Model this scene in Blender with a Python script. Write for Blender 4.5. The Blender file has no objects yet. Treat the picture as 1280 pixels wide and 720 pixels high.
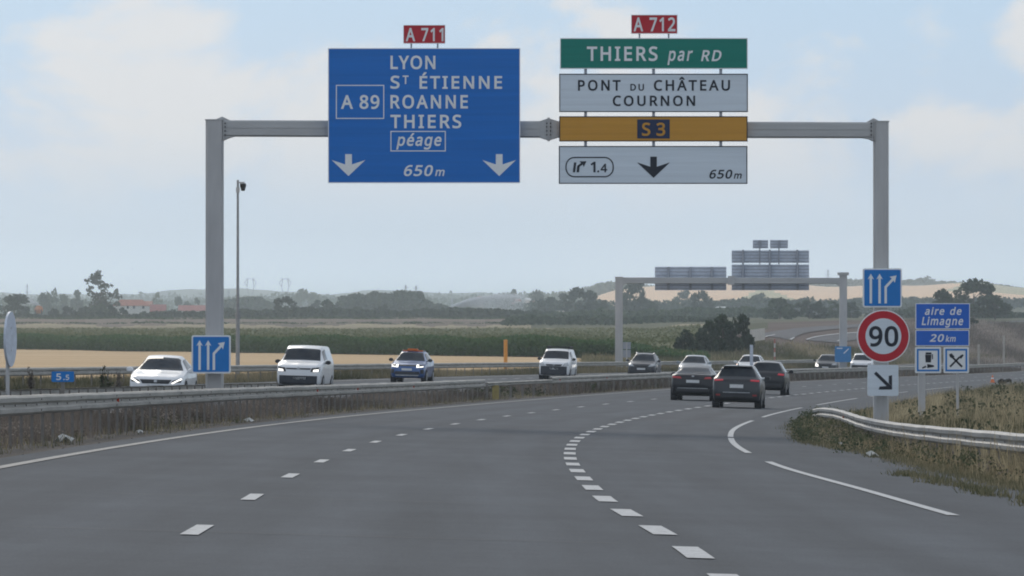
import bpy, bmesh, math, random
import numpy as np
from mathutils import Vector, Matrix
from mathutils.bvhtree import BVHTree

random.seed(7)
RNG = np.random.default_rng(11)
SC = bpy.context.scene
COL = SC.collection
F, CX, YH, CH = 7700.0, 640.0, 440.0, 1.4     # focal length and image centre of the photograph (pixels), eye level row, camera height


def W(x, y, D):
    """Point at distance D seen at pixel x, y of the photograph."""
    return Vector(((x - CX) * D / F, D, CH - (y - YH) * D / F))


# ------------------------------------------------------------------ materials
def new_mat(name):
    m = bpy.data.materials.new(name)
    m.use_nodes = True
    nt = m.node_tree
    b = nt.nodes['Principled BSDF']
    return m, nt, b


def N(nt, kind, **kw):
    n = nt.nodes.new(kind)
    for k, v in kw.items():
        if k in n.inputs.keys():
            n.inputs[k].default_value = v
        else:
            setattr(n, k, v)
    return n


def mat(name, col, rough=0.6, metal=0.0, var=0.12, scale=3.0, bump=0.0, coat=0.0, emit=None, spec=0.5, detail=4.0,
        stretch=(1, 1, 1), col2=None, coords='Object'):
    """A surface with its colour broken up by noise."""
    m, nt, b = new_mat(name)
    tc = N(nt, 'ShaderNodeTexCoord')
    mp = N(nt, 'ShaderNodeMapping')
    mp.inputs['Scale'].default_value = stretch
    nt.links.new(tc.outputs[coords], mp.inputs['Vector'])
    nz = N(nt, 'ShaderNodeTexNoise', Scale=scale, Detail=detail, Roughness=0.62)
    nt.links.new(mp.outputs[0], nz.inputs['Vector'])
    rp = N(nt, 'ShaderNodeValToRGB')
    c2 = col2 if col2 else tuple(min(1, c * (1 + var)) for c in col)
    c1 = tuple(c * (1 - var) for c in col) if col2 is None else col
    rp.color_ramp.elements[0].position = 0.3
    rp.color_ramp.elements[1].position = 0.7
    rp.color_ramp.elements[0].color = (*c1, 1)
    rp.color_ramp.elements[1].color = (*c2, 1)
    nt.links.new(nz.outputs['Fac'], rp.inputs['Fac'])
    nt.links.new(rp.outputs['Color'], b.inputs['Base Color'])
    b.inputs['Roughness'].default_value = rough
    b.inputs['Metallic'].default_value = metal
    b.inputs['Specular IOR Level'].default_value = spec
    b.inputs['Coat Weight'].default_value = coat
    if emit:
        b.inputs['Emission Color'].default_value = (*emit[0], 1)
        b.inputs['Emission Strength'].default_value = emit[1]
    if bump:
        bp = N(nt, 'ShaderNodeBump', Strength=bump, Distance=0.02)
        nt.links.new(nz.outputs['Fac'], bp.inputs['Height'])
        nt.links.new(bp.outputs[0], b.inputs['Normal'])
    return m


def leaf_mat(name, dark, light, rough=0.75, transl=0.25):
    """Foliage: colour from the per-leaf tint attribute and a little per-object variation."""
    m, nt, b = new_mat(name)
    at = N(nt, 'ShaderNodeAttribute', attribute_name='tint')
    oi = N(nt, 'ShaderNodeObjectInfo')
    rp = N(nt, 'ShaderNodeValToRGB')
    rp.color_ramp.elements[0].color = (*dark, 1)
    rp.color_ramp.elements[1].color = (*light, 1)
    nt.links.new(at.outputs['Fac'], rp.inputs['Fac'])
    mr = N(nt, 'ShaderNodeMapRange')
    mr.inputs['To Min'].default_value = 0.8
    mr.inputs['To Max'].default_value = 1.2
    nt.links.new(oi.outputs['Random'], mr.inputs['Value'])
    hs = N(nt, 'ShaderNodeHueSaturation')
    nt.links.new(mr.outputs[0], hs.inputs['Value'])
    nt.links.new(rp.outputs['Color'], hs.inputs['Color'])
    nt.links.new(hs.outputs['Color'], b.inputs['Base Color'])
    b.inputs['Roughness'].default_value = rough
    b.inputs['Specular IOR Level'].default_value = 0.2
    if transl:
        tr = N(nt, 'ShaderNodeBsdfTranslucent')
        nt.links.new(hs.outputs['Color'], tr.inputs['Color'])
        mx = N(nt, 'ShaderNodeMixShader', Fac=transl)
        nt.links.new(b.outputs[0], mx.inputs[1])
        nt.links.new(tr.outputs[0], mx.inputs[2])
        nt.links.new(mx.outputs[0], nt.nodes['Material Output'].inputs['Surface'])
    return m


def road_mat(name, base, rough=0.85, tracks=(), seed=0.0, grain=0.35):
    """Asphalt: aggregate grain, long stains and worn wheel tracks. UV = (offset, distance) in metres."""
    m, nt, b = new_mat(name)
    uv = N(nt, 'ShaderNodeUVMap')
    mp = N(nt, 'ShaderNodeMapping')
    mp.inputs['Location'].default_value = (seed, seed * 3, 0)
    nt.links.new(uv.outputs[0], mp.inputs['Vector'])
    fine = N(nt, 'ShaderNodeTexNoise', Scale=38.0, Detail=2.0, Roughness=0.7)
    nt.links.new(mp.outputs[0], fine.inputs['Vector'])
    st = N(nt, 'ShaderNodeMapping')
    st.inputs['Scale'].default_value = (1.1, 0.05, 1)
    nt.links.new(mp.outputs[0], st.inputs['Vector'])
    lng = N(nt, 'ShaderNodeTexNoise', Scale=1.3, Detail=5.0, Roughness=0.6)
    nt.links.new(st.outputs[0], lng.inputs['Vector'])
    mid = N(nt, 'ShaderNodeTexNoise', Scale=4.5, Detail=5.0, Roughness=0.7)
    nt.links.new(mp.outputs[0], mid.inputs['Vector'])
    big = N(nt, 'ShaderNodeTexNoise', Scale=0.22, Detail=6.0, Roughness=0.65)
    nt.links.new(mp.outputs[0], big.inputs['Vector'])

    def scaled(node, lo, hi):
        r = N(nt, 'ShaderNodeMapRange')
        r.inputs['From Min'].default_value = 0.25
        r.inputs['From Max'].default_value = 0.75
        r.inputs['To Min'].default_value = lo
        r.inputs['To Max'].default_value = hi
        nt.links.new(node.outputs['Fac'], r.inputs['Value'])
        return r.outputs[0]

    def mul(a, c):
        q = N(nt, 'ShaderNodeMath', operation='MULTIPLY')
        nt.links.new(a, q.inputs[0])
        nt.links.new(c, q.inputs[1])
        return q.outputs[0]
    v = mul(mul(mul(scaled(fine, 1 - grain, 1 + grain), scaled(lng, 0.82, 1.18)), scaled(big, 0.84, 1.16)), scaled(mid, 0.88, 1.12))
    if tracks:
        sx = N(nt, 'ShaderNodeSeparateXYZ')
        nt.links.new(uv.outputs[0], sx.inputs[0])
        for c0 in tracks:
            d = N(nt, 'ShaderNodeMath', operation='SUBTRACT')
            d.inputs[1].default_value = c0
            nt.links.new(sx.outputs['X'], d.inputs[0])
            a = N(nt, 'ShaderNodeMath', operation='ABSOLUTE')
            nt.links.new(d.outputs[0], a.inputs[0])
            r = N(nt, 'ShaderNodeMapRange', interpolation_type='SMOOTHSTEP')
            r.inputs['From Min'].default_value = 0.1
            r.inputs['From Max'].default_value = 0.7
            r.inputs['To Min'].default_value = 1.12
            r.inputs['To Max'].default_value = 1.0
            nt.links.new(a.outputs[0], r.inputs['Value'])
            v = mul(v, r.outputs[0])
    cb = N(nt, 'ShaderNodeMix', data_type='RGBA', blend_type='MULTIPLY')
    cb.inputs['Factor'].default_value = 1.0
    cb.inputs['A'].default_value = (*base, 1)
    nt.links.new(v, cb.inputs['B'])
    nt.links.new(cb.outputs['Result'], b.inputs['Base Color'])
    b.inputs['Roughness'].default_value = rough
    b.inputs['Specular IOR Level'].default_value = 0.25
    bp = N(nt, 'ShaderNodeBump', Strength=0.4, Distance=0.01)
    nt.links.new(fine.outputs['Fac'], bp.inputs['Height'])
    nt.links.new(bp.outputs[0], b.inputs['Normal'])
    return m


def paint_mat(name, col, worn, amount):
    """Road paint, worn through to the asphalt in patches."""
    m, nt, b = new_mat(name)
    uv = N(nt, 'ShaderNodeUVMap')
    nz = N(nt, 'ShaderNodeTexNoise', Scale=9.0, Detail=6.0, Roughness=0.75)
    nt.links.new(uv.outputs[0], nz.inputs['Vector'])
    rp = N(nt, 'ShaderNodeValToRGB')
    rp.color_ramp.elements[0].position = amount
    rp.color_ramp.elements[1].position = amount + 0.16
    rp.color_ramp.elements[0].color = (*worn, 1)
    rp.color_ramp.elements[1].color = (*col, 1)
    nt.links.new(nz.outputs['Fac'], rp.inputs['Fac'])
    nt.links.new(rp.outputs['Color'], b.inputs['Base Color'])
    b.inputs['Roughness'].default_value = 0.7
    return m


def field_mat(name, cols, scale=0.05, stretch=(1, 1, 1), fine=1.5, rough=0.95):
    """Open ground: three colours over world-space noise, long stripes when stretched."""
    m, nt, b = new_mat(name)
    tc = N(nt, 'ShaderNodeTexCoord')
    mp = N(nt, 'ShaderNodeMapping')
    mp.inputs['Scale'].default_value = stretch
    nt.links.new(tc.outputs['Object'], mp.inputs['Vector'])
    n1 = N(nt, 'ShaderNodeTexNoise', Scale=scale, Detail=7.0, Roughness=0.65)
    nt.links.new(mp.outputs[0], n1.inputs['Vector'])
    n2 = N(nt, 'ShaderNodeTexNoise', Scale=fine, Detail=3.0, Roughness=0.7)
    nt.links.new(tc.outputs['Object'], n2.inputs['Vector'])
    ad = N(nt, 'ShaderNodeMix', data_type='FLOAT')
    ad.inputs['Factor'].default_value = 0.3
    nt.links.new(n1.outputs['Fac'], ad.inputs['A'])
    nt.links.new(n2.outputs['Fac'], ad.inputs['B'])
    rp = N(nt, 'ShaderNodeValToRGB')
    rp.color_ramp.elements[0].position = 0.34
    rp.color_ramp.elements[1].position = 0.66
    rp.color_ramp.elements[0].color = (*cols[0], 1)
    rp.color_ramp.elements[1].color = (*cols[2], 1)
    e = rp.color_ramp.elements.new(0.5)
    e.color = (*cols[1], 1)
    nt.links.new(ad.outputs['Result'], rp.inputs['Fac'])
    nt.links.new(rp.outputs['Color'], b.inputs['Base Color'])
    b.inputs['Roughness'].default_value = rough
    b.inputs['Specular IOR Level'].default_value = 0.1
    return m


M = {}
M['faded_white'] = mat('faded_white', (0.5, 0.49, 0.48), 0.7)
M['faded_red'] = mat('faded_red', (0.36, 0.14, 0.12), 0.7)
M['steel'] = mat('galvanised_steel', (0.47, 0.47, 0.475), 0.55, 0.25, 0.10, 1.2, stretch=(2, 2, 0.5), detail=7)
M['beam'] = mat('galvanised_beam', (0.45, 0.455, 0.46), 0.55, 0.25, 0.12, 1.2, stretch=(0.5, 2, 3), detail=7)
M['rail'] = mat('guardrail_zinc', (0.285, 0.288, 0.29), 0.55, 0.2, 0.25, 1.1, bump=0.05, stretch=(1, 0.5, 4), detail=8)
M['rail_old'] = mat('weathered_guardrail', (0.345, 0.33, 0.30), 0.6, 0.15, 0.25, 1.1, bump=0.05, stretch=(1, 0.5, 4), detail=8)
M['post'] = mat('guardrail_post_zinc', (0.225, 0.21, 0.195), 0.65, 0.2, 0.3, 3.0, detail=8)
M['dark'] = mat('dark_gap', (0.02, 0.02, 0.022), 0.7)
M['sign_blue'] = mat('sign_blue', (0.012, 0.165, 0.56), 0.5, 0, 0.10, 1.1, stretch=(0.15, 1, 7), spec=0.25)
M['sign_blue_small'] = mat('sign_blue_small', (0.018, 0.20, 0.58), 0.5, 0, 0.05, 5, spec=0.25)
M['sign_cyan'] = mat('faded_sign_blue', (0.06, 0.24, 0.52), 0.5, 0, 0.1, 5, spec=0.25)
M['mast'] = mat('weathered_mast', (0.30, 0.31, 0.325), 0.6, 0.1, 0.2, 2)
M['reel'] = mat('reel_orange', (0.55, 0.20, 0.08), 0.6, 0, 0.2, 1.5)
M['sign_violet'] = mat('sign_royal_blue', (0.028, 0.145, 0.60), 0.5, 0, 0.05, 5, spec=0.25)
M['sign_green'] = mat('sign_green', (0.008, 0.21, 0.165), 0.5, 0, 0.10, 1.1, stretch=(0.15, 1, 7), spec=0.25)
M['sign_white'] = mat('sign_white', (0.66, 0.73, 0.80), 0.5, 0, 0.10, 1.1, stretch=(0.15, 1, 7), spec=0.25)
M['sign_yellow'] = mat('sign_ochre', (0.57, 0.285, 0.045), 0.5, 0, 0.10, 1.1, stretch=(0.15, 1, 7), spec=0.25)
M['sign_red'] = mat('sign_red', (0.50, 0.025, 0.04), 0.5, 0, 0.06, 5, spec=0.25)
M['letter_white'] = mat('letter_white', (0.80, 0.82, 0.84), 0.5, 0, 0.03, 6, spec=0.25)
M['letter_dark'] = mat('letter_dark', (0.022, 0.027, 0.04), 0.5, 0, 0.1, 6, spec=0.25)
M['navy'] = mat('sign_navy', (0.02, 0.035, 0.09), 0.5, 0, 0.1, 6, spec=0.25)
M['sign_back'] = mat('sign_back_alu', (0.56, 0.61, 0.70), 0.5, 0.2, 0.12, 3, stretch=(1, 1, 3))
M['sign_back_rib'] = mat('sign_back_rib', (0.33, 0.355, 0.41), 0.5, 0.2, 0.12, 3)
M['orange'] = mat('orange_plastic', (0.72, 0.16, 0.03), 0.55, 0, 0.1, 5)
M['amber_post'] = mat('amber_marker', (0.62, 0.27, 0.04), 0.6, 0, 0.12, 5)
M['yellow_post'] = mat('yellow_marker', (0.34, 0.27, 0.09), 0.6, 0, 0.2, 5)
M['reflector'] = mat('red_reflector', (0.60, 0.07, 0.03), 0.35, 0, 0.1, 8)
M['litter'] = mat('white_litter', (0.6, 0.6, 0.58), 0.8, 0, 0.2, 9)
M['bark'] = mat('bark', (0.09, 0.075, 0.06), 0.9, 0, 0.3, 2)
M['pale_wall'] = mat('pale_wall', (0.62, 0.58, 0.52), 0.9, 0, 0.1, 0.7)
M['concrete'] = mat('concrete_pale', (0.42, 0.39, 0.35), 0.9, 0, 0.2, 0.7)
# cars
M['white_paint'] = mat('white_car_paint', (0.74, 0.75, 0.77), 0.35, 0, 0.03, 2, coat=0.6)
M['blue_paint'] = mat('blue_car_paint', (0.025, 0.09, 0.27), 0.32, 0.3, 0.06, 2, coat=0.8)
M['black_paint'] = mat('black_car_paint', (0.012, 0.013, 0.019), 0.28, 0, 0.1, 2, spec=0.25, coat=0.35)
M['grey_paint'] = mat('dark_grey_car_paint', (0.036, 0.041, 0.049), 0.3, 0, 0.08, 2, spec=0.25, coat=0.4)
M['silver_paint'] = mat('silver_car_paint', (0.26, 0.29, 0.33), 0.34, 0.35, 0.06, 2, coat=0.7)
M['plum_paint'] = mat('dark_plum_car_paint', (0.030, 0.030, 0.040), 0.3, 0, 0.08, 2, spec=0.25, coat=0.4)
M['trim'] = mat('black_plastic_trim', (0.022, 0.024, 0.030), 0.6, 0, 0.15, 4)
M['bumper_grey'] = mat('dark_blue_grey_plastic', (0.025, 0.03, 0.042), 0.6, 0, 0.15, 4)
M['glass'] = mat('car_glass', (0.006, 0.011, 0.020), 0.08, 0, 0.1, 1.5, spec=0.2, detail=2.5, col2=(0.040, 0.047, 0.056))  # lighter noise blotches in the colour imitate mottled reflections and a glimpsed interior
M['tyre'] = mat('tyre_rubber', (0.018, 0.018, 0.019), 0.85, 0, 0.2, 6)
M['rim'] = mat('alloy_rim', (0.30, 0.31, 0.33), 0.35, 0.6, 0.1, 4)
M['plate'] = mat('number_plate', (0.66, 0.67, 0.68), 0.5, 0, 0.1, 18)
M['lamp_off'] = mat('headlamp_lens', (0.42, 0.44, 0.46), 0.15, 0.2, 0.2, 9, coat=0.7)
M['lamp_on'] = mat('lit_headlamp', (0.9, 0.9, 0.85), 0.3, 0, 0.02, 9, emit=((1.0, 0.95, 0.85), 1.6))
M['lamp_orange'] = mat('lit_indicator', (0.9, 0.35, 0.05), 0.3, 0, 0.02, 9, emit=((1.0, 0.42, 0.12), 1.0))
M['tail'] = mat('tail_lamp', (0.30, 0.02, 0.02), 0.3, 0, 0.05, 9, coat=0.6)
M['tail_on'] = mat('lit_tail_lamp', (0.4, 0.015, 0.03), 0.3, 0, 0.05, 9, emit=((1.0, 0.05, 0.10), 0.14))
# buildings
M['render_wall'] = mat('pale_render', (0.60, 0.58, 0.55), 0.9, 0, 0.06, 0.4)
M['roof_tile'] = mat('red_roof_tile', (0.36, 0.125, 0.08), 0.85, 0, 0.2, 0.8)
M['shed_red'] = mat('red_sheet_roof', (0.29, 0.075, 0.07), 0.7, 0, 0.15, 0.5)
M['shed_white'] = mat('white_sheet_roof', (0.66, 0.68, 0.70), 0.6, 0, 0.1, 0.5)
M['window_dark'] = mat('dark_window', (0.03, 0.035, 0.045), 0.2)
# foliage
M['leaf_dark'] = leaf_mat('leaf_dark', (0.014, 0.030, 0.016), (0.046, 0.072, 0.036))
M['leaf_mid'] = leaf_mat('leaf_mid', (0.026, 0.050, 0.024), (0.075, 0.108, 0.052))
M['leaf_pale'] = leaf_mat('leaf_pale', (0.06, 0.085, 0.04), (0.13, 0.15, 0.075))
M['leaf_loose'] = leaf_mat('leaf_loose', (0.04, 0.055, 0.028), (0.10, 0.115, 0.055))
M['grass_dry'] = leaf_mat('grass_dry', (0.20, 0.165, 0.10), (0.52, 0.44, 0.29), 0.9, 0.3)
M['grass_mix'] = leaf_mat('grass_mix', (0.075, 0.085, 0.045), (0.38, 0.32, 0.21), 0.9, 0.3)
M['weed_green'] = leaf_mat('weed_green', (0.036, 0.055, 0.032), (0.125, 0.14, 0.08), 0.85, 0.3)
M['weed_brown'] = leaf_mat('weed_brown', (0.105, 0.094, 0.084), (0.35, 0.30, 0.26), 0.9, 0.3)
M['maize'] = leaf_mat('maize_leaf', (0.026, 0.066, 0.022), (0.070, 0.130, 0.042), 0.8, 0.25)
M['tassel'] = leaf_mat('maize_tassel', (0.115, 0.135, 0.05), (0.21, 0.20, 0.095), 0.9, 0.2)
M['spray'] = mat('water_spray', (0.85, 0.87, 0.9), 0.9, 0, 0.02, 2)


# ------------------------------------------------------------------ mesh helpers
class MB:
    """Collects shapes, then links them as one mesh object."""
    def __init__(self):
        self.v, self.f = [], []

    def add(self, vs, fs):
        o = len(self.v)
        self.v += [tuple(p) for p in vs]
        self.f += [tuple(i + o for i in f) for f in fs]
        return self

    def box(self, x0, x1, y0, y1, z0, z1):
        vs = [(x0, y0, z0), (x1, y0, z0), (x1, y1, z0), (x0, y1, z0), (x0, y0, z1), (x1, y0, z1), (x1, y1, z1), (x0, y1, z1)]
        return self.add(vs, [(3, 2, 1, 0), (4, 5, 6, 7), (0, 1, 5, 4), (1, 2, 6, 5), (2, 3, 7, 6), (3, 0, 4, 7)])

    def prism(self, poly, y0, y1):
        """Polygon in x, z (counter-clockwise seen from the camera), from y0 (near) to y1 (far)."""
        n = len(poly)
        a = sum(poly[i][0] * poly[(i + 1) % n][1] - poly[(i + 1) % n][0] * poly[i][1] for i in range(n))
        if a < 0:
            poly = poly[::-1]
        vs = [(x, y0, z) for x, z in poly] + [(x, y1, z) for x, z in poly]
        fs = [tuple(range(n)), tuple(range(2 * n - 1, n - 1, -1))]
        fs += [(i + n, (i + 1) % n + n, (i + 1) % n, i) for i in range(n)]
        return self.add(vs, fs)

    def tube(self, pts, r, n=8, r1=None):
        pts = [Vector(p) for p in pts]
        rings = []
        for i, p in enumerate(pts):
            d = (pts[min(i + 1, len(pts) - 1)] - pts[max(i - 1, 0)]).normalized()
            u = d.orthogonal().normalized()
            if abs(d.z) > 0.9:
                u = Vector((1, 0, 0)) - d * d.x
                u.normalize()
            w = d.cross(u)
            rr = r if r1 is None else r + (r1 - r) * i / (len(pts) - 1)
            rings.append([p + (u * math.cos(2 * math.pi * k / n) + w * math.sin(2 * math.pi * k / n)) * rr for k in range(n)])
        vs = [q for ring in rings for q in ring]
        fs = []
        for i in range(len(pts) - 1):
            for k in range(n):
                a, b_ = i * n + k, i * n + (k + 1) % n
                fs.append((a, b_, b_ + n, a + n))
        fs.append(tuple(range(n - 1, -1, -1)))
        fs.append(tuple(range((len(pts) - 1) * n, len(pts) * n)))
        return self.add(vs, fs)

    def bar(self, a, b, t):
        return self.tube([a, b], t * 0.7, 4)

    def build(self, name, m, parent=None, smooth=False, origin=None):
        me = bpy.data.meshes.new(name)
        vs = self.v
        if parent is not None and origin is None:
            origin = parent.get('_o')
        if origin is not None:
            vs = [(x - origin[0], y - origin[1], z - origin[2]) for x, y, z in vs]
        me.from_pydata(vs, [], self.f)
        me.update()
        if smooth:
            me.polygons.foreach_set('use_smooth', [True] * len(me.polygons))
        me.materials.append(M[m] if isinstance(m, str) else m)
        o = bpy.data.objects.new(name, me)
        COL.objects.link(o)
        if parent is not None:
            o.parent = parent
            if origin is not None and parent.type != 'EMPTY':
                o['_o'] = parent['_o'] if '_o' in parent else (0, 0, 0)
        elif origin is not None:
            o.location = origin
        return o


def tag(o, label=None, cat=None, group=None, kind=None):
    if label:
        o['label'] = label
    if cat:
        o['category'] = cat
    if group:
        o['group'] = group
    if kind:
        o['kind'] = kind
    return o


def thing(name, label, cat, loc=(0, 0, 0), rz=0.0, group=None, world=True):
    """Empty at the base of a thing. With world=True its parts are given in world coordinates."""
    o = bpy.data.objects.new(name, None)
    COL.objects.link(o)
    o.empty_display_size = 0.2
    o.location = loc
    o.rotation_euler = (0, 0, rz)
    if world:
        o['_o'] = tuple(loc)
    return tag(o, label, cat, group)


def copy_tree(o, parent=None):
    c = o.copy()
    COL.objects.link(c)
    if parent is not None:
        c.parent = parent
    for ch in list(o.children):
        copy_tree(ch, c)
    return c


def np_mesh(name, verts, faces, m, tint=None, kind=None, smooth=False, n=None):
    """Fast mesh from numpy arrays; every face has the same number of corners."""
    k = faces.shape[1]
    me = bpy.data.meshes.new(name)
    me.vertices.add(len(verts))
    me.vertices.foreach_set('co', np.ascontiguousarray(verts, dtype=np.float32).ravel())
    me.loops.add(faces.size)
    me.loops.foreach_set('vertex_index', np.ascontiguousarray(faces, dtype=np.int32).ravel())
    me.polygons.add(len(faces))
    me.polygons.foreach_set('loop_start', np.arange(0, faces.size, k, dtype=np.int32))
    if smooth:
        me.polygons.foreach_set('use_smooth', np.ones(len(faces), dtype=bool))
    me.update(calc_edges=True)
    if tint is not None:
        at = me.attributes.new('tint', 'FLOAT', 'POINT')
        at.data.foreach_set('value', np.ascontiguousarray(tint, dtype=np.float32))
    if m is not None:
        for mm in (m if isinstance(m, (list, tuple)) else [m]):
            me.materials.append(M[mm] if isinstance(mm, str) else mm)
    return me


def link(name, me, parent=None):
    o = bpy.data.objects.new(name, me)
    COL.objects.link(o)
    if parent is not None:
        o.parent = parent
    return o


# ------------------------------------------------------------------ the lie of the land
def hermite(xs, ys):
    xs, ys = np.array(xs, float), np.array(ys, float)
    d = np.gradient(ys, xs)

    def f(x):
        x = np.asarray(x, float)
        xc = np.clip(x, xs[0], xs[-1])
        i = np.clip(np.searchsorted(xs, xc) - 1, 0, len(xs) - 2)
        h = xs[i + 1] - xs[i]
        t = (xc - xs[i]) / h
        r = ((1 + 2 * t) * (1 - t) ** 2 * ys[i] + t * (1 - t) ** 2 * h * d[i] + t * t * (3 - 2 * t) * ys[i + 1] + t * t * (t - 1) * h * d[i + 1])
        r = r + np.where(x > xs[-1], (x - xs[-1]) * d[-1], 0) + np.where(x < xs[0], (x - xs[0]) * d[0], 0)
        return r
    return f


refX = hermite([-80, 0, 48, 74, 100, 126, 152, 178, 204, 230, 256, 300, 350, 410, 460, 500, 570, 650, 800],
               [-1.8, -2.1, -2.45, -2.66, -2.64, -2.26, -1.4, -0.15, 1.45, 3.5, 5.9, 10.3, 15.9, 23.3, 30.2, 36.3, 47.5, 61, 88])
refZ = hermite([-80, 0, 48, 74, 100, 126, 152, 178, 204, 230, 256, 366, 450, 600, 700, 900],
               [0.5, 0.2, 0.01, -0.09, -0.2, -0.3, -0.38, -0.455, -0.52, -0.55, -0.565, -0.62, -0.68, -0.66, -0.4, 0.5])
XF = 0.028                                      # crossfall of the whole platform


def road(D, o, dz=0.0):
    """Point of the motorway platform at distance D and offset o from the line between the left lanes."""
    D = np.asarray(D, float)
    o = np.asarray(o, float)
    e = 0.5
    s = (refX(D + e) - refX(D - e)) / (2 * e)
    n = np.sqrt(1 + s * s)
    return np.stack([refX(D) + o / n, D - o * s / n, refZ(D) - XF * o + dz], -1)


def heading(D):
    return math.atan2(float(refX(D + 1) - refX(D - 1)), 2.0)


def offset_for(x, D):
    """Offset of the platform point seen at pixel column x near distance D."""
    return (x - CX) * D / F - float(refX(D))


def sm(a, b, x):
    t = np.clip((np.asarray(x, float) - a) / (b - a), 0, 1)
    return t * t * (3 - 2 * t)


TL = ([-100, 200, 400, 600, 950, 1000, 1500, 1700, 2000, 2100, 2600, 4000, 6000, 9000, 12000, 30000],
      [-0.3, -0.1, 0.1, 0.5, 1.6, 1.95, 5.2, 9.0, 12.6, 12.8, 12.6, 13, 20, 30, 40, 40])
TR = ([-100, 400, 560, 650, 720, 800, 1000, 1150, 1400, 2000, 3000, 3600, 5500, 6000, 9000, 30000],
      [-0.3, -0.2, 0.0, 0.5, 1.5, 3.1, 5.3, 7.2, 8.2, 12.6, 20, 31, 62, 60, 40, 40])


def terr(X, D):
    X, D = np.asarray(X, float), np.asarray(D, float)
    xp = CX + F * X / np.maximum(D, 60)
    far = sm(2600, 5000, D)
    k_ = sm(690, 1010, xp) * (1 - far) + sm(640, 790, xp) * far
    z = np.interp(D, *TL) * (1 - k_) + np.interp(D, *TR) * k_
    z = z - far * sm(1150, 1500, xp) * 0.18 * np.maximum(z - 14, 0)
    z = z + far * 1.6 * np.sin(xp * 0.021 + 1.0) + far * 0.9 * np.sin(xp * 0.053)
    z = z + 0.10 * sm(700, 1200, D) * np.sin(xp * 0.05 + D * 0.01)
    o = X - refX(D)
    d = np.where(o < -23.5, -23.5 - o, np.where(o > 30, o - 30, 0))
    plat = refZ(D) - XF * np.clip(o, -24, 12) - 0.16 + 0.0 * o
    k = sm(0, 45, d)
    return plat * (1 - k) + z * k


def ground_hit(x, y):
    """Distance at which the ray through pixel x, y meets the terrain."""
    D = np.concatenate([np.linspace(560, 4000, 3000), np.linspace(4005, 8000, 500)])
    X = (x - CX) * D / F
    z = CH - (y - YH) * D / F
    t = terr(X, D)
    i = np.argmax(t >= z)
    return float(D[i])

# ------------------------------------------------------------------ ground, fields
M['g_verge'] = field_mat('verge_ground', ((0.085, 0.075, 0.045), (0.15, 0.125, 0.075), (0.22, 0.185, 0.11)), 0.35, (1, 0.3, 1))
M['g_stubble'] = field_mat('stubble_field', ((0.42, 0.285, 0.155), (0.53, 0.375, 0.215), (0.60, 0.44, 0.27)), 0.07, (0.08, 0.6, 1), 0.25)
M['g_soil'] = field_mat('crop_soil', ((0.06, 0.055, 0.035), (0.08, 0.075, 0.045), (0.10, 0.09, 0.055)), 0.1)
M['g_pale'] = field_mat('dry_meadow', ((0.20, 0.165, 0.10), (0.29, 0.24, 0.15), (0.34, 0.29, 0.19)), 0.012, (0.4, 1, 1), 0.12)
M['g_brown'] = field_mat('brown_scrub', ((0.085, 0.070, 0.055), (0.15, 0.115, 0.09), (0.20, 0.15, 0.115)), 0.014, (0.6, 1, 1), 0.2)
M['g_meadow'] = field_mat('dull_meadow', ((0.05, 0.06, 0.035), (0.085, 0.09, 0.05), (0.16, 0.145, 0.085)), 0.01, (1, 0.4, 1), 0.1)
M['g_hill'] = field_mat('ripe_hill_field', ((0.74, 0.47, 0.28), (0.80, 0.54, 0.34), (0.84, 0.60, 0.40)), 0.004, (0.4, 1, 1), 0.03)
M['g_hillgreen'] = field_mat('pale_green_hill_field', ((0.36, 0.34, 0.20), (0.45, 0.40, 0.24), (0.52, 0.44, 0.28)), 0.004, (0.4, 1, 1), 0.03)
M['g_earth'] = field_mat('brown_embankment', ((0.080, 0.060, 0.055), (0.115, 0.086, 0.077), (0.15, 0.12, 0.10)), 0.03, (0.5, 1, 1), 0.4)
GM = ['g_verge', 'g_stubble', 'g_soil', 'g_pale', 'g_brown', 'g_meadow', 'g_hill', 'g_hillgreen', 'g_earth']

xp_cols = np.concatenate([np.arange(-3200, -200, 75), np.arange(-200, 1480, 8), np.arange(1480, 4500, 75)]).astype(float)
d_rows = np.concatenate([np.arange(-80, 500, 6.0), np.geomspace(500, 2200, 190), np.geomspace(2220, 14000, 100)])
XPg, Dg = np.meshgrid(xp_cols, d_rows)
Xg = (XPg - CX) / F * np.maximum(Dg, 600)
Zg = terr(Xg, Dg)
nr, nc = Dg.shape
gv = np.stack([Xg, Dg, Zg], -1).reshape(-1, 3)
ii, jj = np.meshgrid(np.arange(nr - 1), np.arange(nc - 1), indexing='ij')
a0 = (ii * nc + jj).ravel()
gf = np.stack([a0, a0 + 1, a0 + nc + 1, a0 + nc], -1)
me = np_mesh('ground', gv, gf, GM, smooth=True)
fc = gv[gf].mean(1)
fx, fd = fc[:, 0], fc[:, 1]
fxp = CX + F * fx / np.maximum(fd, 60)
fo = fx - refX(fd)
def maize_front(x):
    return np.interp(x, [-300, 0, 300, 560, 700, 860], [1010, 1000, 850, 735, 690, 670])


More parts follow.
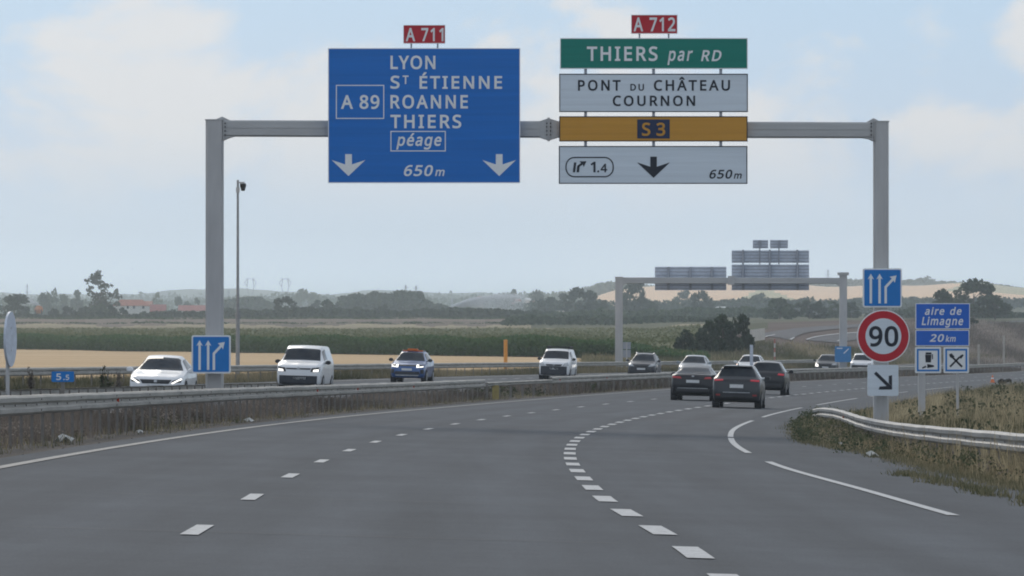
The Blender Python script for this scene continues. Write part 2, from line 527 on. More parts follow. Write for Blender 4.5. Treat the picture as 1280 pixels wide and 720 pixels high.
wob = 25 * np.sin(fxp * 0.03) + 14 * np.sin(fxp * 0.11 + 2)
mi = np.zeros(len(gf), dtype=np.int32)
leftside = (fo < -25) | (fd > 650)
mi[leftside & (fd < 1000) & (fxp < 770 + 0.12 * (fd - 500))] = 1
mi[leftside & (fd >= maize_front(fxp)) & (fxp < 880)] = 2
mi[(fd >= 1480 + wob * 0.6) & (fxp < 900)] = 3
mi[(fd >= 1690 + wob) & (fxp < 900)] = 4
mi[(fd >= 2010 + wob)] = 5
mi[(mi == 4) & (fxp > 650 + 20 * np.sin(fd * 0.01))] = 5
mi[(mi == 3) & (fxp > 660) & (fd > 1590 + wob)] = 5
R_ = (fxp >= 880) & leftside
mi[R_ & (fd >= 700)] = 8
mi[R_ & (fd >= 1180 + wob)] = 5
mi[R_ & (fd >= 1000) & (fxp < 960)] = 5
mi[(fd > 3500) & (fxp > 660)] = 6
mi[(fxp > 900 + 0.05 * (fd - 3500)) & (fxp < 1000 - 0.04 * (fd - 3500)) & (fd > 3500) & (fd < 4500)] = 7
mi[(fd > 4300) & (fxp > 1190 + 10 * np.sin(fd * 0.004))] = 7
mi[(fd > 3900) & (fxp < 700)] = 5
mi[fd > 5600] = 5
me.polygons.foreach_set('material_index', mi)
tag(link('ground', me), kind='structure')

# far blue hills
def ridge(name, D, spread, ypix, seed, m, kind='structure'):
    r = np.random.default_rng(seed)
    xs = np.arange(-1500, 3000, 9.0)
    top = np.interp(xs, *ypix)
    for k, a in ((0.012, 1.6), (0.031, 1.0), (0.083, 0.6), (0.21, 0.35)):
        top = top + a * np.sin(xs * k + r.uniform(0, 6.28))
    ztop = CH + (YH - top) * D / F
    prof = [(-1.0, 0.0), (-0.7, 0.3), (-0.4, 0.66), (-0.15, 0.92), (0, 1), (0.3, 0.85), (1.0, 0.0)]
    vs = []
    for p, q in prof:
        dd = D + p * spread + 0.15 * spread * np.sin(xs * 0.02 + 9 * p)
        vs.append(np.stack([(xs - CX) / F * D, dd + 0 * xs, 5 + (ztop - 5) * q], -1))
    v = np.stack(vs).reshape(-1, 3)
    n = len(xs)
    ii, jj = np.meshgrid(np.arange(len(prof) - 1), np.arange(n - 1), indexing='ij')
    a = (ii * n + jj).ravel()
    f = np.stack([a, a + 1, a + n + 1, a + n], -1)
    return tag(link(name, np_mesh(name, v, f, m, smooth=True)), kind=kind)


M['hill_wood'] = field_mat('wooded_hills', ((0.035, 0.05, 0.030), (0.05, 0.07, 0.042), (0.10, 0.105, 0.06)), 0.002, (1, 1, 1), 0.01)
ridge('hills', 11500, 1500, ([-1500, -300, 0, 80, 160, 240, 330, 400, 470, 540, 600, 720, 900, 3000], [368, 365, 364, 365.5, 367, 363, 364, 367, 362.5, 367, 364, 367, 365, 364]), 3, 'hill_wood')
ridge('near_hills', 7900, 900, ([-1500, 0, 150, 250, 380, 440, 560, 700, 850, 1280, 3000], [376, 374, 374, 373, 372.5, 374, 372, 369, 367, 367, 368]), 5, 'hill_wood')

# ------------------------------------------------------------------ carriageways and markings
def ribbon(name, o0, o1, D0, D1, dz, m, step=3.0, no=2, kind='structure', parent=None, link_it=True, shift=None):
    ds = np.arange(D0, D1 + step * 0.5, step) if D1 - D0 > step else np.array([D0, D1])
    ds[-1] = D1
    os_ = np.linspace(o0, o1, no)
    DD, OO = np.meshgrid(ds, os_, indexing='ij')
    dzz = dz(DD, OO) if callable(dz) else dz
    v = road(DD, OO if shift is None else OO + shift(DD))
    v[..., 2] += dzz
    a, b = DD.shape
    ii, jj = np.meshgrid(np.arange(a - 1), np.arange(b - 1), indexing='ij')
    q = (ii * b + jj).ravel()
    f = np.stack([q, q + 1, q + b + 1, q + b], -1)
    uv = np.stack([OO, DD], -1).reshape(-1, 2)
    if not link_it:
        return v.reshape(-1, 3), f, uv
    me = np_mesh(name, v.reshape(-1, 3), f, m, smooth=True)
    ul = me.uv_layers.new(name='UVMap')
    ul.data.foreach_set('uv', uv[f.ravel()].astype(np.float32).ravel())
    o = link(name, me, parent)
    return tag(o, kind=kind)


M['asphalt'] = road_mat('asphalt', (0.067, 0.077, 0.091), 0.9, (-2.6, -1.0, 0.95, 2.55, 4.5, 6.1))
M['asphalt_far'] = road_mat('asphalt_far_side', (0.069, 0.079, 0.092), 0.9, (-17, -15.4, -13.4, -11.8), 4.0)
M['asphalt_dark'] = road_mat('asphalt_newer', (0.064, 0.072, 0.084), 0.88, (4.5, 6.1), 2.0)
M['gravel'] = road_mat('median_dirt', (0.085, 0.075, 0.066), 0.95, (), 7.0, 0.6)
M['line'] = paint_mat('road_paint', (0.46, 0.475, 0.49), (0.20, 0.20, 0.21), 0.34)
M['line_old'] = paint_mat('worn_road_paint', (0.32, 0.315, 0.305), (0.13, 0.13, 0.13), 0.38)
M['seam'] = mat('tar_seam', (0.058, 0.062, 0.068), 0.7, 0, 0.2, 4)

ribbon('road', -4.1, 9.3, -60, 760, 0.0, 'asphalt', 3, 8)
ribbon('opposite_road', -20.7, -8.5, -60, 760, 0.0, 'asphalt_far', 3, 8)
ribbon('median_strip', -8.5, -4.1, -60, 760, lambda D, O: -0.02 + 0.03 * np.sin(D * 1.7 + O * 3), 'gravel', 1.5, 7)
M['verge_soil'] = field_mat('verge_soil', ((0.05, 0.045, 0.03), (0.10, 0.085, 0.055), (0.17, 0.14, 0.09)), 0.9, (1, 0.5, 1), 4.0)
ribbon('verge', 9.3, 34, -60, 520, lambda D, O: -0.03 + 0.3 * sm(10.5, 15, O) + 0.05 * np.sin(D * 0.9) * sm(9.3, 11, O) + 0.04 * np.sin(O * 2 + D * 0.31) * sm(9.3, 11, O), 'verge_soil', 2, 26)
ribbon('outer_verge', -25, -20.7, -60, 760, lambda D, O: -0.02 - 0.05 * sm(-21, -25, O), 'verge_soil', 3, 5)
ribbon('asphalt_patch', 3.72, 6.85, 176, 330, 0.003, 'asphalt_dark', 3, 4)


def marking(name, o0, o1, segs, m, dz=0.008, step=1.5, shift=None):
    """One painted line: all its dashes in one sheet (a pattern of the road)."""
    V, Fc, U, n = [], [], [], 0
    for D0, D1 in segs:
        v, f, uv = ribbon('', o0, o1, D0, D1, dz, None, step, 2, link_it=False, shift=shift)
        V.append(v); Fc.append(f + n); U.append(uv); n += len(v)
    V, Fc, U = np.concatenate(V), np.concatenate(Fc), np.concatenate(U)
    me = np_mesh(name, V, Fc, m)
    me.uv_layers.new(name='UVMap').data.foreach_set('uv', U[Fc.ravel()].astype(np.float32).ravel())
    return tag(link(name, me), kind='structure')


marking('road_left_edge_line', -3.58, -3.42, [(-60, 760)], 'line_old')
marking('road_lane_line', -0.07, 0.07, [(46.5 + 13 * k, 49.5 + 13 * k) for k in range(-7, 52)], 'line')
marking('road_exit_lane_line', 3.48, 3.68, [(44.0 + 6.5 * k, 47.0 + 6.5 * k) for k in range(-14, 100)], 'line', shift=lambda D: 0.19 * (1 - sm(44, 66, D)))
marking('road_right_edge_line', 6.92, 7.05, [(-30, 9), (22, 48), (61.5, 100.5), (112, 138), (140, 186), (199, 238), (251, 290), (303, 342), (355, 394)], 'line', shift=lambda D: -0.17 * sm(70, 98, D) * (1 - sm(150, 200, D)))
marking('opposite_road_edge_line', -9.1, -8.85, [(-60, 760)], 'line_old')
marking('opposite_road_lane_line', -13.09, -12.91, [(46.5 + 13 * k, 49.5 + 13 * k) for k in range(-7, 52)], 'line')
marking('opposite_road_exit_line', -16.7, -16.5, [(44 + 6.5 * k, 47 + 6.5 * k) for k in range(-10, 100)], 'line')
marking('opposite_road_outer_line', -19.7, -19.45, [(-60, 760)], 'line_old')
marking('road_seam', -1.4, 3.3, [(47.5, 47.55), (61.0, 61.06)], 'seam', 0.005)

# far ramp of the interchange, draped over the embankment
def ramp(name, left, right, m, dz=0.1):
    n = 24
    def path(pts):
        t = np.linspace(0, 1, len(pts))
        P = np.array([[(p[0]), p[1]] for p in pts], float)
        return np.stack([hermite(t, P[:, 0])(np.linspace(0, 1, n)), hermite(t, P[:, 1])(np.linspace(0, 1, n))], -1)
    L, R = path(left), path(right)
    rows = []
    for k in range(n):
        a, b = L[k], R[k]
        Da, Db = ground_hit(*a), ground_hit(*b)
        A, B = Vector(((a[0] - CX) * Da / F, Da)), Vector(((b[0] - CX) * Db / F, Db))
        rows.append([(A + (B - A) * t) for t in (0, 0.25, 0.5, 0.75, 1)])
    v = np.array([[p.x, p.y, float(terr(p.x, p.y)) + dz] for r in rows for p in r])
    q = np.array([(i * 5 + j) for i in range(n - 1) for j in range(4)])
    f = np.stack([q, q + 1, q + 6, q + 5], -1)
    me = np_mesh(name, v, f, m, smooth=True)
    uv = np.array([[j * 1.5, i * 6.0] for i in range(n) for j in range(5)])
    me.uv_layers.new(name='UVMap').data.foreach_set('uv', uv[f.ravel()].astype(np.float32).ravel())
    return tag(link(name, me), kind='structure')


M['asphalt_ramp'] = road_mat('asphalt_ramp', (0.078, 0.080, 0.092), 0.85, (), 9.0)
ramp('ramp_road', [(942, 420), (965, 415), (1000, 410.5), (1040, 407.5), (1090, 405)], [(990, 426.5), (996, 421), (1012, 416), (1050, 411.5), (1092, 408.5)], 'asphalt_ramp')
ramp('second_ramp_road', [(1006, 426), (1018, 422.5), (1042, 419), (1075, 416.5), (1110, 415)], [(1048, 429.5), (1056, 428), (1072, 425), (1092, 422.5), (1112, 420)], 'asphalt_ramp')
ramp('ramp_edge_line', [(1007, 425.5), (1019, 422), (1043, 418.6), (1075, 416.1)], [(1009.5, 425.9), (1021, 422.5), (1043.5, 419.3), (1075.5, 416.8)], 'line', 0.16)
ramp('ramp_edge_line', [(955, 422.2), (960, 421), (968, 419.3)], [(957.5, 422.4), (962.5, 421.2), (969.5, 419.6)], 'line', 0.16)
ramp('ramp_edge_line', [(986.5, 425.6), (989, 424.4), (992, 423)], [(989, 426), (991.5, 424.7), (993.7, 423.3)], 'line', 0.16)
ramp('ramp_edge_line', [(1046, 427.6), (1049, 426.2), (1053, 424.6)], [(1047.7, 428), (1050.6, 426.6), (1054, 425)], 'line', 0.16)
ramp('ramp_road_across_the_field', [(1120, 413.5), (1180, 408.5), (1240, 403.5), (1330, 399)], [(1122, 414.6), (1182, 409.8), (1241, 405), (1331, 400.6)], 'asphalt_ramp', 0.12)

# ------------------------------------------------------------------ guardrails
PROF = [(0.0, 0.0), (0.03, 0.008), (0.078, 0.045), (0.083, 0.105), (0.02, 0.143), (0.02, 0.167), (0.078, 0.205), (0.083, 0.270), (0.045, 0.304), (0.0, 0.31)]


def guardrail(name, label, o, face, D0, D1, top, post_step, group=None, height=1.0, wob=0.002, path=None, refl=(), post_m='post', first_post=None, post_w=0.02, rail_m='rail_old'):
    """W-beam rail on posts. face = +1 looks towards larger offsets."""
    ds = np.arange(D0, D1 + 0.01, 1.0)
    if path is None:
        offs, tops = np.full_like(ds, o), np.full_like(ds, top)
    else:
        offs = hermite([p[0] for p in path], [p[1] for p in path])(ds)
        tops = hermite([p[0] for p in path], [p[2] for p in path])(ds)
    tops = tops + wob * (np.sin(ds * 0.9) + np.sin(ds * 2.3 + 1) * 0.6) + wob * 0.8 * np.sign(np.sin(ds * 0.785))
    base = road(ds, offs)
    root = thing(name, label, 'guardrail', tuple(base[0]), group=group)
    prof = [(a, b * height) for a, b in PROF]
    prof = prof + [(a - 0.02, b) for a, b in prof[::-1]]
    rings = []
    for i, D in enumerate(ds):
        n0 = road(D, offs[i] + 0.5) - road(D, offs[i] - 0.5)
        n0[2] = 0
        n0 = n0 / np.linalg.norm(n0) * face
        for a, b in prof:
            q = base[i] + n0 * a
            rings.append((q[0], q[1], base[i][2] + tops[i] - 0.31 * height + b))
    k = len(prof)
    mb = MB()
    fs = [(i * k + j, i * k + (j + 1) % k, (i + 1) * k + (j + 1) % k, (i + 1) * k + j) for i in range(len(ds) - 1) for j in range(k)]
    fs += [tuple(range(k)), tuple(range((len(ds) - 1) * k, len(ds) * k))]
    mb.add(rings, fs)
    mb.build('rail_beam', rail_m, root)
    pd = np.arange(D0 + (1.0 if first_post is None else first_post), D1, post_step)
    hgt = top - 0.03
    pm = MB()
    w = post_w
    pm.box(-w, -w + 0.012, -0.05, 0.05, -0.3, hgt).box(-w + 0.012, w, 0.038, 0.05, -0.3, hgt).box(-w + 0.012, w, -0.05, -0.038, -0.3, hgt)
    proto = None
    for D in pd:
        of = float(np.interp(D, ds, offs))
        p = road(D, of - face * (0.03 + post_w))
        dz = float(np.interp(D, ds, tops)) - top
        if proto is None:
            proto = pm.build('post', post_m, None)
            proto.parent = root
            c = proto
        else:
            c = proto.copy()
            COL.objects.link(c)
            c.parent = root
        c.location = (p[0] - root.location.x, p[1] - root.location.y, p[2] + dz - root.location.z)
        c.rotation_euler = (0, 0, -heading(D) + (math.pi if face < 0 else 0))
    bm_ = MB()
    for D in pd:
        of = float(np.interp(D, ds, offs))
        p = road(D, of + face * 0.02)
        z = p[2] + float(np.interp(D, ds, tops)) - 0.155 * height
        bm_.box(p[0] - 0.016, p[0] + 0.016, p[1] - 0.02, p[1] + 0.02, z - 0.016, z + 0.016)
        if int(D / post_step) % 4 == 0:
            for dz_ in (0.085, -0.085):
                q = road(D + .2, of + face * 0.083)
                bm_.box(q[0] - 0.012, q[0] + 0.012, q[1] - 0.02, q[1] + 0.02, z + dz_ * height - 0.014, z + dz_ * height + 0.014)
    bm_.build('bolt', 'post', root)['kind'] = 'stuff'
    for D in refl:
        of = float(np.interp(D, ds, offs))
        p = road(D, of + face * 0.012)
        z = p[2] + float(np.interp(D, ds, tops)) - 0.155 * height
        rb = MB()
        h = 0.075
        rb.add([(p[0] - 0.055, p[1] - 0.03, z - h), (p[0] + 0.055, p[1] - 0.03, z - h * 0.8), (p[0] + 0.055, p[1] - 0.03, z + h), (p[0] - 0.055, p[1] - 0.03, z + h * 0.4),
                (p[0] - 0.03, p[1] + 0.06, z - h), (p[0] + 0.03, p[1] + 0.06, z - h), (p[0] + 0.03, p[1] + 0.06, z + h), (p[0] - 0.03, p[1] + 0.06, z + h)],
               [(0, 1, 2, 3), (5, 4, 7, 6), (0, 4, 5, 1), (1, 5, 6, 2), (2, 6, 7, 3), (3, 7, 4, 0)])
        rb.build('reflector', 'reflector', root)
    return root


guardrail('guardrail', 'long steel guardrail with red reflectors along the left edge of the near carriageway', -4.85, 1, 40, 233, 0.78, 2.0,
          refl=(114, 170, 184, 205), first_post=1.0)
guardrail('guardrail', 'low thin removable barrier section on sparse posts in the gap of the median rail', -4.85, 1, 234, 262, 0.66, 5.0, height=0.5, post_w=0.045)
guardrail('guardrail', 'steel guardrail curving away along the median behind the dark cars', -4.85, 1, 262, 640, 0.78, 4.0, refl=(266, 290), post_w=0.06)
guardrail('guardrail', 'rusty grey back side of the second median rail below the white car', -7.75, -1, 50, 190, 0.72, 2.0)
guardrail('guardrail', 'outer guardrail between the oncoming lanes and the tan stubble field', -21.1, 1, 204, 600, 0.78, 4.0)
RPATH = [(40, 10.7, 0.68), (96, 10.45, 0.62), (125, 10.1, 0.55), (150, 9.95, 0.50), (165, 9.8, 0.49), (178, 9.45, 0.49), (188, 9.0, 0.44), (196, 8.7, 0.34)]
guardrail('guardrail', 'guardrail in the weeds at the right edge, its end bent down', 10.7, -1, 40, 196, 0.60, 2.0, path=RPATH, refl=(168,), rail_m='rail')

mb = MB()
p = road(236.5, -4.72)
mb.box(p[0] - 0.13, p[0] + 0.13, p[1] - 0.05, p[1] + 0.05, p[2], p[2] + 0.52).box(p[0] - 0.11, p[0] + 0.11, p[1] - 0.06, p[1] + 0.06, p[2] + 0.50, p[2] + 0.545)
tag(mb.build('marker_post', 'yellow_post', origin=tuple(p)), 'short yellow post where the solid median rail gives way to the low barrier', 'marker post')

# ------------------------------------------------------------------ lettering and signs
# letter shapes (thousandths of an em): advance, outline points, triangles
GLYPH = {
    '.': (215, '37 43 41 76 57 101 81 114 107 118 133 114 157 101 174 76 178 43 174 11 157 -14 133 -28 107 -33 81 -28 57 -14 41 11', '3.5.4 2.5.3 2.6.5 1.6.2 1.7.6 0.7.1 0.8.7 15.8.0 15.9.8 14.9.15 14.10.9 13.10.14 13.11.10 12.11.13'),
    '0': (459, '440 287 438 219 430 159 415 105 394 59 364 21 326 -7 281 -24 228 -29 163 -19 109 11 68 59 40 122 24 199 18 287 23 376 38 452 65 515 105 563 160 593 229 603 294 593 349 563 390 515 419 452 435 376 131 287 134 217 142 161 156 120 174 94 197 79 229 73 260 79 283 93 302 120 316 161 324 217 327 287 324 357 316 412 302 453 283 480 260 495 229 500 197 495 174 480 156 453 142 412 134 357', '19.21.20 18.21.19 18.22.21 17.22.18 17.44.22 44.23.22 17.45.44 43.23.44 17.46.45 42.23.43 16.46.17 42.24.23 16.47.46 41.24.42 16.48.47 40.24.41 15.48.16 40.25.24 15.49.48 39.25.40 14.49.15 39.0.25 14.26.49 38.0.39 13.26.14 13.27.26 37.0.38 37.1.0 37.2.1 13.28.27 36.2.37 12.28.13 36.3.2 12.29.28 35.3.36 11.29.12 35.4.3 11.30.29 34.4.35 11.31.30 33.4.34 10.31.11 33.5.4 10.32.31 32.5.33 10.5.32 10.6.5 9.6.10 9.7.6 8.7.9'),
    '1': (459, '306 -21 195 -21 195 400 195 422 195 440 196 456 196 471 197 485 200 456 221 472 209 461 197 451 183 439 105 375 42 456 219 594 306 594', '14.16.15 14.8.16 8.0.16 14.9.8 7.0.8 14.10.9 6.0.7 14.11.10 5.0.6 14.12.11 4.0.5 14.13.12 3.0.4 2.0.3 1.0.2'),
    '2': (459, '438 -21 17 -21 17 67 173 225 213 265 245 301 270 332 287 362 297 392 300 424 295 458 279 480 254 494 220 499 186 496 155 487 126 471 78 437 15 517 56 549 84 566 114 581 147 592 183 599 221 602 275 597 322 581 361 556 391 521 409 478 415 428 410 380 395 335 371 293 340 253 304 213 262 170 149 59 149 85 438 85', '23.25.24 22.25.23 22.26.25 21.26.22 21.27.26 20.27.21 19.27.20 19.28.27 18.13.19 13.28.19 18.14.13 12.28.13 18.15.14 11.28.12 17.16.18 16.15.18 11.29.28 10.29.11 10.30.29 9.30.10 9.31.30 8.31.9 7.31.8 7.32.31 6.32.7 6.33.32 5.33.6 5.34.33 4.34.5 4.35.34 3.35.4 3.36.35 2.36.3 2.37.36 2.38.37 2.39.38 2.0.39 1.0.2'),
    '3': (459, '417 440 412 398 400 362 379 332 351 309 318 292 298 286 298 315 345 303 395 270 425 222 434 163 428 110 408 63 374 23 327 -6 266 -23 194 -29 148 -27 106 -22 66 -12 15 9 15 121 81 93 119 82 157 75 194 72 254 79 291 98 311 126 318 165 314 190 304 209 286 224 259 235 223 242 178 244 102 244 102 347 179 347 219 350 250 359 273 372 289 389 299 410 302 433 296 462 281 482 256 495 218 500 192 499 168 495 147 488 127 480 107 469 69 445 9 527 63 562 108 583 160 597 219 602 303 591 366 557 404 504', '59.61.60 58.61.59 58.62.61 57.62.58 56.62.57 56.49.62 49.48.62 48.63.62 55.54.56 54.53.56 53.52.56 52.51.56 51.50.56 50.49.56 47.63.48 46.63.47 46.0.63 45.0.46 45.1.0 44.1.45 43.1.44 43.2.1 42.2.43 42.3.2 41.3.42 41.4.3 40.4.41 39.4.40 39.5.4 37.39.38 37.5.39 37.6.5 37.7.6 37.8.7 37.36.8 36.9.8 35.9.36 34.9.35 33.9.34 33.10.9 32.10.33 31.10.32 31.11.10 30.11.31 29.11.30 29.12.11 28.12.29 28.13.12 21.23.22 27.13.28 27.14.13 21.24.23 21.25.24 26.14.27 21.26.25 21.14.26 21.15.14 20.15.21 20.16.15 19.16.20 18.16.19 18.17.16'),
    '4': (459, '464 109 380 109 380 -21 270 -21 270 109 -4 109 -4 197 275 597 380 597 380 214 464 214 270 374 270 394 271 412 271 429 272 445 272 460 273 474 273 488 273 479 305 479 304 475 294 457 284 440 275 426 126 214 270 214', '6.20.7 20.8.7 20.19.8 19.9.8 6.21.20 18.9.19 17.9.18 6.22.21 16.9.17 6.23.22 15.9.16 6.24.23 14.9.15 6.25.24 13.9.14 12.9.13 11.9.12 26.9.11 6.26.25 6.9.26 6.10.9 6.0.10 5.0.6 4.0.5 3.1.4 1.0.4 3.2.1'),
    '5': (459, '221 372 279 367 331 350 375 323 407 285 428 238 434 183 427 122 406 70 370 27 323 -4 266 -23 199 -29 154 -27 112 -21 73 -10 30 10 30 124 90 94 126 83 164 76 199 73 236 76 265 85 288 99 305 118 316 143 320 175 312 217 292 245 256 264 196 271 175 270 149 267 124 263 95 258 42 291 66 594 394 594 394 487 165 487 155 367 145 366 167 369 192 371', '36.40.37 40.38.37 40.39.38 36.41.40 44.1.0 43.1.44 42.1.43 42.2.1 41.2.42 36.2.41 36.3.2 36.31.3 31.4.3 35.34.36 34.33.36 33.32.36 32.31.36 30.4.31 29.4.30 29.5.4 28.5.29 28.6.5 27.6.28 27.7.6 26.7.27 25.7.26 25.8.7 24.8.25 16.18.17 23.8.24 23.9.8 16.19.18 22.9.23 16.20.19 21.9.22 16.21.20 16.9.21 16.10.9 15.10.16 15.11.10 14.11.15 13.11.14 13.12.11'),
    '6': (459, '23 244 25 295 30 346 40 395 55 441 77 485 106 524 143 557 188 581 243 597 306 602 325 601 346 600 366 598 398 590 398 486 357 497 342 500 325 501 309 502 262 498 225 485 197 467 175 442 159 411 147 375 140 334 138 312 109 312 117 323 137 342 160 358 188 370 219 377 255 380 307 374 352 357 390 328 419 289 436 240 442 184 436 124 417 72 387 29 346 -3 296 -23 239 -29 195 -25 154 -12 117 10 85 40 58 79 39 126 27 182 237 73 276 79 304 98 323 132 330 184 324 227 308 257 281 275 240 282 210 279 185 269 164 254 149 236 140 217 137 197 138 175 143 152 152 131 163 111 178 95 195 83 215 75', '9.11.10 9.12.11 9.13.12 9.14.13 8.14.9 8.16.14 16.15.14 7.18.8 18.17.8 17.16.8 6.19.7 19.18.7 6.20.19 6.21.20 5.21.6 5.22.21 5.23.22 4.23.5 4.24.23 3.24.4 3.25.24 2.25.3 2.26.25 33.35.34 32.35.33 32.36.35 31.36.32 1.26.2 30.36.31 30.37.36 1.27.26 29.37.30 29.62.37 62.38.37 28.62.29 28.63.62 61.38.62 28.64.63 60.38.61 0.27.1 0.28.27 0.64.28 0.65.64 60.39.38 59.39.60 0.66.65 0.67.66 53.67.0 59.40.39 58.40.59 53.68.67 53.69.68 52.69.53 57.40.58 57.41.40 52.70.69 52.71.70 51.71.52 57.42.41 56.42.57 51.72.71 51.73.72 50.73.51 55.42.56 55.43.42 50.74.73 50.75.74 54.43.55 50.54.75 49.54.50 49.43.54 49.44.43 48.44.49 48.45.44 47.45.48 47.46.45'),
    '7': (459, '76 -21 311 487 14 487 14 594 440 594 440 514 200 -21', '2.4.3 2.5.4 2.1.5 1.6.5 0.6.1'),
    '8': (459, '229 602 280 597 326 584 365 562 396 531 415 491 421 444 417 406 404 373 384 345 359 322 331 302 334 304 336 303 368 282 397 256 420 226 435 190 440 148 433 98 413 54 381 18 339 -8 288 -24 231 -29 170 -24 118 -9 75 16 43 51 24 95 18 146 23 188 37 224 59 255 86 280 117 301 116 301 119 299 93 320 70 345 52 373 40 407 37 445 43 491 63 531 94 562 133 584 178 597 129 146 135 115 152 92 182 75 229 69 274 75 305 92 322 116 328 148 326 168 317 185 303 202 282 217 255 232 222 246 218 247 194 236 170 221 152 204 139 187 132 168 228 502 194 498 169 486 153 467 148 440 151 420 158 403 171 388 190 375 214 362 232 354 248 362 270 374 287 388 299 403 307 420 309 440 304 467 289 486 264 498', '47.1.0 47.2.1 46.2.47 46.3.2 45.3.46 45.4.3 44.69.45 69.4.45 44.70.69 88.4.69 88.5.4 43.70.44 43.71.70 87.5.88 43.72.71 86.5.87 42.72.43 86.6.5 42.73.72 85.6.86 41.73.42 85.7.6 41.74.73 84.7.85 83.7.84 41.75.74 40.75.41 83.8.7 82.8.83 40.76.75 82.9.8 39.76.40 39.77.76 81.9.82 81.10.9 38.77.39 38.78.77 80.10.81 38.79.78 79.10.80 79.11.10 37.79.38 37.11.79 37.12.11 36.12.37 36.13.12 35.13.36 35.14.13 34.63.35 63.14.35 34.64.63 62.14.63 61.14.62 61.15.14 33.64.34 33.65.64 60.15.61 60.16.15 32.65.33 32.66.65 59.16.60 32.67.66 58.16.59 58.17.16 31.67.32 31.68.67 57.17.58 57.18.17 30.68.31 56.18.57 30.48.68 56.19.18 55.19.56 29.48.30 29.49.48 54.19.55 29.50.49 54.20.19 28.50.29 28.51.50 53.20.54 53.21.20 27.51.28 27.52.51 52.21.53 27.21.52 27.22.21 26.22.27 26.23.22 25.23.26 25.24.23'),
    '9': (459, '438 328 436 278 431 227 421 178 406 131 384 88 356 49 318 16 273 -9 218 -24 154 -29 136 -28 115 -27 94 -24 61 -17 61 88 102 76 119 73 136 71 152 71 199 75 236 87 264 106 286 130 302 161 314 197 321 238 323 260 351 260 343 249 324 231 300 215 272 203 241 195 204 193 153 199 108 216 70 245 42 284 25 332 19 387 25 448 44 501 75 544 116 576 166 595 223 602 267 597 308 584 345 562 377 532 403 493 422 446 434 391 224 500 186 493 157 474 138 440 131 388 137 345 153 315 179 297 220 291 251 294 276 304 297 318 312 336 321 356 325 375 323 397 318 420 309 442 298 462 284 478 267 490 247 497', '45.47.46 45.48.47 44.48.45 44.49.48 43.49.44 43.50.49 42.55.43 55.54.43 54.50.43 75.50.54 74.50.75 74.51.50 42.56.55 73.51.74 72.51.73 41.56.42 41.57.56 72.52.51 71.52.72 70.52.71 41.58.57 40.58.41 70.53.52 69.53.70 68.53.69 40.59.58 68.0.53 39.59.40 67.0.68 66.0.67 39.60.59 38.60.39 66.1.0 65.1.66 64.1.65 38.61.60 37.61.38 63.28.64 28.27.64 27.1.64 63.29.28 26.1.27 26.2.1 37.62.61 62.29.63 37.29.62 37.30.29 36.30.37 36.31.30 25.2.26 35.31.36 35.32.31 25.3.2 35.33.32 34.33.35 24.3.25 24.4.3 23.4.24 23.5.4 22.5.23 22.6.5 21.6.22 20.6.21 20.7.6 14.16.15 14.17.16 19.7.20 14.18.17 14.19.18 14.7.19 14.8.7 14.9.8 13.9.14 13.10.9 12.10.13 11.10.12'),
    'A': (512, '423 -21 354 156 156 156 87 -21 -31 -21 209 596 303 596 542 -21 263 407 259 417 254 431 249 449 243 467 239 483 256 454 271 479 267 462 262 446 258 432 254 419 250 408 195 262 316 262', '4.6.5 4.14.6 14.7.6 4.15.14 13.7.14 12.7.13 4.16.15 11.7.12 4.17.16 10.7.11 4.18.17 4.19.18 9.7.10 4.20.19 8.7.9 4.21.20 22.7.8 4.2.21 2.22.21 2.1.22 1.7.22 4.3.2 0.7.1'),
    'C': (507, '323 496 284 493 249 482 219 465 194 442 174 413 159 377 149 334 146 286 151 224 167 172 191 131 224 101 268 83 323 76 357 78 390 82 422 89 481 105 481 0 432 -16 397 -23 357 -28 311 -29 226 -20 155 10 99 58 59 122 36 199 28 287 33 352 47 413 71 466 104 513 147 551 198 579 257 596 324 602 369 599 413 592 455 581 510 558 464 459 418 478 389 487 357 494', '36.38.37 36.39.38 35.39.36 35.40.39 35.41.40 34.41.35 34.45.41 45.44.41 44.43.41 43.42.41 33.1.34 1.0.34 0.45.34 33.2.1 33.3.2 32.3.33 32.4.3 31.4.32 31.5.4 31.6.5 30.6.31 30.7.6 29.7.30 29.8.7 28.8.29 28.9.8 28.10.9 27.10.28 27.11.10 26.11.27 26.12.11 26.13.12 17.19.18 25.13.26 16.19.17 25.14.13 15.19.16 14.19.15 25.19.14 24.19.25 24.20.19 24.21.20 23.21.24 23.22.21'),
    'D': (585, '558 292 548 199 519 120 472 58 408 14 329 -12 238 -21 57 -21 57 594 255 594 340 585 414 559 475 516 521 457 548 381 439 290 433 354 416 405 389 442 352 468 303 484 243 490 171 490 171 83 226 83 322 96 387 134 426 198', '7.22.8 22.9.8 22.10.9 22.11.10 22.21.11 21.12.11 7.23.22 20.12.21 19.12.20 19.13.12 18.13.19 17.13.18 17.14.13 16.14.17 16.0.14 15.0.16 15.1.0 27.1.15 27.2.1 26.2.27 26.3.2 25.3.26 24.3.25 24.4.3 7.24.23 7.4.24 7.5.4 7.6.5'),
    'E': (446, '419 -21 57 -21 57 594 419 594 419 488 171 488 171 351 404 351 404 247 171 247 171 84 419 84', '1.5.2 5.3.2 5.4.3 1.6.5 1.9.6 9.7.6 9.8.7 1.10.9 1.11.10 1.0.11'),
    'H': (594, '537 -21 422 -21 422 246 171 246 171 -21 57 -21 57 594 171 594 171 351 422 351 422 594 537 594', '5.7.6 5.8.7 9.11.10 9.0.11 5.3.8 3.9.8 3.2.9 2.0.9 5.4.3 1.0.2'),
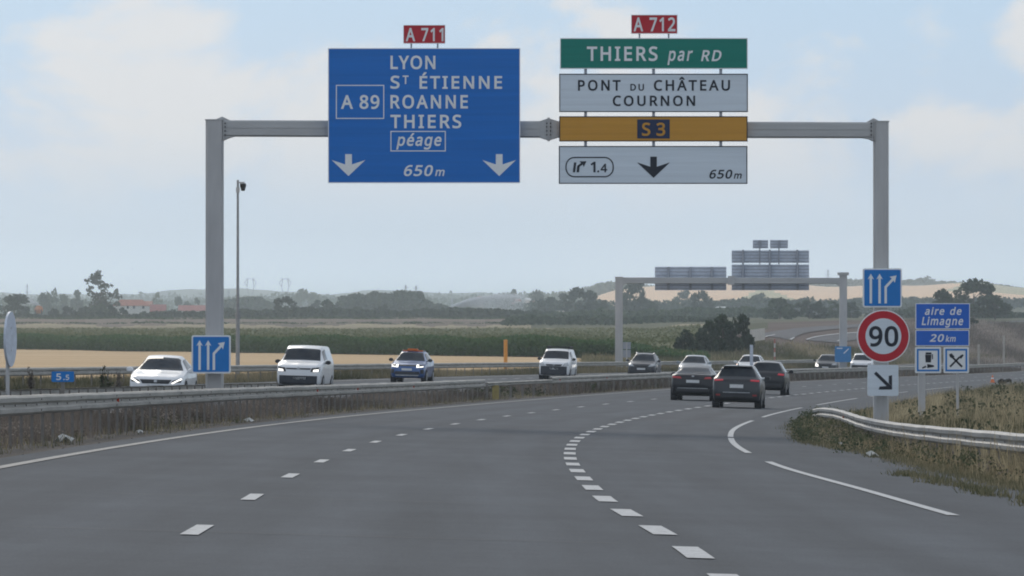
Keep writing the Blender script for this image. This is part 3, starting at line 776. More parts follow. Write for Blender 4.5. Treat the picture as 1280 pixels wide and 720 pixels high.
    'I': (272, '260 -21 11 -21 11 58 78 74 78 498 11 514 11 594 260 594 260 514 193 498 193 74 260 58', '5.7.6 5.8.7 4.8.5 4.9.8 3.9.4 3.10.9 2.10.3 2.11.10 1.11.2 1.0.11'),
    'L': (420, '57 -21 57 594 171 594 171 85 421 85 421 -21', '0.2.1 0.3.2 0.4.3 0.5.4'),
    'N': (609, '553 -21 436 -21 130 455 161 455 160 457 162 433 163 407 164 379 165 350 165 320 165 -21 57 -21 57 594 173 594 478 120 448 120 448 114 447 136 446 163 445 193 444 222 443 249 443 594 553 594', '11.3.12 3.13.12 3.2.13 2.14.13 21.23.22 21.0.23 11.4.3 1.14.2 11.5.4 11.6.5 11.7.6 11.8.7 11.9.8 11.10.9 20.0.21 19.0.20 18.0.19 17.0.18 16.0.17 15.0.16 1.15.14 1.0.15'),
    'O': (626, '598 287 594 221 581 160 558 106 526 59 486 21 436 -7 378 -24 314 -29 247 -23 188 -6 138 22 98 60 67 106 45 161 32 222 28 288 35 374 58 451 98 514 154 563 227 593 314 603 399 593 470 563 526 515 567 451 591 375 146 287 151 223 165 171 187 130 219 100 261 82 314 76 367 82 408 100 439 130 462 171 475 223 480 287 470 378 439 443 389 483 314 497 261 491 219 473 187 444 165 403 151 351', '21.23.22 21.24.23 20.24.21 20.25.24 19.44.20 44.25.20 19.45.44 43.25.44 19.46.45 42.25.43 42.26.25 18.46.19 18.47.46 18.48.47 41.26.42 41.27.26 17.48.18 17.49.48 40.27.41 16.49.17 40.0.27 16.28.49 15.28.16 15.29.28 39.0.40 39.1.0 14.29.15 39.2.1 14.30.29 38.2.39 13.30.14 38.3.2 13.31.30 37.3.38 36.3.37 13.32.31 12.32.13 36.4.3 12.33.32 35.4.36 11.33.12 35.5.4 11.34.33 34.5.35 11.5.34 10.5.11 10.6.5 9.6.10 9.7.6 8.7.9'),
    'P': (485, '231 594 332 582 407 545 451 484 465 405 462 366 452 329 435 294 409 263 374 237 331 218 278 206 216 202 171 202 171 -21 57 -21 57 594 222 490 171 490 171 306 207 306 255 308 291 316 317 329 334 346 345 369 348 400 341 440 321 467 283 483', '15.18.16 18.0.16 18.1.0 18.2.1 18.17.2 17.29.2 29.3.2 15.19.18 28.3.29 27.3.28 27.4.3 26.4.27 26.5.4 25.5.26 25.6.5 24.6.25 24.7.6 23.7.24 22.7.23 22.8.7 21.8.22 20.8.21 15.13.19 13.20.19 13.8.20 13.9.8 13.10.9 13.11.10 13.12.11 15.14.13'),
    'R': (499, '236 594 304 589 361 574 407 549 440 512 459 465 465 410 461 363 446 324 424 292 397 268 367 250 360 247 524 -21 391 -21 252 216 171 216 171 -21 57 -21 57 594 231 489 171 489 171 319 235 319 290 325 323 342 342 368 348 407 345 435 337 455 323 469 302 480 272 487', '18.21.19 21.0.19 21.1.0 21.2.1 21.3.2 21.20.3 20.4.3 18.22.21 32.4.20 31.4.32 31.5.4 30.5.31 29.5.30 28.5.29 28.6.5 27.6.28 27.7.6 26.7.27 26.8.7 25.8.26 25.9.8 24.9.25 24.10.9 23.10.24 18.16.22 16.23.22 16.10.23 16.11.10 16.12.11 16.15.12 15.13.12 18.17.16 14.13.15'),
    'S': (440, '424 153 417 100 395 54 361 18 315 -8 260 -24 199 -29 166 -28 134 -26 105 -22 78 -16 54 -9 20 5 20 119 80 96 117 85 159 78 201 76 237 78 265 85 285 96 299 110 306 127 309 147 307 167 300 183 288 197 266 212 234 227 188 245 152 260 121 276 93 294 69 315 51 340 37 368 30 400 27 435 34 483 54 525 86 558 128 582 176 597 231 602 278 599 322 592 362 582 416 561 379 460 329 479 297 488 264 494 230 496 200 494 178 487 162 478 151 466 145 451 142 434 145 413 151 397 163 383 183 369 213 355 254 338 302 318 343 296 377 270 403 239 419 199', '42.44.43 42.45.44 41.45.42 41.46.45 40.46.41 40.47.46 40.51.47 51.50.47 50.49.47 49.48.47 39.52.40 52.51.40 39.53.52 39.54.53 38.54.39 38.55.54 38.56.55 38.57.56 37.57.38 37.58.57 36.58.37 36.59.58 36.60.59 35.60.36 35.61.60 34.61.35 34.62.61 34.63.62 33.63.34 33.64.63 32.64.33 32.65.64 31.65.32 31.66.65 30.66.31 29.66.30 29.67.66 28.67.29 28.68.67 27.68.28 26.68.27 26.69.68 25.69.26 25.0.69 24.0.25 23.0.24 23.1.0 22.1.23 21.1.22 21.2.1 20.2.21 12.14.13 19.2.20 12.15.14 19.3.2 18.3.19 12.16.15 17.3.18 12.17.16 12.3.17 12.4.3 11.4.12 11.5.4 10.5.11 9.5.10 8.5.9 8.6.5 7.6.8'),
    'T': (446, '280 -21 166 -21 166 488 -13 488 -13 594 458 594 458 488 280 488', '3.5.4 3.6.5 2.6.3 1.7.2 7.6.2 1.0.7'),
    'U': (586, '534 201 528 141 508 85 474 38 426 1 365 -22 290 -29 189 -14 113 35 66 110 51 202 51 594 165 594 165 203 174 147 197 108 236 84 295 76 337 80 368 92 391 110 407 135 417 166 421 203 421 594 534 594', '10.12.11 10.13.12 23.25.24 23.0.25 9.13.10 22.0.23 22.1.0 9.14.13 21.1.22 21.2.1 9.15.14 20.2.21 8.15.9 19.2.20 19.3.2 8.16.15 18.3.19 8.17.16 17.3.18 8.3.17 8.4.3 7.4.8 7.5.4 6.5.7'),
    'Y': (454, '227 336 363 594 489 594 284 217 284 -21 170 -21 170 214 -35 594 91 594', '6.8.7 6.0.8 0.2.1 0.3.2 6.3.0 6.4.3 5.4.6'),
    'a': (450, '232 458 306 449 362 418 396 365 406 294 406 -21 317 -21 303 40 326 40 313 25 291 5 267 -10 240 -21 208 -27 172 -29 132 -25 94 -14 62 7 36 37 21 75 16 121 30 186 75 236 146 266 241 278 295 279 295 283 290 323 278 344 258 355 226 359 197 357 169 350 141 340 95 319 57 411 107 434 145 447 187 455 253 187 189 179 153 165 137 145 131 118 135 96 146 82 163 73 188 70 232 77 265 95 286 125 294 173 294 188', '38.1.0 37.1.38 37.2.1 36.2.37 35.2.36 35.29.2 29.3.2 34.33.35 33.32.35 32.31.35 31.30.35 30.29.35 28.3.29 27.3.28 27.4.3 26.4.27 26.5.4 25.5.26 24.52.25 52.5.25 23.52.24 22.52.23 21.40.22 40.39.22 39.52.22 51.5.52 21.41.40 21.42.41 20.42.21 50.5.51 20.43.42 19.43.20 19.44.43 49.7.50 7.5.50 19.45.44 18.45.19 48.8.49 8.7.49 18.46.45 48.9.8 6.5.7 47.9.48 18.47.46 18.9.47 17.9.18 17.10.9 16.10.17 16.11.10 16.12.11 15.12.16 15.13.12 14.13.15'),
    'd': (493, '219 -29 140 -14 76 34 36 111 23 214 36 318 76 395 140 443 220 459 256 457 286 449 313 438 336 423 355 406 364 395 336 395 337 386 336 404 334 422 333 437 333 630 446 630 446 -21 351 -21 340 37 364 37 356 26 336 8 313 -7 286 -19 255 -27 232 72 281 80 311 101 328 140 334 202 334 212 328 279 311 324 282 349 231 358 191 349 163 322 145 276 138 213 145 149 163 106 191 81', '19.21.20 19.22.21 7.9.8 18.22.19 7.10.9 7.11.10 6.11.7 17.22.18 6.12.11 6.13.12 16.22.17 6.40.13 40.14.13 15.22.16 5.41.6 41.40.6 39.14.40 39.15.14 39.38.15 38.37.15 37.22.15 5.42.41 5.43.42 4.43.5 36.22.37 4.44.43 3.44.4 35.22.36 3.45.44 34.22.35 3.46.45 33.22.34 2.46.3 2.47.46 32.24.33 24.22.33 2.31.47 31.25.32 25.24.32 31.26.25 23.22.24 2.26.31 1.26.2 1.27.26 1.28.27 1.29.28 0.29.1 0.30.29'),
    'e': (452, '234 459 291 452 340 432 380 399 409 355 427 303 432 245 432 180 142 180 147 144 170 105 205 82 255 73 291 75 322 80 352 89 413 112 413 6 366 -12 331 -22 294 -27 250 -29 189 -22 133 -2 86 33 51 81 30 141 23 212 29 281 49 342 80 391 123 429 175 451 234 359 196 352 169 333 150 301 145 278 315 278 314 288 307 313 296 333 281 347 260 356', '32.1.0 32.2.1 31.2.32 31.3.2 30.3.31 30.33.3 33.43.3 43.4.3 30.34.33 29.34.30 42.4.43 29.35.34 41.4.42 29.36.35 41.5.4 40.5.41 28.36.29 39.5.40 28.37.36 39.6.5 38.6.39 27.37.28 27.38.37 27.6.38 27.7.6 26.8.27 8.7.27 26.9.8 25.9.26 25.10.9 24.10.25 24.11.10 15.17.16 14.17.15 24.12.11 13.17.14 12.17.13 24.17.12 23.17.24 23.18.17 22.18.23 22.19.18 22.20.19 21.20.22'),
    'g': (493, '219 459 265 455 306 441 342 418 364 394 342 394 351 451 446 451 446 -8 440 -68 423 -119 393 -161 350 -191 297 -208 233 -213 186 -212 143 -206 104 -197 57 -180 57 -68 118 -95 154 -105 194 -111 235 -113 278 -106 308 -86 327 -56 334 -11 334 4 334 16 335 33 336 48 335 36 364 36 343 12 308 -11 267 -25 220 -29 138 -13 74 37 35 114 23 214 35 312 74 391 138 442 231 357 203 353 182 342 164 323 150 296 141 259 138 214 145 149 164 104 192 80 233 71 259 73 281 78 297 86 310 98 321 115 328 136 333 164 335 198 335 213 332 264 323 301 309 327 290 344 265 354', '44.1.0 44.2.1 5.7.6 5.8.7 43.2.44 43.3.2 43.45.3 45.4.3 43.46.45 69.4.45 42.46.43 68.4.69 42.47.46 68.5.4 68.67.5 67.66.5 66.8.5 42.48.47 42.49.48 65.8.66 41.49.42 41.50.49 64.8.65 41.51.50 40.51.41 63.8.64 40.52.51 62.8.63 61.8.62 40.53.52 60.8.61 39.53.40 59.32.60 32.8.60 39.54.53 58.32.59 57.32.58 39.55.54 56.33.57 33.32.57 56.34.33 31.8.32 55.34.56 38.55.39 38.34.55 30.8.31 29.8.30 38.35.34 28.8.29 38.36.35 37.36.38 27.8.28 27.9.8 26.9.27 25.9.26 25.10.9 18.20.19 24.10.25 24.11.10 18.21.20 18.22.21 23.11.24 18.23.22 18.11.23 18.12.11 17.12.18 17.13.12 16.13.17 15.13.16 15.14.13'),
    'i': (207, '104 612 127 608 148 596 162 574 166 546 162 519 148 497 127 484 104 480 80 484 59 497 45 519 41 546 45 574 60 596 81 608 160 451 160 -21 47 -21 47 451', '18.16.19 18.17.16 15.1.0 14.1.15 14.2.1 13.2.14 13.3.2 12.3.13 12.4.3 11.4.12 11.5.4 10.5.11 10.6.5 9.6.10 9.7.6 8.7.9'),
    'k': (428, '159 291 159 276 158 256 157 237 157 242 128 242 127 242 136 253 146 265 156 277 165 289 174 299 317 451 452 448 262 245 463 -21 325 -21 184 170 159 148 159 -21 47 -21 47 630 159 630', '20.22.21 20.0.22 11.13.12 11.14.13 20.1.0 10.14.11 20.2.1 9.14.10 8.14.9 20.3.2 7.14.8 7.15.14 6.17.7 17.15.7 20.4.3 5.17.6 20.5.4 20.18.5 18.17.5 16.15.17 20.19.18'),
    'm': (750, '540 459 611 449 664 416 696 358 706 281 706 -21 594 -21 594 275 589 315 577 339 558 352 528 357 483 350 455 329 439 292 432 236 432 -21 321 -21 321 276 318 304 313 325 304 339 292 349 276 355 254 357 220 354 198 343 181 326 170 301 162 267 160 222 160 -21 47 -21 47 451 143 451 153 392 129 392 139 406 160 425 184 440 210 451 238 457 267 459 316 454 359 439 394 412 409 387 392 387 413 413 451 439 494 454', '41.43.42 50.1.0 40.43.41 40.44.43 49.1.50 39.44.40 32.34.33 32.35.34 49.2.1 38.44.39 38.45.44 48.2.49 37.45.38 48.10.2 10.3.2 37.46.45 47.11.48 11.10.48 36.24.37 24.46.37 36.25.24 23.46.24 47.12.11 22.46.23 36.26.25 9.3.10 32.36.35 32.28.36 28.27.36 27.26.36 47.13.12 21.46.22 21.47.46 21.13.47 20.13.21 8.3.9 8.4.3 20.14.13 19.14.20 7.4.8 32.29.28 18.14.19 18.15.14 7.5.4 17.15.18 6.5.7 32.30.29 17.16.15 32.31.30'),
    'n': (496, '276 459 350 449 407 416 441 359 452 281 452 -21 340 -21 340 274 335 314 322 338 300 352 265 357 213 349 183 325 166 284 160 222 160 -21 47 -21 47 451 143 451 153 392 129 392 140 406 163 426 189 441 216 451 245 457', '26.1.0 25.1.26 24.1.25 17.19.18 17.20.19 24.2.1 23.2.24 22.2.23 22.11.2 11.10.2 10.3.2 21.11.22 21.12.11 9.3.10 17.21.20 17.14.21 14.13.21 13.12.21 8.3.9 8.4.3 7.4.8 17.15.14 7.5.4 6.5.7 17.16.15'),
    'p': (493, '274 459 353 444 417 397 457 320 470 216 464 145 446 84 417 35 377 -1 328 -22 272 -29 238 -27 207 -19 180 -8 157 7 138 24 129 34 157 34 156 41 158 22 159 2 160 -16 160 -213 47 -213 47 451 144 451 153 392 129 392 137 403 156 421 179 437 206 449 237 456 259 357 226 354 201 344 184 328 171 305 163 272 160 229 160 216 162 170 170 133 183 106 200 87 226 76 261 72 290 76 312 89 330 109 344 138 352 174 355 216 348 278 330 322 301 348', '32.1.0 31.1.32 23.25.24 23.26.25 30.1.31 30.2.1 29.2.30 28.2.29 27.33.28 33.2.28 33.55.2 55.3.2 27.34.33 27.35.34 23.27.26 23.38.27 38.37.27 37.36.27 36.35.27 54.3.55 53.3.54 53.4.3 52.4.53 23.39.38 23.40.39 51.4.52 23.41.40 51.5.4 50.5.51 23.42.41 50.6.5 49.6.50 23.17.42 17.43.42 48.6.49 17.44.43 48.7.6 47.7.48 17.45.44 46.7.47 17.16.45 16.46.45 23.18.17 15.46.16 15.7.46 15.8.7 23.19.18 14.8.15 13.8.14 23.20.19 13.9.8 12.9.13 11.9.12 23.21.20 11.10.9 23.22.21'),
    'r': (331, '268 459 282 459 297 458 311 456 343 450 328 343 296 350 285 351 274 352 265 353 244 350 225 344 208 334 192 320 179 302 169 281 162 257 160 229 160 -21 47 -21 47 451 145 451 153 372 126 372 135 387 155 410 178 430 205 445 236 456', '28.1.0 28.2.1 28.3.2 28.4.3 27.4.28 27.5.4 19.21.20 19.22.21 26.5.27 25.6.26 6.5.26 24.9.25 9.8.25 8.7.25 7.6.25 23.10.24 10.9.24 23.11.10 23.12.11 19.23.22 19.15.23 15.14.23 14.13.23 13.12.23 19.16.15 19.17.16 19.18.17'),
    'Â': (512, '302 778 319 750 334 730 352 709 371 688 389 669 412 646 412 608 334 608 307 626 284 644 261 664 253 672 246 665 224 645 201 627 174 608 98 608 98 646 120 669 138 688 156 709 174 730 189 750 207 778 423 -21 354 156 156 156 87 -21 -31 -21 209 596 303 596 542 -21 263 407 259 417 254 431 249 449 243 467 239 483 256 454 271 479 267 462 262 446 258 432 254 419 250 408 195 262 316 262', '29.31.30 29.39.31 39.32.31 29.40.39 38.32.39 37.32.38 29.41.40 36.32.37 29.42.41 35.32.36 29.43.42 29.44.43 34.32.35 29.45.44 33.32.34 29.46.45 47.32.33 29.27.46 27.47.46 27.26.47 26.32.47 29.28.27 25.32.26 23.0.24 23.1.0 22.1.23 22.2.1 21.2.22 21.12.2 12.3.2 21.13.12 11.3.12 20.13.21 11.4.3 20.14.13 10.4.11 19.14.20 10.5.4 19.15.14 9.5.10 18.15.19 9.6.5 18.16.15 8.6.9 17.16.18 8.7.6'),
    'É': (446, '384 742 371 724 358 708 344 691 328 674 311 657 294 640 277 625 256 608 181 608 181 645 198 667 211 686 224 707 238 728 250 749 266 778 384 778 419 -21 57 -21 57 594 419 594 419 488 171 488 171 351 404 351 404 247 171 247 171 84 419 84', '19.23.20 23.21.20 23.22.21 19.24.23 19.27.24 27.25.24 27.26.25 19.28.27 19.29.28 19.18.29 15.17.16 15.0.17 15.1.0 14.1.15 14.2.1 14.3.2 13.3.14 13.4.3 12.4.13 12.5.4 11.5.12 11.6.5 11.7.6 10.7.11 10.8.7 9.8.10'),
    'é': (452, '368 600 355 581 342 565 328 549 312 531 295 514 278 498 261 482 240 465 165 465 165 503 182 525 195 543 208 564 222 586 234 606 250 635 368 635 234 459 291 452 340 432 380 399 409 355 427 303 432 245 432 180 142 180 147 144 170 105 205 82 255 73 291 75 322 80 352 89 413 112 413 6 366 -12 331 -22 294 -27 250 -29 189 -22 133 -2 86 33 51 81 30 141 23 212 29 281 49 342 80 391 123 429 175 451 234 359 196 352 169 333 150 301 145 278 315 278 314 288 307 313 296 333 281 347 260 356', '50.19.18 50.20.19 49.20.50 49.21.20 48.21.49 48.51.21 51.61.21 61.22.21 48.52.51 47.52.48 60.22.61 47.53.52 59.22.60 47.54.53 59.23.22 58.23.59 46.54.47 57.23.58 46.55.54 57.24.23 56.24.57 45.55.46 45.56.55 45.24.56 45.25.24 44.26.45 26.25.45 44.27.26 43.27.44 43.28.27 42.28.43 42.29.28 33.35.34 32.35.33 42.30.29 31.35.32 30.35.31 42.35.30 41.35.42 41.36.35 40.36.41 40.37.36 40.38.37 39.38.40 15.17.16 15.0.17 15.1.0 14.1.15 14.2.1 14.3.2 13.3.14 13.4.3 12.4.13 12.5.4 11.5.12 11.6.5 11.7.6 10.7.11 10.8.7 9.8.10'),
}
GL = {}
for ch_, (adv_, pv_, pf_) in GLYPH.items():
    q_ = [int(t) / 1000 for t in pv_.split()]
    GL[ch_] = (adv_ / 1000, list(zip(q_[0::2], q_[1::2])), [tuple(int(i) for i in t.split('.')) for t in pf_.split()])
CAPB, CAPT = min(v[1] for v in GL['H'][1]), max(v[1] for v in GL['H'][1])
CAPH = CAPT - CAPB


def glyphs(text, bold, italic, space):
    """Outline of a word, baseline at 0; space widens the tracking."""
    vs, fs, x = [], [], 0.0
    for ch in text:
        if ch == ' ':
            x += 0.26
            continue
        adv, pv, pf = GL[ch]
        n = len(vs)
        vs += [(x + px + (0.21 * (py - CAPB) if italic else 0), py - CAPB) for px, py in pv]
        fs += [tuple(i + n for i in t) for t in pf]
        x += adv + (space - 1.0) * 0.55
    return vs, fs


class Sign:
    """A flat sign facing the traffic at distance D. Everything on it is given in pixels of the photograph's plan of it."""
    def __init__(self, name, label, cat, box, D, base=None, group=None):
        x0, y0, x1, y1 = box
        self.D = D
        b = W((x0 + x1) / 2, base if base is not None else y1, D)
        self.root = thing(name, label, cat, tuple(b), group=group)

    def xz(self, x, y):
        p = W(x, y, self.D)
        return p.x, p.z

    def plate(self, box, m, name='panel', y0=0.0, y1=0.04, r=0.0):
        x0, yb0, x1, yb1 = box
        if r:
            pts = []
            for cx, cy, a0 in ((x1 - r, yb0 + r, 0), (x0 + r, yb0 + r, 90), (x0 + r, yb1 - r, 180), (x1 - r, yb1 - r, 270)):
                for k in range(5):
                    a = math.radians(a0 + 22.5 * k)
                    pts.append((cx + r * math.cos(a), cy - r * math.sin(a)))
        else:
            pts = [(x0, yb0), (x0, yb1), (x1, yb1), (x1, yb0)]
        return MB().prism([self.xz(*p) for p in pts], self.D + y0, self.D + y1).build(name, m, self.root)

    def poly(self, pts, m, name, layer=1):
        return MB().prism([self.xz(*p) for p in pts], self.D - 0.006 * layer, self.D + 0.001).build(name, m, self.root)

    def polys(self, many, m, name, layer=1):
        mb = MB()
        for pts in many:
            mb.prism([self.xz(*p) for p in pts], self.D - 0.006 * layer, self.D + 0.001)
        return mb.build(name, m, self.root)

    def frame(self, box, t, m, name='border', layer=1, r=0.0):
        x0, y0, x1, y1 = box
        mb = MB()
        if r:
            n = 8
            def rr(q):
                pts = []
                rad = r - q
                for cx, cy, a0 in ((x1 - r, y0 + r, 0), (x0 + r, y0 + r, 90), (x0 + r, y1 - r, 180), (x1 - r, y1 - r, 270)):
                    for k in range(n + 1):
                        a = math.radians(a0 + 90 / n * k)
                        pts.append((cx + rad * math.cos(a), cy - rad * math.sin(a)))
                return pts
            A, B = rr(0), rr(t)
            for i in range(len(A)):
                j = (i + 1) % len(A)
                if (A[i][0] - A[j][0]) ** 2 + (A[i][1] - A[j][1]) ** 2 < 1e-6:
                    continue
                mb.prism([self.xz(*A[i]), self.xz(*A[j]), self.xz(*B[j]), self.xz(*B[i])], self.D - 0.006 * layer, self.D + 0.001)
        else:
            for q in ((x0, y0, x1, y0 + t), (x0, y1 - t, x1, y1), (x0, y0 + t, x0 + t, y1 - t), (x1 - t, y0 + t, x1, y1 - t)):
                mb.prism([self.xz(q[0], q[1]), self.xz(q[0], q[3]), self.xz(q[2], q[3]), self.xz(q[2], q[1])], self.D - 0.006 * layer, self.D + 0.001)
        return mb.build(name, m, self.root)

    def text(self, s, x0, x1, base, cap, m, italic=False, bold=0.02, space=1.12, name='lettering', layer=1):
        items = s if isinstance(s, list) else [(s, x0, x1, base, cap)]
        for t, a, b, bs, cp in items:
            mb = MB()
            vs, fs = glyphs(t, bold, italic, space)
            mn, mx = min(v[0] for v in vs), max(v[0] for v in vs)
            n = len(vs)
            P = [self.xz(a + (v[0] - mn) / (mx - mn) * (b - a), bs - v[1] / CAPH * cp) for v in vs]
            mb.add([(x, self.D - 0.006 * layer, z) for x, z in P], fs)
            mb.build(name, m, self.root)


def down_arrow(cx, y0, y1, w):
    h = y1 - y0
    q = lambda a, b: (cx + a * w, y0 + b * h)
    return [q(-.2, 0), q(.2, 0), q(.2, .47), q(1, .27), q(0, 1), q(-1, .27), q(-.2, .47)]


def lane_arrows(x0, y0, s, x=(0.27, 0.50, 0.66)):
    """Two straight arrows and one bearing right, on a square of side s."""
    q = lambda a, b: (x0 + a * s, y0 + b * s)
    out = []
    for c in x[:2]:
        out.append([q(c - .032, .9), q(c + .032, .9), q(c + .032, .24), q(c + .085, .27), q(c, .12), q(c - .085, .27), q(c - .032, .24)])
    c = x[2]
    out.append([q(c - .032, .9), q(c + .032, .9), q(c + .032, .485), q(c + .205, .30), q(c + .24, .36), q(c + .285, .165), q(c + .105, .20), q(c + .16, .25), q(c - .032, .455)])
    return out


D1 = 150.55
# ------------------------------------------------------------------ main gantry
gL = offset_for(266.5, 151)
zl = float(road(151, gL)[2])
g = thing('sign_gantry', 'large grey steel gantry spanning the near carriageway, carrying the blue and green signs', 'gantry', (W(686, 440, 151).x, 151, zl))


def gantry_post(x0, x1, ytop, D, root, zb, name='post'):
    a, b = W(x0, ytop, D), W(x1, ytop, D)
    c, w, t = (a.x + b.x) / 2, (b.x - a.x) / 2, 0.05
    mb = MB()
    pl = [(-w, -w + t), (-w + t, -w), (w - t, -w), (w, -w + t), (w, w - t), (w - t, w), (-w + t, w), (-w, w - t)]
    vs = [(c + x, D + y, zb) for x, y in pl] + [(c + x, D + y, a.z) for x, y in pl]
    mb.add(vs, [(i, (i + 1) % 8, (i + 1) % 8 + 8, i + 8) for i in range(8)] + [tuple(range(7, -1, -1)), tuple(range(8, 16))])
    mb.box(c - w - 0.015, c + w + 0.015, D - w - 0.015, D + w + 0.015, a.z, a.z + 0.025)
    return mb.build(name, 'steel', root)


gantry_post(257.3, 279.3, 150.5, 151, g, zl - 0.4).rotation_euler = (0, 0, 0)
zr = float(road(151, 9.6)[2])
gantry_post(1091.8, 1110.6, 152.5, 151, g, zr - 0.6)
for x in (257.3 + 11, 1101.2):
    mb = MB()
    c = W(x, 440, 151).x
    zz = zl if x < 600 else zr
    mb.box(c - 0.42, c + 0.42, 150.6, 151.4, zz - 0.3, zz + 0.12)
    mb.build('footing', 'concrete', g)


def beam(xa, ya0, ya1, xb, yb0, yb1, D, root, name='beam', t=0.2):
    A0, A1, B0, B1 = W(xa, ya0, D), W(xa, ya1, D), W(xb, yb0, D), W(xb, yb1, D)
    mb = MB()
    vs = []
    for P0, P1 in ((A0, A1), (B0, B1)):
        h = P0.z - P1.z
        for y, z in ((-t, P1.z + 0.03), (-t + 0.03, P1.z), (t - 0.03, P1.z), (t, P1.z + 0.03), (t, P0.z - 0.03), (t - 0.03, P0.z), (-t + 0.03, P0.z), (-t, P0.z - 0.03)):
            vs.append((P0.x, D + y, z))
    mb.add(vs, [(i, (i + 1) % 8, (i + 1) % 8 + 8, i + 8) for i in range(8)] + [tuple(range(8)), tuple(range(15, 7, -1))])
    zm0, zm1 = (A0.z * .55 + A1.z * .45), (B0.z * .55 + B1.z * .45)
    vs = [(A0.x, D - t - 0.012, zm0 - 0.012), (B0.x, D - t - 0.012, zm1 - 0.012), (B0.x, D - t - 0.012, zm1 + 0.012), (A0.x, D - t - 0.012, zm0 + 0.012)]
    vs += [(x, D - t + 0.01, z) for x, y, z in vs]
    mb.add(vs, [(0, 1, 2, 3), (0, 4, 5, 1), (2, 6, 7, 3), (1, 5, 6, 2), (3, 7, 4, 0)])
    return mb.build(name, 'beam', root)


beam(279.3, 150.5, 170.5, 685.6, 151.5, 172, 151, g)
beam(686.4, 151.5, 172, 1091.8, 153, 172.5, 151, g)


def joint(pts, D, root, t, name='joint_plate'):
    mb = MB().prism([(W(x, y, D).x, W(x, y, D).z) for x, y in pts], D - t, D + t)
    return mb.build(name, 'beam', root)


joint([(268, 150.2), (278, 145.8), (287, 150.2), (279.8, 151)], 151, g, 0.17)
joint([(279.5, 170), (279.5, 175.6), (285, 173), (294, 170.2)], 151, g, 0.19)
joint([(1083, 152.8), (1091.5, 147.8), (1100, 152.2), (1091.5, 153.5)], 151, g, 0.17)
joint([(1091.6, 172), (1091.6, 176.5), (1086, 173.8), (1077, 172.2)], 151, g, 0.19)
joint([(675, 151.5), (685.5, 148), (697, 151.5), (697, 172), (686, 175.5), (675, 172)], 151, g, 0.215)
mb = MB()
for x in (684.9, 686.6):
    a = W(x, 147.2, 151)
    mb.box(a.x - 0.012, a.x + 0.012, 150.74, 151.25, W(0, 176.2, 151).z, a.z)
for x, y0, y1 in ((277.7, 149, 175), (280.2, 149, 175), (1090.5, 150, 176), (1093, 150, 176)):
    a = W(x, y0, 151)
    mb.box(a.x - 0.012, a.x + 0.012, 150.775, 151.2, W(0, y1, 151).z, a.z)
mb.build('flange', 'steel', g)
mb = MB()
for x in (281.3, 1089.2, 683.6, 688.2):
    for y in (154, 158.5, 163.5, 168.5):
        p = W(x, y, 150.77)
        mb.tube([(p.x, 150.74, p.z), (p.x, 150.80, p.z)], 0.018, 6)
mb.build('bolt', 'dark', g)
for x in (450, 530, 610):
    a, b = W(x, 62, 150.7), W(x, 226, 150.7)
    MB().box(a.x - 0.05, a.x + 0.05, 150.6, 150.78, b.z, a.z).build('sign_support', 'sign_back_rib', g)
for x in (732, 817, 901):
    a, b = W(x, 52, 150.7), W(x, 227, 150.7)
    MB().box(a.x - 0.035, a.x + 0.035, 150.6, 150.78, b.z, a.z).build('sign_support', 'sign_back_rib', g)

s = Sign('direction_sign', 'big square blue sign reading LYON, ST ÉTIENNE, ROANNE, THIERS with two down arrows', 'road sign', (410, 60, 650, 229), D1)
s.plate((410, 60, 650.3, 228.8), 'sign_blue', r=0.8)
s.frame((410, 60, 650.3, 228.8), 1.0, 'letter_white')
s.text([('LYON', 488, 544.2, 86.3, 16.8)], 0, 0, 0, 0, 'letter_white')
s.text([('S', 488, 499.5, 110.7, 16.2), ('T', 503.3, 510.6, 105, 10.8), ('ÉTIENNE', 524.4, 627.6, 110.9, 16.0)], 0, 0, 0, 0, 'letter_white', space=1.2)
s.text([('ROANNE', 488, 584.8, 135.5, 16.8)], 0, 0, 0, 0, 'letter_white', space=1.2)
s.text([('THIERS', 488, 576.6, 160.2, 16.8)], 0, 0, 0, 0, 'letter_white', space=1.2)
s.text([('péage', 495.2, 551.9, 182.3, 15.0)], 0, 0, 0, 0, 'letter_white', True, 0.015)
s.frame((488, 163.6, 557.2, 189.2), 1.2, 'letter_white', 'toll_box')
s.text([('A 89', 426, 474.2, 136, 17.2)], 0, 0, 0, 0, 'letter_white', space=1.1)
s.frame((419.8, 106, 480.2, 148.5), 1.2, 'letter_white', 'route_box')
s.text([('650', 504.8, 541.2, 220, 13.6), ('m', 543.8, 555.8, 220, 10.2)], 0, 0, 0, 0, 'letter_white', True, 0.01)
s.poly(down_arrow(435.6, 192.6, 220, 21), 'letter_white', 'arrow')
s.poly(down_arrow(624, 192.6, 220, 21), 'letter_white', 'arrow')

s = Sign('route_tag', 'small red tag reading A 711 standing on the blue sign', 'road sign', (504, 31, 556.4, 54.5), D1, 60)
s.plate((504, 31, 556.6, 54.3), 'sign_red')
s.frame((504, 31, 556.6, 54.3), 0.7, 'letter_white')
s.text([('A', 507, 519, 51.4, 16.6), ('711', 526.5, 554.3, 51.4, 16.6)], 0, 0, 0, 0, 'letter_white', bold=0.025)
mb = MB()
for x in (514, 547):
    mb.box(W(x, 0, D1).x - 0.02, W(x, 0, D1).x + 0.02, D1 + 0.042, D1 + 0.07, W(0, 61.5, D1).z, W(0, 36, D1).z)
mb.build('strut', 'sign_back_rib', s.root)

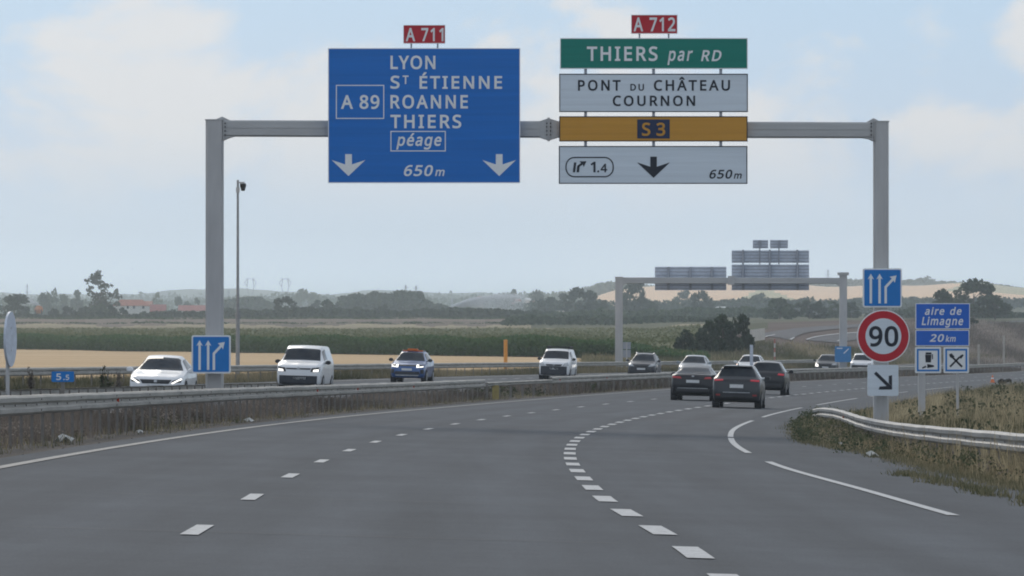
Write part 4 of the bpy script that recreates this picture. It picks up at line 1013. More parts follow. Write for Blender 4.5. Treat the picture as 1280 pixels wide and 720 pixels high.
s = Sign('route_tag', 'small red tag reading A 712 standing on the green sign', 'road sign', (789, 18.3, 847, 42), D1, 47)
s.plate((789, 18.2, 847, 42), 'sign_red')
s.frame((789, 18.2, 847, 42), 0.7, 'letter_white')
s.text([('A', 792, 804, 39, 17.4), ('712', 812, 844.3, 39, 17.4)], 0, 0, 0, 0, 'letter_white', bold=0.025)
mb = MB()
for x in (799.5, 836):
    mb.box(W(x, 0, D1).x - 0.02, W(x, 0, D1).x + 0.02, D1 + 0.042, D1 + 0.07, W(0, 49, D1).z, W(0, 24, D1).z)
mb.build('strut', 'sign_back_rib', s.root)

s = Sign('direction_sign', 'long green sign reading THIERS par RD, topmost of the stacked panels', 'road sign', (700, 47.4, 935, 86), D1)
s.plate((700, 47.4, 934.8, 86), 'sign_green', r=0.8)
s.frame((700, 47.4, 934.8, 86), 1.0, 'letter_white')
s.text([('THIERS', 733.7, 822, 76, 18)], 0, 0, 0, 0, 'letter_white', space=1.2)
s.text([('par', 834.3, 866.3, 76, 16.5), ('RD', 876.3, 902, 76.3, 13.8)], 0, 0, 0, 0, 'letter_white', True, 0.012, 1.2)

s = Sign('direction_sign', 'white sign reading PONT DU CHÂTEAU COURNON in black capitals', 'road sign', (699, 92, 935, 140), D1)
s.plate((699, 92, 935, 140), 'sign_white', r=0.8)
s.frame((699, 92, 935, 140), 1.2, 'letter_dark')
s.text([('PONT', 722.5, 775.8, 113.2, 13.3), ('DU', 788, 805, 113.2, 8.4), ('CHÂTEAU', 817.4, 912.6, 113.2, 13.3)], 0, 0, 0, 0, 'letter_dark', space=1.25)
s.text([('COURNON', 766, 869, 132.4, 12.9)], 0, 0, 0, 0, 'letter_dark', space=1.25)

s = Sign('direction_sign', 'narrow ochre yellow sign with S3 in a dark box', 'road sign', (699, 145, 934.5, 176.8), D1)
s.plate((699, 145.2, 934.6, 176.8), 'sign_yellow', r=0.8)
s.frame((699, 145.2, 934.6, 176.8), 1.2, 'letter_dark')
s.poly([(796.6, 149.2), (796.6, 173), (837.2, 173), (837.2, 149.2)], 'navy', 'route_box')
s.text([('S', 802.5, 813, 169.6, 16.2), ('3', 820.5, 831.6, 169.6, 16.2)], 0, 0, 0, 0, 'sign_yellow', layer=2)

s = Sign('direction_sign', 'white sign with exit number 1.4 and one dark down arrow, lowest panel', 'road sign', (698.5, 182.5, 934.4, 229.8), D1)
s.plate((698.5, 182.4, 934.4, 229.8), 'sign_white', r=0.8)
s.frame((698.5, 182.4, 934.4, 229.8), 1.2, 'letter_dark')
s.frame((706.8, 196, 767.2, 221.6), 1.5, 'letter_dark', 'exit_outline', r=11.5)
s.text([('1', 738, 744.5, 215.3, 13.2), ('.4', 746.5, 759, 215.3, 10.6)], 0, 0, 0, 0, 'letter_dark', bold=0.025)
s.polys([[(716, 215.3), (719, 215.3), (720.5, 203), (717.5, 203)], [(720.6, 215.3), (723.8, 215.3), (724.8, 207), (721.7, 207)], [(721.7, 207), (724.8, 208), (728.5, 205.7), (729.8, 208.6), (733, 201.5), (724.5, 201.5), (726.3, 203.8)]], 'letter_dark', 'exit_symbol')
s.poly(down_arrow(817, 195.8, 222.3, 20.5), 'letter_dark', 'arrow')
s.text([('650', 886.8, 915.5, 223.2, 11), ('m', 917.2, 927.3, 223.2, 8.2)], 0, 0, 0, 0, 'letter_dark', True, 0.008)

# signs on the gantry posts
DL = 150.3
s = Sign('lane_sign', 'blue lane sign with three arrows on the foot of the left gantry post', 'road sign', (239.4, 419, 288.5, 466.8), DL)
s.plate((239.4, 419, 288.3, 466.8), 'letter_white', r=2.5, name='panel', y1=0.12)
s.plate((241.3, 421, 286.4, 464.8), 'sign_blue_small', r=1.5, name='face', y0=-0.006, y1=0.002)
s.polys(lane_arrows(240, 419.6, 47.6, (0.2, 0.425, 0.575)), 'letter_white', 'arrow', 2)
mb = MB()
a, b = W(246, 428, DL), W(282, 458, DL)
for y in (428, 456):
    mb.box(a.x, b.x, DL + 0.122, DL + 0.40, W(0, y + 1.2, DL).z, W(0, y - 1.2, DL).z)
mb.build('bracket', 'steel', s.root)

s = Sign('lane_sign', 'blue lane sign with three arrows above the 90 disc', 'road sign', (1078.6, 335.5, 1127.4, 384.2), DL)
s.plate((1078.6, 335.5, 1127.4, 384.2), 'letter_white', r=2.5, y1=0.12)
s.plate((1080.4, 337.3, 1125.6, 382.4), 'sign_blue_small', r=1.5, name='face', y0=-0.006, y1=0.002)
s.polys(lane_arrows(1079, 336.4, 47.6, (0.2, 0.43, 0.59)), 'letter_white', 'arrow', 2)
mb = MB()
for y in (345, 374):
    mb.box(W(1086, 0, DL).x, W(1120, 0, DL).x, DL + 0.122, DL + 0.42, W(0, y + 1.2, DL).z, W(0, y - 1.2, DL).z)
mb.build('bracket', 'steel', s.root)


def disc_pts(cx, cy, r, n=48):
    return [(cx + r * math.cos(2 * math.pi * k / n), cy + r * math.sin(2 * math.pi * k / n)) for k in range(n)]


s = Sign('speed_limit_sign', 'round white speed limit sign with red ring and black 90 on the right gantry post', 'road sign', (1071, 387, 1137, 453.5), DL)
MB().prism([s.xz(*p) for p in disc_pts(1104.2, 420.3, 33.0)], DL, DL + 0.06).build('panel', 'letter_white', s.root)
s.poly(disc_pts(1104.2, 420.3, 31.6), 'sign_red', 'red_ring', 1)
s.poly(disc_pts(1104.2, 420.3, 22.4), 'sign_white', 'face', 2)
s.text([('9', 1086.3, 1103, 433, 25.2), ('0', 1105.6, 1122.8, 433, 25.2)], 0, 0, 0, 0, 'letter_dark', bold=0.03, layer=3)
mb = MB()
for y in (408, 433):
    mb.box(W(1090, 0, DL).x, W(1118, 0, DL).x, DL + 0.062, DL + 0.42, W(0, y + 1.2, DL).z, W(0, y - 1.2, DL).z)
mb.build('bracket', 'steel', s.root)

s = Sign('arrow_plate', 'small white plate with a black arrow pointing down to the right, below the 90 disc', 'road sign', (1084.4, 456.2, 1123, 495), DL)
s.plate((1084.4, 456.2, 1123, 494.8), 'sign_white', r=2.0, y1=0.06)
s.polys([[(1092.4, 467.3), (1095.2, 464.4), (1110.9, 479.4), (1107.9, 482.2)], [(1110.9, 469.8), (1115, 469.0), (1115, 482.9), (1110.9, 478.9)], [(1115, 483.1), (1115, 486.9), (1098.2, 486.9), (1099.6, 483.1), (1107.7, 482.6), (1110.8, 479.2)]], 'letter_dark', 'arrow')
mb = MB()
mb.box(W(1090, 0, DL).x, W(1118, 0, DL).x, DL + 0.062, DL + 0.42, W(0, 477, DL).z, W(0, 474.6, DL).z)
mb.build('bracket', 'steel', s.root)

# service area sign
DS = 178.0
pz = float(road(DS, offset_for(1180, DS))[2]) - 0.1
s = Sign('service_area_sign', 'blue service area sign reading aire de Limagne 20 km with fuel and restaurant squares', 'road sign', (1144, 379, 1212, 467), DS)
s.plate((1144.3, 379, 1212.5, 411.4), 'letter_white', r=1.2)
s.plate((1145.3, 380, 1211.5, 410.4), 'sign_violet', 'face', -0.006, 0.002)
s.plate((1144.2, 412.4, 1211.7, 432.6), 'letter_white', r=1.2)
s.plate((1145.2, 413.4, 1210.7, 431.6), 'sign_violet', 'face', -0.006, 0.002)
s.text([('aire', 1156, 1180.5, 393.6, 9.4), ('de', 1187.5, 1202, 393.6, 9.4)], 0, 0, 0, 0, 'letter_white', True, 0.0, 1.15, layer=2)
s.text([('Limagne', 1152, 1204, 406.4, 10.2)], 0, 0, 0, 0, 'letter_white', True, 0.0, 1.15, layer=2)
s.text([('20', 1162, 1180, 427.2, 9.4), ('km', 1182, 1194.6, 427.2, 7.6)], 0, 0, 0, 0, 'letter_white', True, 0.01, layer=2)
for x0, x1 in ((1143.8, 1176.4), (1179.4, 1211.2)):
    s.plate((x0, 433.8, x1, 466.4), 'letter_white', 'symbol_panel', r=1.5)
    s.frame((x0 + 2.2, 436.0, x1 - 2.2, 464.2), 2.2, 'sign_blue_small', 'blue_border')
s.polys([[(1157, 443), (1157, 440.5), (1164, 440.5), (1164.6, 443)], [(1157, 453), (1163.6, 453), (1164.3, 443.4), (1156.4, 443.4)], [(1164.8, 443), (1166, 442.6), (1166.2, 449), (1165, 449)],
         [(1152.5, 459.4), (1157, 457), (1158, 459), (1153, 460.8)], [(1159, 455), (1167, 456.5), (1167.6, 458.6), (1159, 460)]], 'letter_dark', 'fuel_symbol')
s.polys([[(1186.6, 457.8), (1188.4, 459.2), (1200.4, 447), (1198.8, 445.4)], [(1199, 447), (1201.3, 448.4), (1204.6, 444.2), (1203, 442.8), (1200, 444.6)],
         [(1190.2, 448), (1192, 446.4), (1203.6, 457.8), (1201.6, 459.4)], [(1186.4, 443), (1189.4, 441.6), (1193, 445.6), (1191.4, 448.4), (1187.6, 446.6)]], 'letter_dark', 'restaurant_symbol')
for xa, xb, yb in ((1148, 1156.5, 496), (1195.2, 1198.4, 498)):
    a, b = W(xa, 380, DS + 0.09), W(xb, yb, DS + 0.09)
    MB().box(a.x, b.x, DS + 0.05, DS + 0.05 + (b.x - a.x), min(b.z, pz) - 0.3, a.z).build('post', 'steel', s.root)

# 5.5 marker, back of a round sign
DK = 118.0
s = Sign('kilometre_marker', 'tiny blue marker plate reading 5.5 on a thin post in the median', 'marker', (64.4, 464, 92.6, 477.6), DK, 497)
s.plate((64.4, 464.2, 92.6, 477.4), 'sign_blue_small', r=1.6, y1=0.02)
s.text([('5', 70.4, 76.5, 475, 8.2), ('.5', 79.3, 86.6, 475, 6.6)], 0, 0, 0, 0, 'letter_white', bold=0.0)
a = W(78.5, 468, DK + 0.05)
MB().box(a.x - 0.035, a.x + 0.035, DK + 0.022, DK + 0.08, float(road(DK, offset_for(78, DK))[2]) - 0.15, a.z).build('post', 'post', s.root)

DB = 121.0
a, b = W(12, 424, DB), W(9.5, 503, DB)
zb = float(road(DB, offset_for(10, DB))[2])
r = thing('round_sign', 'grey back of a round traffic sign turned edge-on, on a pole in the median', 'road sign', (b.x, DB, zb))
ang, rad = math.radians(83), 0.535
mb = MB()
ca, sa = math.cos(ang), math.sin(ang)
ring = [(math.cos(2 * math.pi * k / 32) * rad, math.sin(2 * math.pi * k / 32) * rad) for k in range(32)]
for t0, t1, rs in ((0, 0.012, 1.0), (-0.035, 0.0, 1.02)):
    vs = []
    for t in (t0, t1):
        vs += [(a.x + u * rs * ca - t * sa, DB + u * rs * sa + t * ca, a.z + w * rs) for u, w in ring]
    mb.add(vs, [tuple(range(32)), tuple(range(63, 31, -1))] + [(i, i + 32, (i + 1) % 32 + 32, (i + 1) % 32) for i in range(32)])
mb.build('disc', 'sign_back', r)
MB().tube([(b.x, DB + 0.03, zb - 0.3), (b.x, DB + 0.03, a.z + 0.3)], 0.038, 10).build('pole', 'steel', r)
mb = MB()
for dz in (-0.22, 0.22):
    mb.box(b.x - 0.05, a.x + 0.04, DB - 0.02, DB + 0.06, a.z + dz - 0.02, a.z + dz + 0.02)
mb.box(b.x - 0.20, b.x + 0.0, DB + 0.0, DB + 0.06, zb + 0.16, zb + 0.24).box(b.x - 0.2, b.x, DB, DB + 0.06, zb + 0.3, zb + 0.34)
mb.build('clamp', 'steel', r)

# ------------------------------------------------------------------ second gantry, seen from behind
D2 = 472.0
zg = float(terr(W(774, 440, D2).x, D2))
g2 = thing('sign_gantry', 'smaller distant gantry over the oncoming lanes, seen from behind with three grey sign backs', 'gantry', (W(914, 440, D2).x, D2, zg))


def plain_post(x0, x1, y0, z1, D):
    a, b = W(x0, y0, D), W(x1, y0, D)
    w = (b.x - a.x) / 2
    return MB().box(a.x, b.x, D - w, D + w, z1, a.z).box(a.x - 0.03, b.x + 0.03, D - w - 0.03, D + w + 0.03, a.z, a.z + 0.05).build('post', 'steel', g2)


plain_post(769.0, 778.4, 346.8, zg - 0.6, D2)
plain_post(1049.4, 1058.6, 344, -1.6, D2)
beam(778.4, 346.8, 354.4, 1049.4, 347.3, 354.8, D2, g2, t=0.3)
joint([(778.4, 354), (778.4, 358), (783, 354.2)], D2, g2, 0.28)
joint([(1049.4, 354.4), (1049.4, 358), (1045, 354.6)], D2, g2, 0.28)
p = W(1054, 340.5, D2)
MB().box(p.x - 0.42, p.x + 0.42, D2 - 0.42, D2 + 0.42, W(0, 344, D2).z, p.z).build('cap', 'steel', g2)
p = W(914, 350, D2)
MB().box(p.x - 0.25, p.x + 0.25, D2 - 0.36, D2 + 0.36, W(0, 356, D2).z, W(0, 345, D2).z).build('joint_plate', 'steel', g2)


def sign_back(name, label, x0, y0, x1, y1, sup, ribs, D=D2 + 0.75):
    a, b = W(x0, y1, D), W(x1, y0, D)
    r = thing(name, label, 'road sign', ((a.x + b.x) / 2, D, a.z))
    MB().box(a.x, b.x, D, D + 0.06, a.z, b.z).build('panel', 'sign_back', r)
    mb = MB()
    for k in range(ribs):
        z = a.z + (b.z - a.z) * (k + 0.5) / ribs
        mb.box(a.x + 0.02, b.x - 0.02, D - 0.05, D - 0.001, z - 0.025, z + 0.025)
    mb.build('rib', 'sign_back_rib', r)
    for x in sup:
        c = W(x, 0, D).x
        MB().box(c - 0.09, c + 0.09, D - 0.17, D - 0.052, a.z + 0.02, b.z - 0.02).build('support', 'sign_back_rib', r)
    return r


sign_back('direction_sign', 'wide grey sign back on the left half of the distant gantry', 818.6, 333.4, 908, 362.8, (835.5, 863, 890), 7)
sign_back('direction_sign', 'lower wide grey sign back on the right half of the distant gantry', 914.6, 330.6, 1011.4, 362.8, (929, 962.5, 997), 8)
sign_back('direction_sign', 'upper wide grey sign back above the beam of the distant gantry', 914.6, 313, 1011.4, 328.6, (929, 962.5, 997), 4)
sign_back('route_tag', 'left one of the two small grey tag backs on top of the distant gantry', 941, 300, 960.2, 310.4, (950,), 3)
sign_back('route_tag', 'right one of the two small grey tag backs on top of the distant gantry', 962.6, 300, 985, 310.4, (974,), 3)
for x, w_, y0, y1, ya, yb in [(q, .07, .3, .56, 355, 312) for q in (929, 962.5, 997)] + [(q, .05, .5, .58, 330, 303) for q in (950, 974)] + [(q, .07, .3, .56, 355, 340) for q in (835.5, 863, 890)]:
    c = W(x, 0, D2).x
    MB().box(c - w_, c + w_, D2 + y0, D2 + y1, W(0, ya, D2).z, W(0, yb, D2).z).build('sign_support', 'sign_back_rib', g2)

D3 = 470.6
s = Sign('lane_sign', 'small light blue lane sign on the far gantry post, above the median rail', 'road sign', (1043.6, 433, 1063.8, 452.6), D3)
s.plate((1043.6, 433, 1063.8, 452.6), 'sign_cyan', r=1.0, y1=0.1)
s.polys([[(1046, 434.8), (1046, 436.0), (1053, 436.0), (1053, 434.8)], [(1054.2, 441.5), (1055.2, 442.1), (1061.3, 436.2), (1060.5, 435.4)]], 'letter_white', 'arrow')
MB().box(W(1050, 0, D3).x, W(1057, 0, D3).x, D3 + 0.102, D3 + 1.2, W(0, 444, D3).z, W(0, 441, D3).z).build('bracket', 'steel', s.root)
DSB = 468.0
p = W(785, 437, DSB)
zz = float(terr(p.x, DSB))
r = thing('traffic_sign', 'pair of small grey sign backs beside the left post of the distant gantry', 'road sign', (p.x, DSB, zz))
for y0, y1 in ((427.6, 436.4), (437.4, 446.8)):
    MB().box(W(778.8, 0, DSB).x, W(788.4, 0, DSB).x, DSB, DSB + 0.05, W(0, y1, DSB).z, W(0, y0, DSB).z).build('panel', 'sign_back_rib', r)
MB().tube([(p.x - 0.1, DSB - 0.06, zz - 0.3), (p.x - 0.1, DSB - 0.06, W(0, 428, DSB).z)], 0.05, 8).build('pole', 'steel', r)

# ------------------------------------------------------------------ camera mast, marker posts, cone
DM = 308.0
p = W(297.2, 225, DM)
zm = float(terr(p.x, DM))
r = thing('camera_mast', 'tall thin grey mast with a surveillance camera on top beside the left gantry post', 'mast', (p.x, DM, zm))
MB().tube([(p.x, DM, zm - 0.3), (p.x, DM, zm + 3.4)], 0.105, 12, 0.10).tube([(p.x, DM, zm + 3.4), (p.x, DM, p.z)], 0.075, 12, 0.055).tube([(p.x, DM, zm + 3.2), (p.x, DM, zm + 3.45)], 0.13, 12).build('pole', 'mast', r)
h = p.z - 0.12
MB().box(p.x - 0.05, p.x + 0.34, DM - 0.03, DM + 0.03, h - 0.04, h + 0.03).box(p.x - 0.09, p.x + 0.09, DM - 0.08, DM + 0.08, h - 0.5, h - 0.25).build('arm', 'steel', r)
MB().tube([(p.x + 0.26, DM, h - 0.05), (p.x + 0.26, DM, h - 0.2)], 0.15, 14, 0.16).tube([(p.x + 0.26, DM, h - 0.2), (p.x + 0.26, DM, h - 0.42)], 0.15, 14, 0.09).build('camera', 'dark', r, True)

DY = 520.0
p = W(632, 424.5, DY)
z0 = float(terr(p.x, DY))
mb = MB().tube([(p.x, DY, z0 - 0.2), (p.x, DY, p.z - 0.12)], 0.16, 10).tube([(p.x, DY, p.z - 0.12), (p.x, DY, p.z)], 0.19, 10, 0.13)
mb.tube([(p.x, DY, z0 + 0.5), (p.x, DY, z0 + 0.55)], 0.18, 10)
tag(mb.build('pipeline_marker', 'amber_post', origin=(p.x, DY, z0)), 'tall amber marker post at the edge of the stubble field in front of the maize', 'marker post')


def mpost(x, ytop, D, label, cols, w=0.1):
    p = W(x, ytop, D)
    z0 = float(terr(p.x, D))
    r = thing('marker_post', label, 'marker post', (p.x, D, z0))
    n = len(cols)
    for k, c in enumerate(cols):
        za, zb = z0 - (0.2 if k == 0 else 0) + (p.z - z0) * k / n, z0 + (p.z - z0) * (k + 1) / n
        if k == 0:
            za = z0 - 0.2
        MB().box(p.x - w, p.x + w, D - w * 0.7, D + w * 0.7, za, zb - 0.002).build('post' if n == 1 else 'band', c, r)
    return r


mpost(968.3, 423.5, 640, 'slim red and white banded post in the grass behind the white oncoming car', ['faded_white', 'faded_red', 'faded_white', 'faded_red', 'faded_white', 'faded_red'], 0.085)
mpost(939.3, 431, 398, 'slim pale grey post in the median before the white car with the orange lamp', ['sign_back'], 0.1)
mpost(1223.3, 430.5, 640, 'short white delineator post right of the service area sign', ['concrete'], 0.11)
mpost(1254.8, 419, 660, 'pale post on the brown embankment far right', ['concrete'], 0.10)

DC = 455.0
q = road(DC, offset_for(1240.5, DC))
r = thing('traffic_cone', 'small orange traffic cone at the road edge far right', 'cone', tuple(q))
MB().box(q[0] - 0.2, q[0] + 0.2, q[1] - 0.2, q[1] + 0.2, q[2], q[2] + 0.04).build('base', 'orange', r)
MB().tube([(q[0], q[1], q[2] + 0.042), (q[0], q[1], q[2] + 0.55)], 0.15, 14, 0.03).build('body', 'orange', r)
MB().tube([(q[0], q[1], q[2] + 0.26), (q[0], q[1], q[2] + 0.36)], 0.106, 14, 0.083).build('band', 'letter_white', r)
DT = 448.0
q = road(DT, offset_for(1256, DT))
mb = MB()
pts = [(q[0] + 0.42 * math.cos(a), q[1] + 0.2 * math.sin(a), q[2] + 0.12 + 0.12 * math.sin(a * 2)) for a in [0.3 + 0.35 * k for k in range(14)]]
mb.tube(pts, 0.13, 8)
tag(mb.build('tyre_scrap', 'tyre', origin=tuple(q)), 'black scrap of a burst tyre lying near the orange cone', 'tyre scrap')

# ------------------------------------------------------------------ vehicles
def pchip_rows(ys, rows, q):
    """Monotone-ish interpolation of every column of rows over ys."""
    rows = np.array(rows, float)
    out = np.zeros((len(q), rows.shape[1]))
    h = np.diff(ys)
    dl = np.diff(rows, axis=0) / h[:, None]
    d = np.zeros_like(rows)
    for i in range(1, len(ys) - 1):
        a, b = dl[i - 1], dl[i]
        ok = a * b > 0
        d[i] = np.where(ok, 2 * a * b / np.where(ok, a + b, 1), 0)
    d[0], d[-1] = dl[0], dl[-1]
    for k, x in enumerate(q):
        i = int(np.clip(np.searchsorted(ys, x) - 1, 0, len(ys) - 2))
        t = (x - ys[i]) / h[i]
        out[k] = (1 + 2 * t) * (1 - t) ** 2 * rows[i] + t * (1 - t) ** 2 * h[i] * d[i] + t * t * (3 - 2 * t) * rows[i + 1] + t * t * (t - 1) * h[i] * d[i + 1]
    return out


SHAPES = {
    # distance from the nose: half width, bottom, belt, top, half width at the top edge
    'hatch': (4.25, 1.80, [(0, .60, .30, .50, .60, .46), (.05, .72, .22, .58, .68, .60), (.28, .86, .18, .74, .80, .70), (1.05, .90, .17, .90, .95, .76), (1.15, .90, .17, .92, .98, .75),
                           (1.98, .90, .17, .94, 1.385, .57), (2.5, .90, .17, .95, 1.46, .58), (3.4, .90, .17, .99, 1.40, .55), (3.98, .87, .2, 1.0, 1.05, .68), (4.16, .84, .26, .88, .98, .66), (4.25, .74, .34, .66, .82, .58)]),
    'suv': (4.3, 1.84, [(0, .62, .36, .60, .74, .50), (.05, .76, .27, .70, .82, .64), (.28, .88, .23, .86, .93, .72), (1.05, .92, .22, 1.0, 1.06, .78), (1.15, .92, .22, 1.02, 1.09, .77),
                        (1.9, .92, .22, 1.04, 1.53, .60), (2.5, .92, .22, 1.05, 1.61, .62), (3.6, .92, .22, 1.09, 1.55, .60), (4.02, .90, .25, 1.1, 1.14, .71), (4.2, .87, .30, .98, 1.05, .70), (4.3, .76, .40, .74, .88, .62)]),
    'coupe': (4.75, 1.86, [(0, .62, .30, .56, .68, .50), (.05, .76, .23, .66, .76, .64), (.28, .88, .2, .80, .87, .72), (1.1, .93, .19, .95, 1.01, .78), (1.2, .93, .19, .97, 1.04, .77),
                           (2.05, .93, .19, 1.0, 1.42, .60), (2.6, .93, .19, 1.02, 1.48, .61), (3.4, .93, .19, 1.06, 1.38, .60), (4.25, .91, .22, 1.07, 1.12, .70), (4.6, .88, .28, 1.0, 1.08, .70), (4.75, .78, .38, .74, .90, .62)]),
    'van': (4.4, 1.86, [(0, .68, .32, .70, .82, .58), (.06, .82, .25, .82, .94, .70), (.3, .90, .22, 1.0, 1.06, .76), (.82, .93, .21, 1.12, 1.18, .79), (.92, .93, .21, 1.13, 1.21, .78),
                        (1.66, .93, .21, 1.16, 1.70, .70), (2.2, .93, .21, 1.17, 1.81, .73), (3.9, .93, .21, 1.17, 1.80, .73), (4.28, .92, .23, 1.17, 1.74, .71), (4.37, .90, .27, 1.12, 1.62, .69), (4.4, .86, .32, 1.05, 1.5, .66)]),
}
VSUB = 4


def section(w, zb, zbelt, ztop, wt):
    m = zb + 0.45 * (zbelt - zb)
    h = ztop - zbelt
    P = [(0, zb), (w * .84, zb), (w * .965, zb + .10 * min(1, (zbelt - zb) / .5)), (w, m), (w * .975, zbelt),
         (wt, max(zbelt + .004, ztop - .075 * min(1, h / .35))), (wt * .86, ztop - .02 * min(1, h / .2)), (wt * .45, ztop - .002), (0, ztop + .006)]
    out = []
    for i in range(len(P) - 1):
        p0, p1, p2, p3 = P[max(i - 1, 0)], P[i], P[i + 1], P[min(i + 2, len(P) - 1)]
        for k in range(VSUB):
            t = k / VSUB
            if i in (0, 4):
                out.append((p1[0] + (p2[0] - p1[0]) * t, p1[1] + (p2[1] - p1[1]) * t))
            else:
                f = 0.6
                m1 = ((p2[0] - p0[0]) * .5 * f, (p2[1] - p0[1]) * .5 * f)
                m2 = ((p3[0] - p1[0]) * .5 * f, (p3[1] - p1[1]) * .5 * f)
                a, b, c, d = 2 * t ** 3 - 3 * t * t + 1, t ** 3 - 2 * t * t + t, -2 * t ** 3 + 3 * t * t, t ** 3 - t * t
                out.append(tuple(a * p1[q] + b * m1[q] + c * p2[q] + d * m2[q] for q in (0, 1)))
    out.append(P[-1])
    return out


class Car:
    """Local frame: the car drives towards +y, its nose at y = L/2, wheels on z = 0."""
    def __init__(self, name, label, cat, shape, paint, D, o, towards, paint2=None, group=None, wheel_r=0.33, sx=1.0, sz=1.0):
        L, Wd, st = SHAPES[shape]
        self.L, self.shape, self.paint = L, shape, paint
        st = [(y, w * sx, zb * sz, zbelt * sz, zt * sz, wt * sx) for y, w, zb, zbelt, zt, wt in st]
        p = road(D, o)
        rz = -heading(D) + (math.pi if towards else 0)
        self.root = thing(name, label, cat, tuple(p), rz, group, world=False)
        self.root.rotation_euler = (0, (-1 if towards else 1) * XF, rz)
        ys = np.array([s[0] for s in st])
        qs = []
        for i in range(len(ys) - 1):
            n = max(2, int((ys[i + 1] - ys[i]) / 0.14) + 1)
            qs += list(np.linspace(ys[i], ys[i + 1], n, endpoint=False))
        qs.append(ys[-1])
        self.ys, self.st = ys, [s[1:] for s in st]
        rows = pchip_rows(ys, self.st, np.array(qs))
        mb = MB()
        rings = []
        for y, r in zip(qs, rows):
            half = section(*r)
            ring = [(x, L / 2 - y, z) for x, z in half] + [(-x, L / 2 - y, z) for x, z in half[-2:0:-1]]
            rings.append(ring)
        k = len(rings[0])
        fs = [(i * k + j, (i + 1) * k + j, (i + 1) * k + (j + 1) % k, i * k + (j + 1) % k) for i in range(len(rings) - 1) for j in range(k)]
        fs += [tuple(range(k)), tuple(range(len(rings) * k - 1, (len(rings) - 1) * k - 1, -1))]
        mb.add([q for r in rings for q in r], fs)
        self.body = mb.build('body', paint, self.root, True)
        self.bvh = BVHTree.FromPolygons([Vector(v) for v in mb.v], mb.f)
        self.maxw = max(s[1] for s in st)
        r = wheel_r
        for ya in (0.86, L - 0.80):
            for sgn in (-1, 1):
                yc = L / 2 - ya
                xo = sgn * (self.maxw * 0.985)
                am = MB().tube([(xo - sgn * .24, yc, r), (xo + sgn * 0.012, yc, r + 0.005)], r + 0.055, 24)
                am.build('wheel_arch', 'trim', self.root)
                tm = MB().tube([(xo - sgn * .2, yc, r), (xo - sgn * 0.02, yc, r), (xo + sgn * .022, yc, r)], r, 24)
                t = tm.build('wheel', 'tyre', self.root)
                MB().tube([(xo, yc, r), (xo + sgn * .028, yc, r)], r * .66, 20).tube([(xo, yc, r), (xo + sgn * .036, yc, r)], r * .18, 10).build('rim', 'rim', t)

    def S(self, y, v):
        """Point of the shell at distance y from the nose and section parameter v (negative = left half)."""
        r = pchip_rows(self.ys, self.st, [y])[0]
        half = section(*r)
        a = abs(v) * VSUB
        i = min(int(a), len(half) - 2)
        t = a - i
        x = half[i][0] + (half[i + 1][0] - half[i][0]) * t
        z = half[i][1] + (half[i + 1][1] - half[i][1]) * t
        return Vector((x if v >= 0 else -x, self.L / 2 - y, z))

    def patch(self, name, m, grid, off=0.008, parent=None, smooth=True):
        """Thin skin following given points of the shell, lifted off along its normal, with a closed rim."""
        R, C = len(grid), len(grid[0])
        c0 = sum((p for row in grid for p in row), Vector()) / (R * C)
        out = []
        for i in range(R):
            for j in range(C):
                du = grid[min(i + 1, R - 1)][j] - grid[max(i - 1, 0)][j]
                dv = grid[i][min(j + 1, C - 1)] - grid[i][max(j - 1, 0)]
                n = du.cross(dv)
                n = n.normalized() if n.length > 1e-9 else Vector((0, 0, 1))
                ref = grid[i][j] - Vector((0, grid[i][j].y * 0.6, 0.6))
                if n.dot(ref) < 0:
                    n = -n
                out.append((grid[i][j] + n * off, grid[i][j] - n * 0.012))
        vs = [a for a, b in out] + [b for a, b in out]
        nn = R * C
        fs = [(i * C + j, i * C + j + 1, (i + 1) * C + j + 1, (i + 1) * C + j) for i in range(R - 1) for j in range(C - 1)]
        rim = [i for i in range(C)] + [i * C + C - 1 for i in range(1, R)] + [(R - 1) * C + j for j in range(C - 2, -1, -1)] + [i * C for i in range(R - 2, 0, -1)]
        fs += [(rim[q], rim[(q + 1) % len(rim)], rim[(q + 1) % len(rim)] + nn, rim[q] + nn) for q in range(len(rim))]
        mb = MB().add(vs, fs)
        return mb.build(name, m, parent or self.root, False)

    def shell(self, name, m, y0, y1, v0, v1, off=0.008, nu=5, nv=9, shear=0.0):
        """Skin over y0..y1 and v0..v1 where v = 8 is the roof centre line; v runs over the top through 16 - v."""
        def P(y, v):
            return self.S(y, v) if v <= 8 else self.S(y, -(16 - v))
        g = [[P(y0 + (y1 - y0) * i / (nu - 1) + shear * (j / (nv - 1)), v0 + (v1 - v0) * j / (nv - 1)) for j in range(nv)] for i in range(nu)]
        return self.patch(name, m, g, off)

    def side(self, name, m, quad, off=0.008, sides=(1, -1), n=5):
        """Four corners (y from the nose, v) bilinear, on both flanks."""
        for sgn in sides:
            g = []
            for i in range(n):
                row = []
                for j in range(n):
                    a, b = i / (n - 1), j / (n - 1)
                    y = (quad[0][0] * (1 - a) + quad[1][0] * a) * (1 - b) + (quad[3][0] * (1 - a) + quad[2][0] * a) * b
                    v = (quad[0][1] * (1 - a) + quad[1][1] * a) * (1 - b) + (quad[3][1] * (1 - a) + quad[2][1] * a) * b
                    row.append(self.S(y, sgn * v))
                g.append(row)
            self.patch(name, m, g, off)

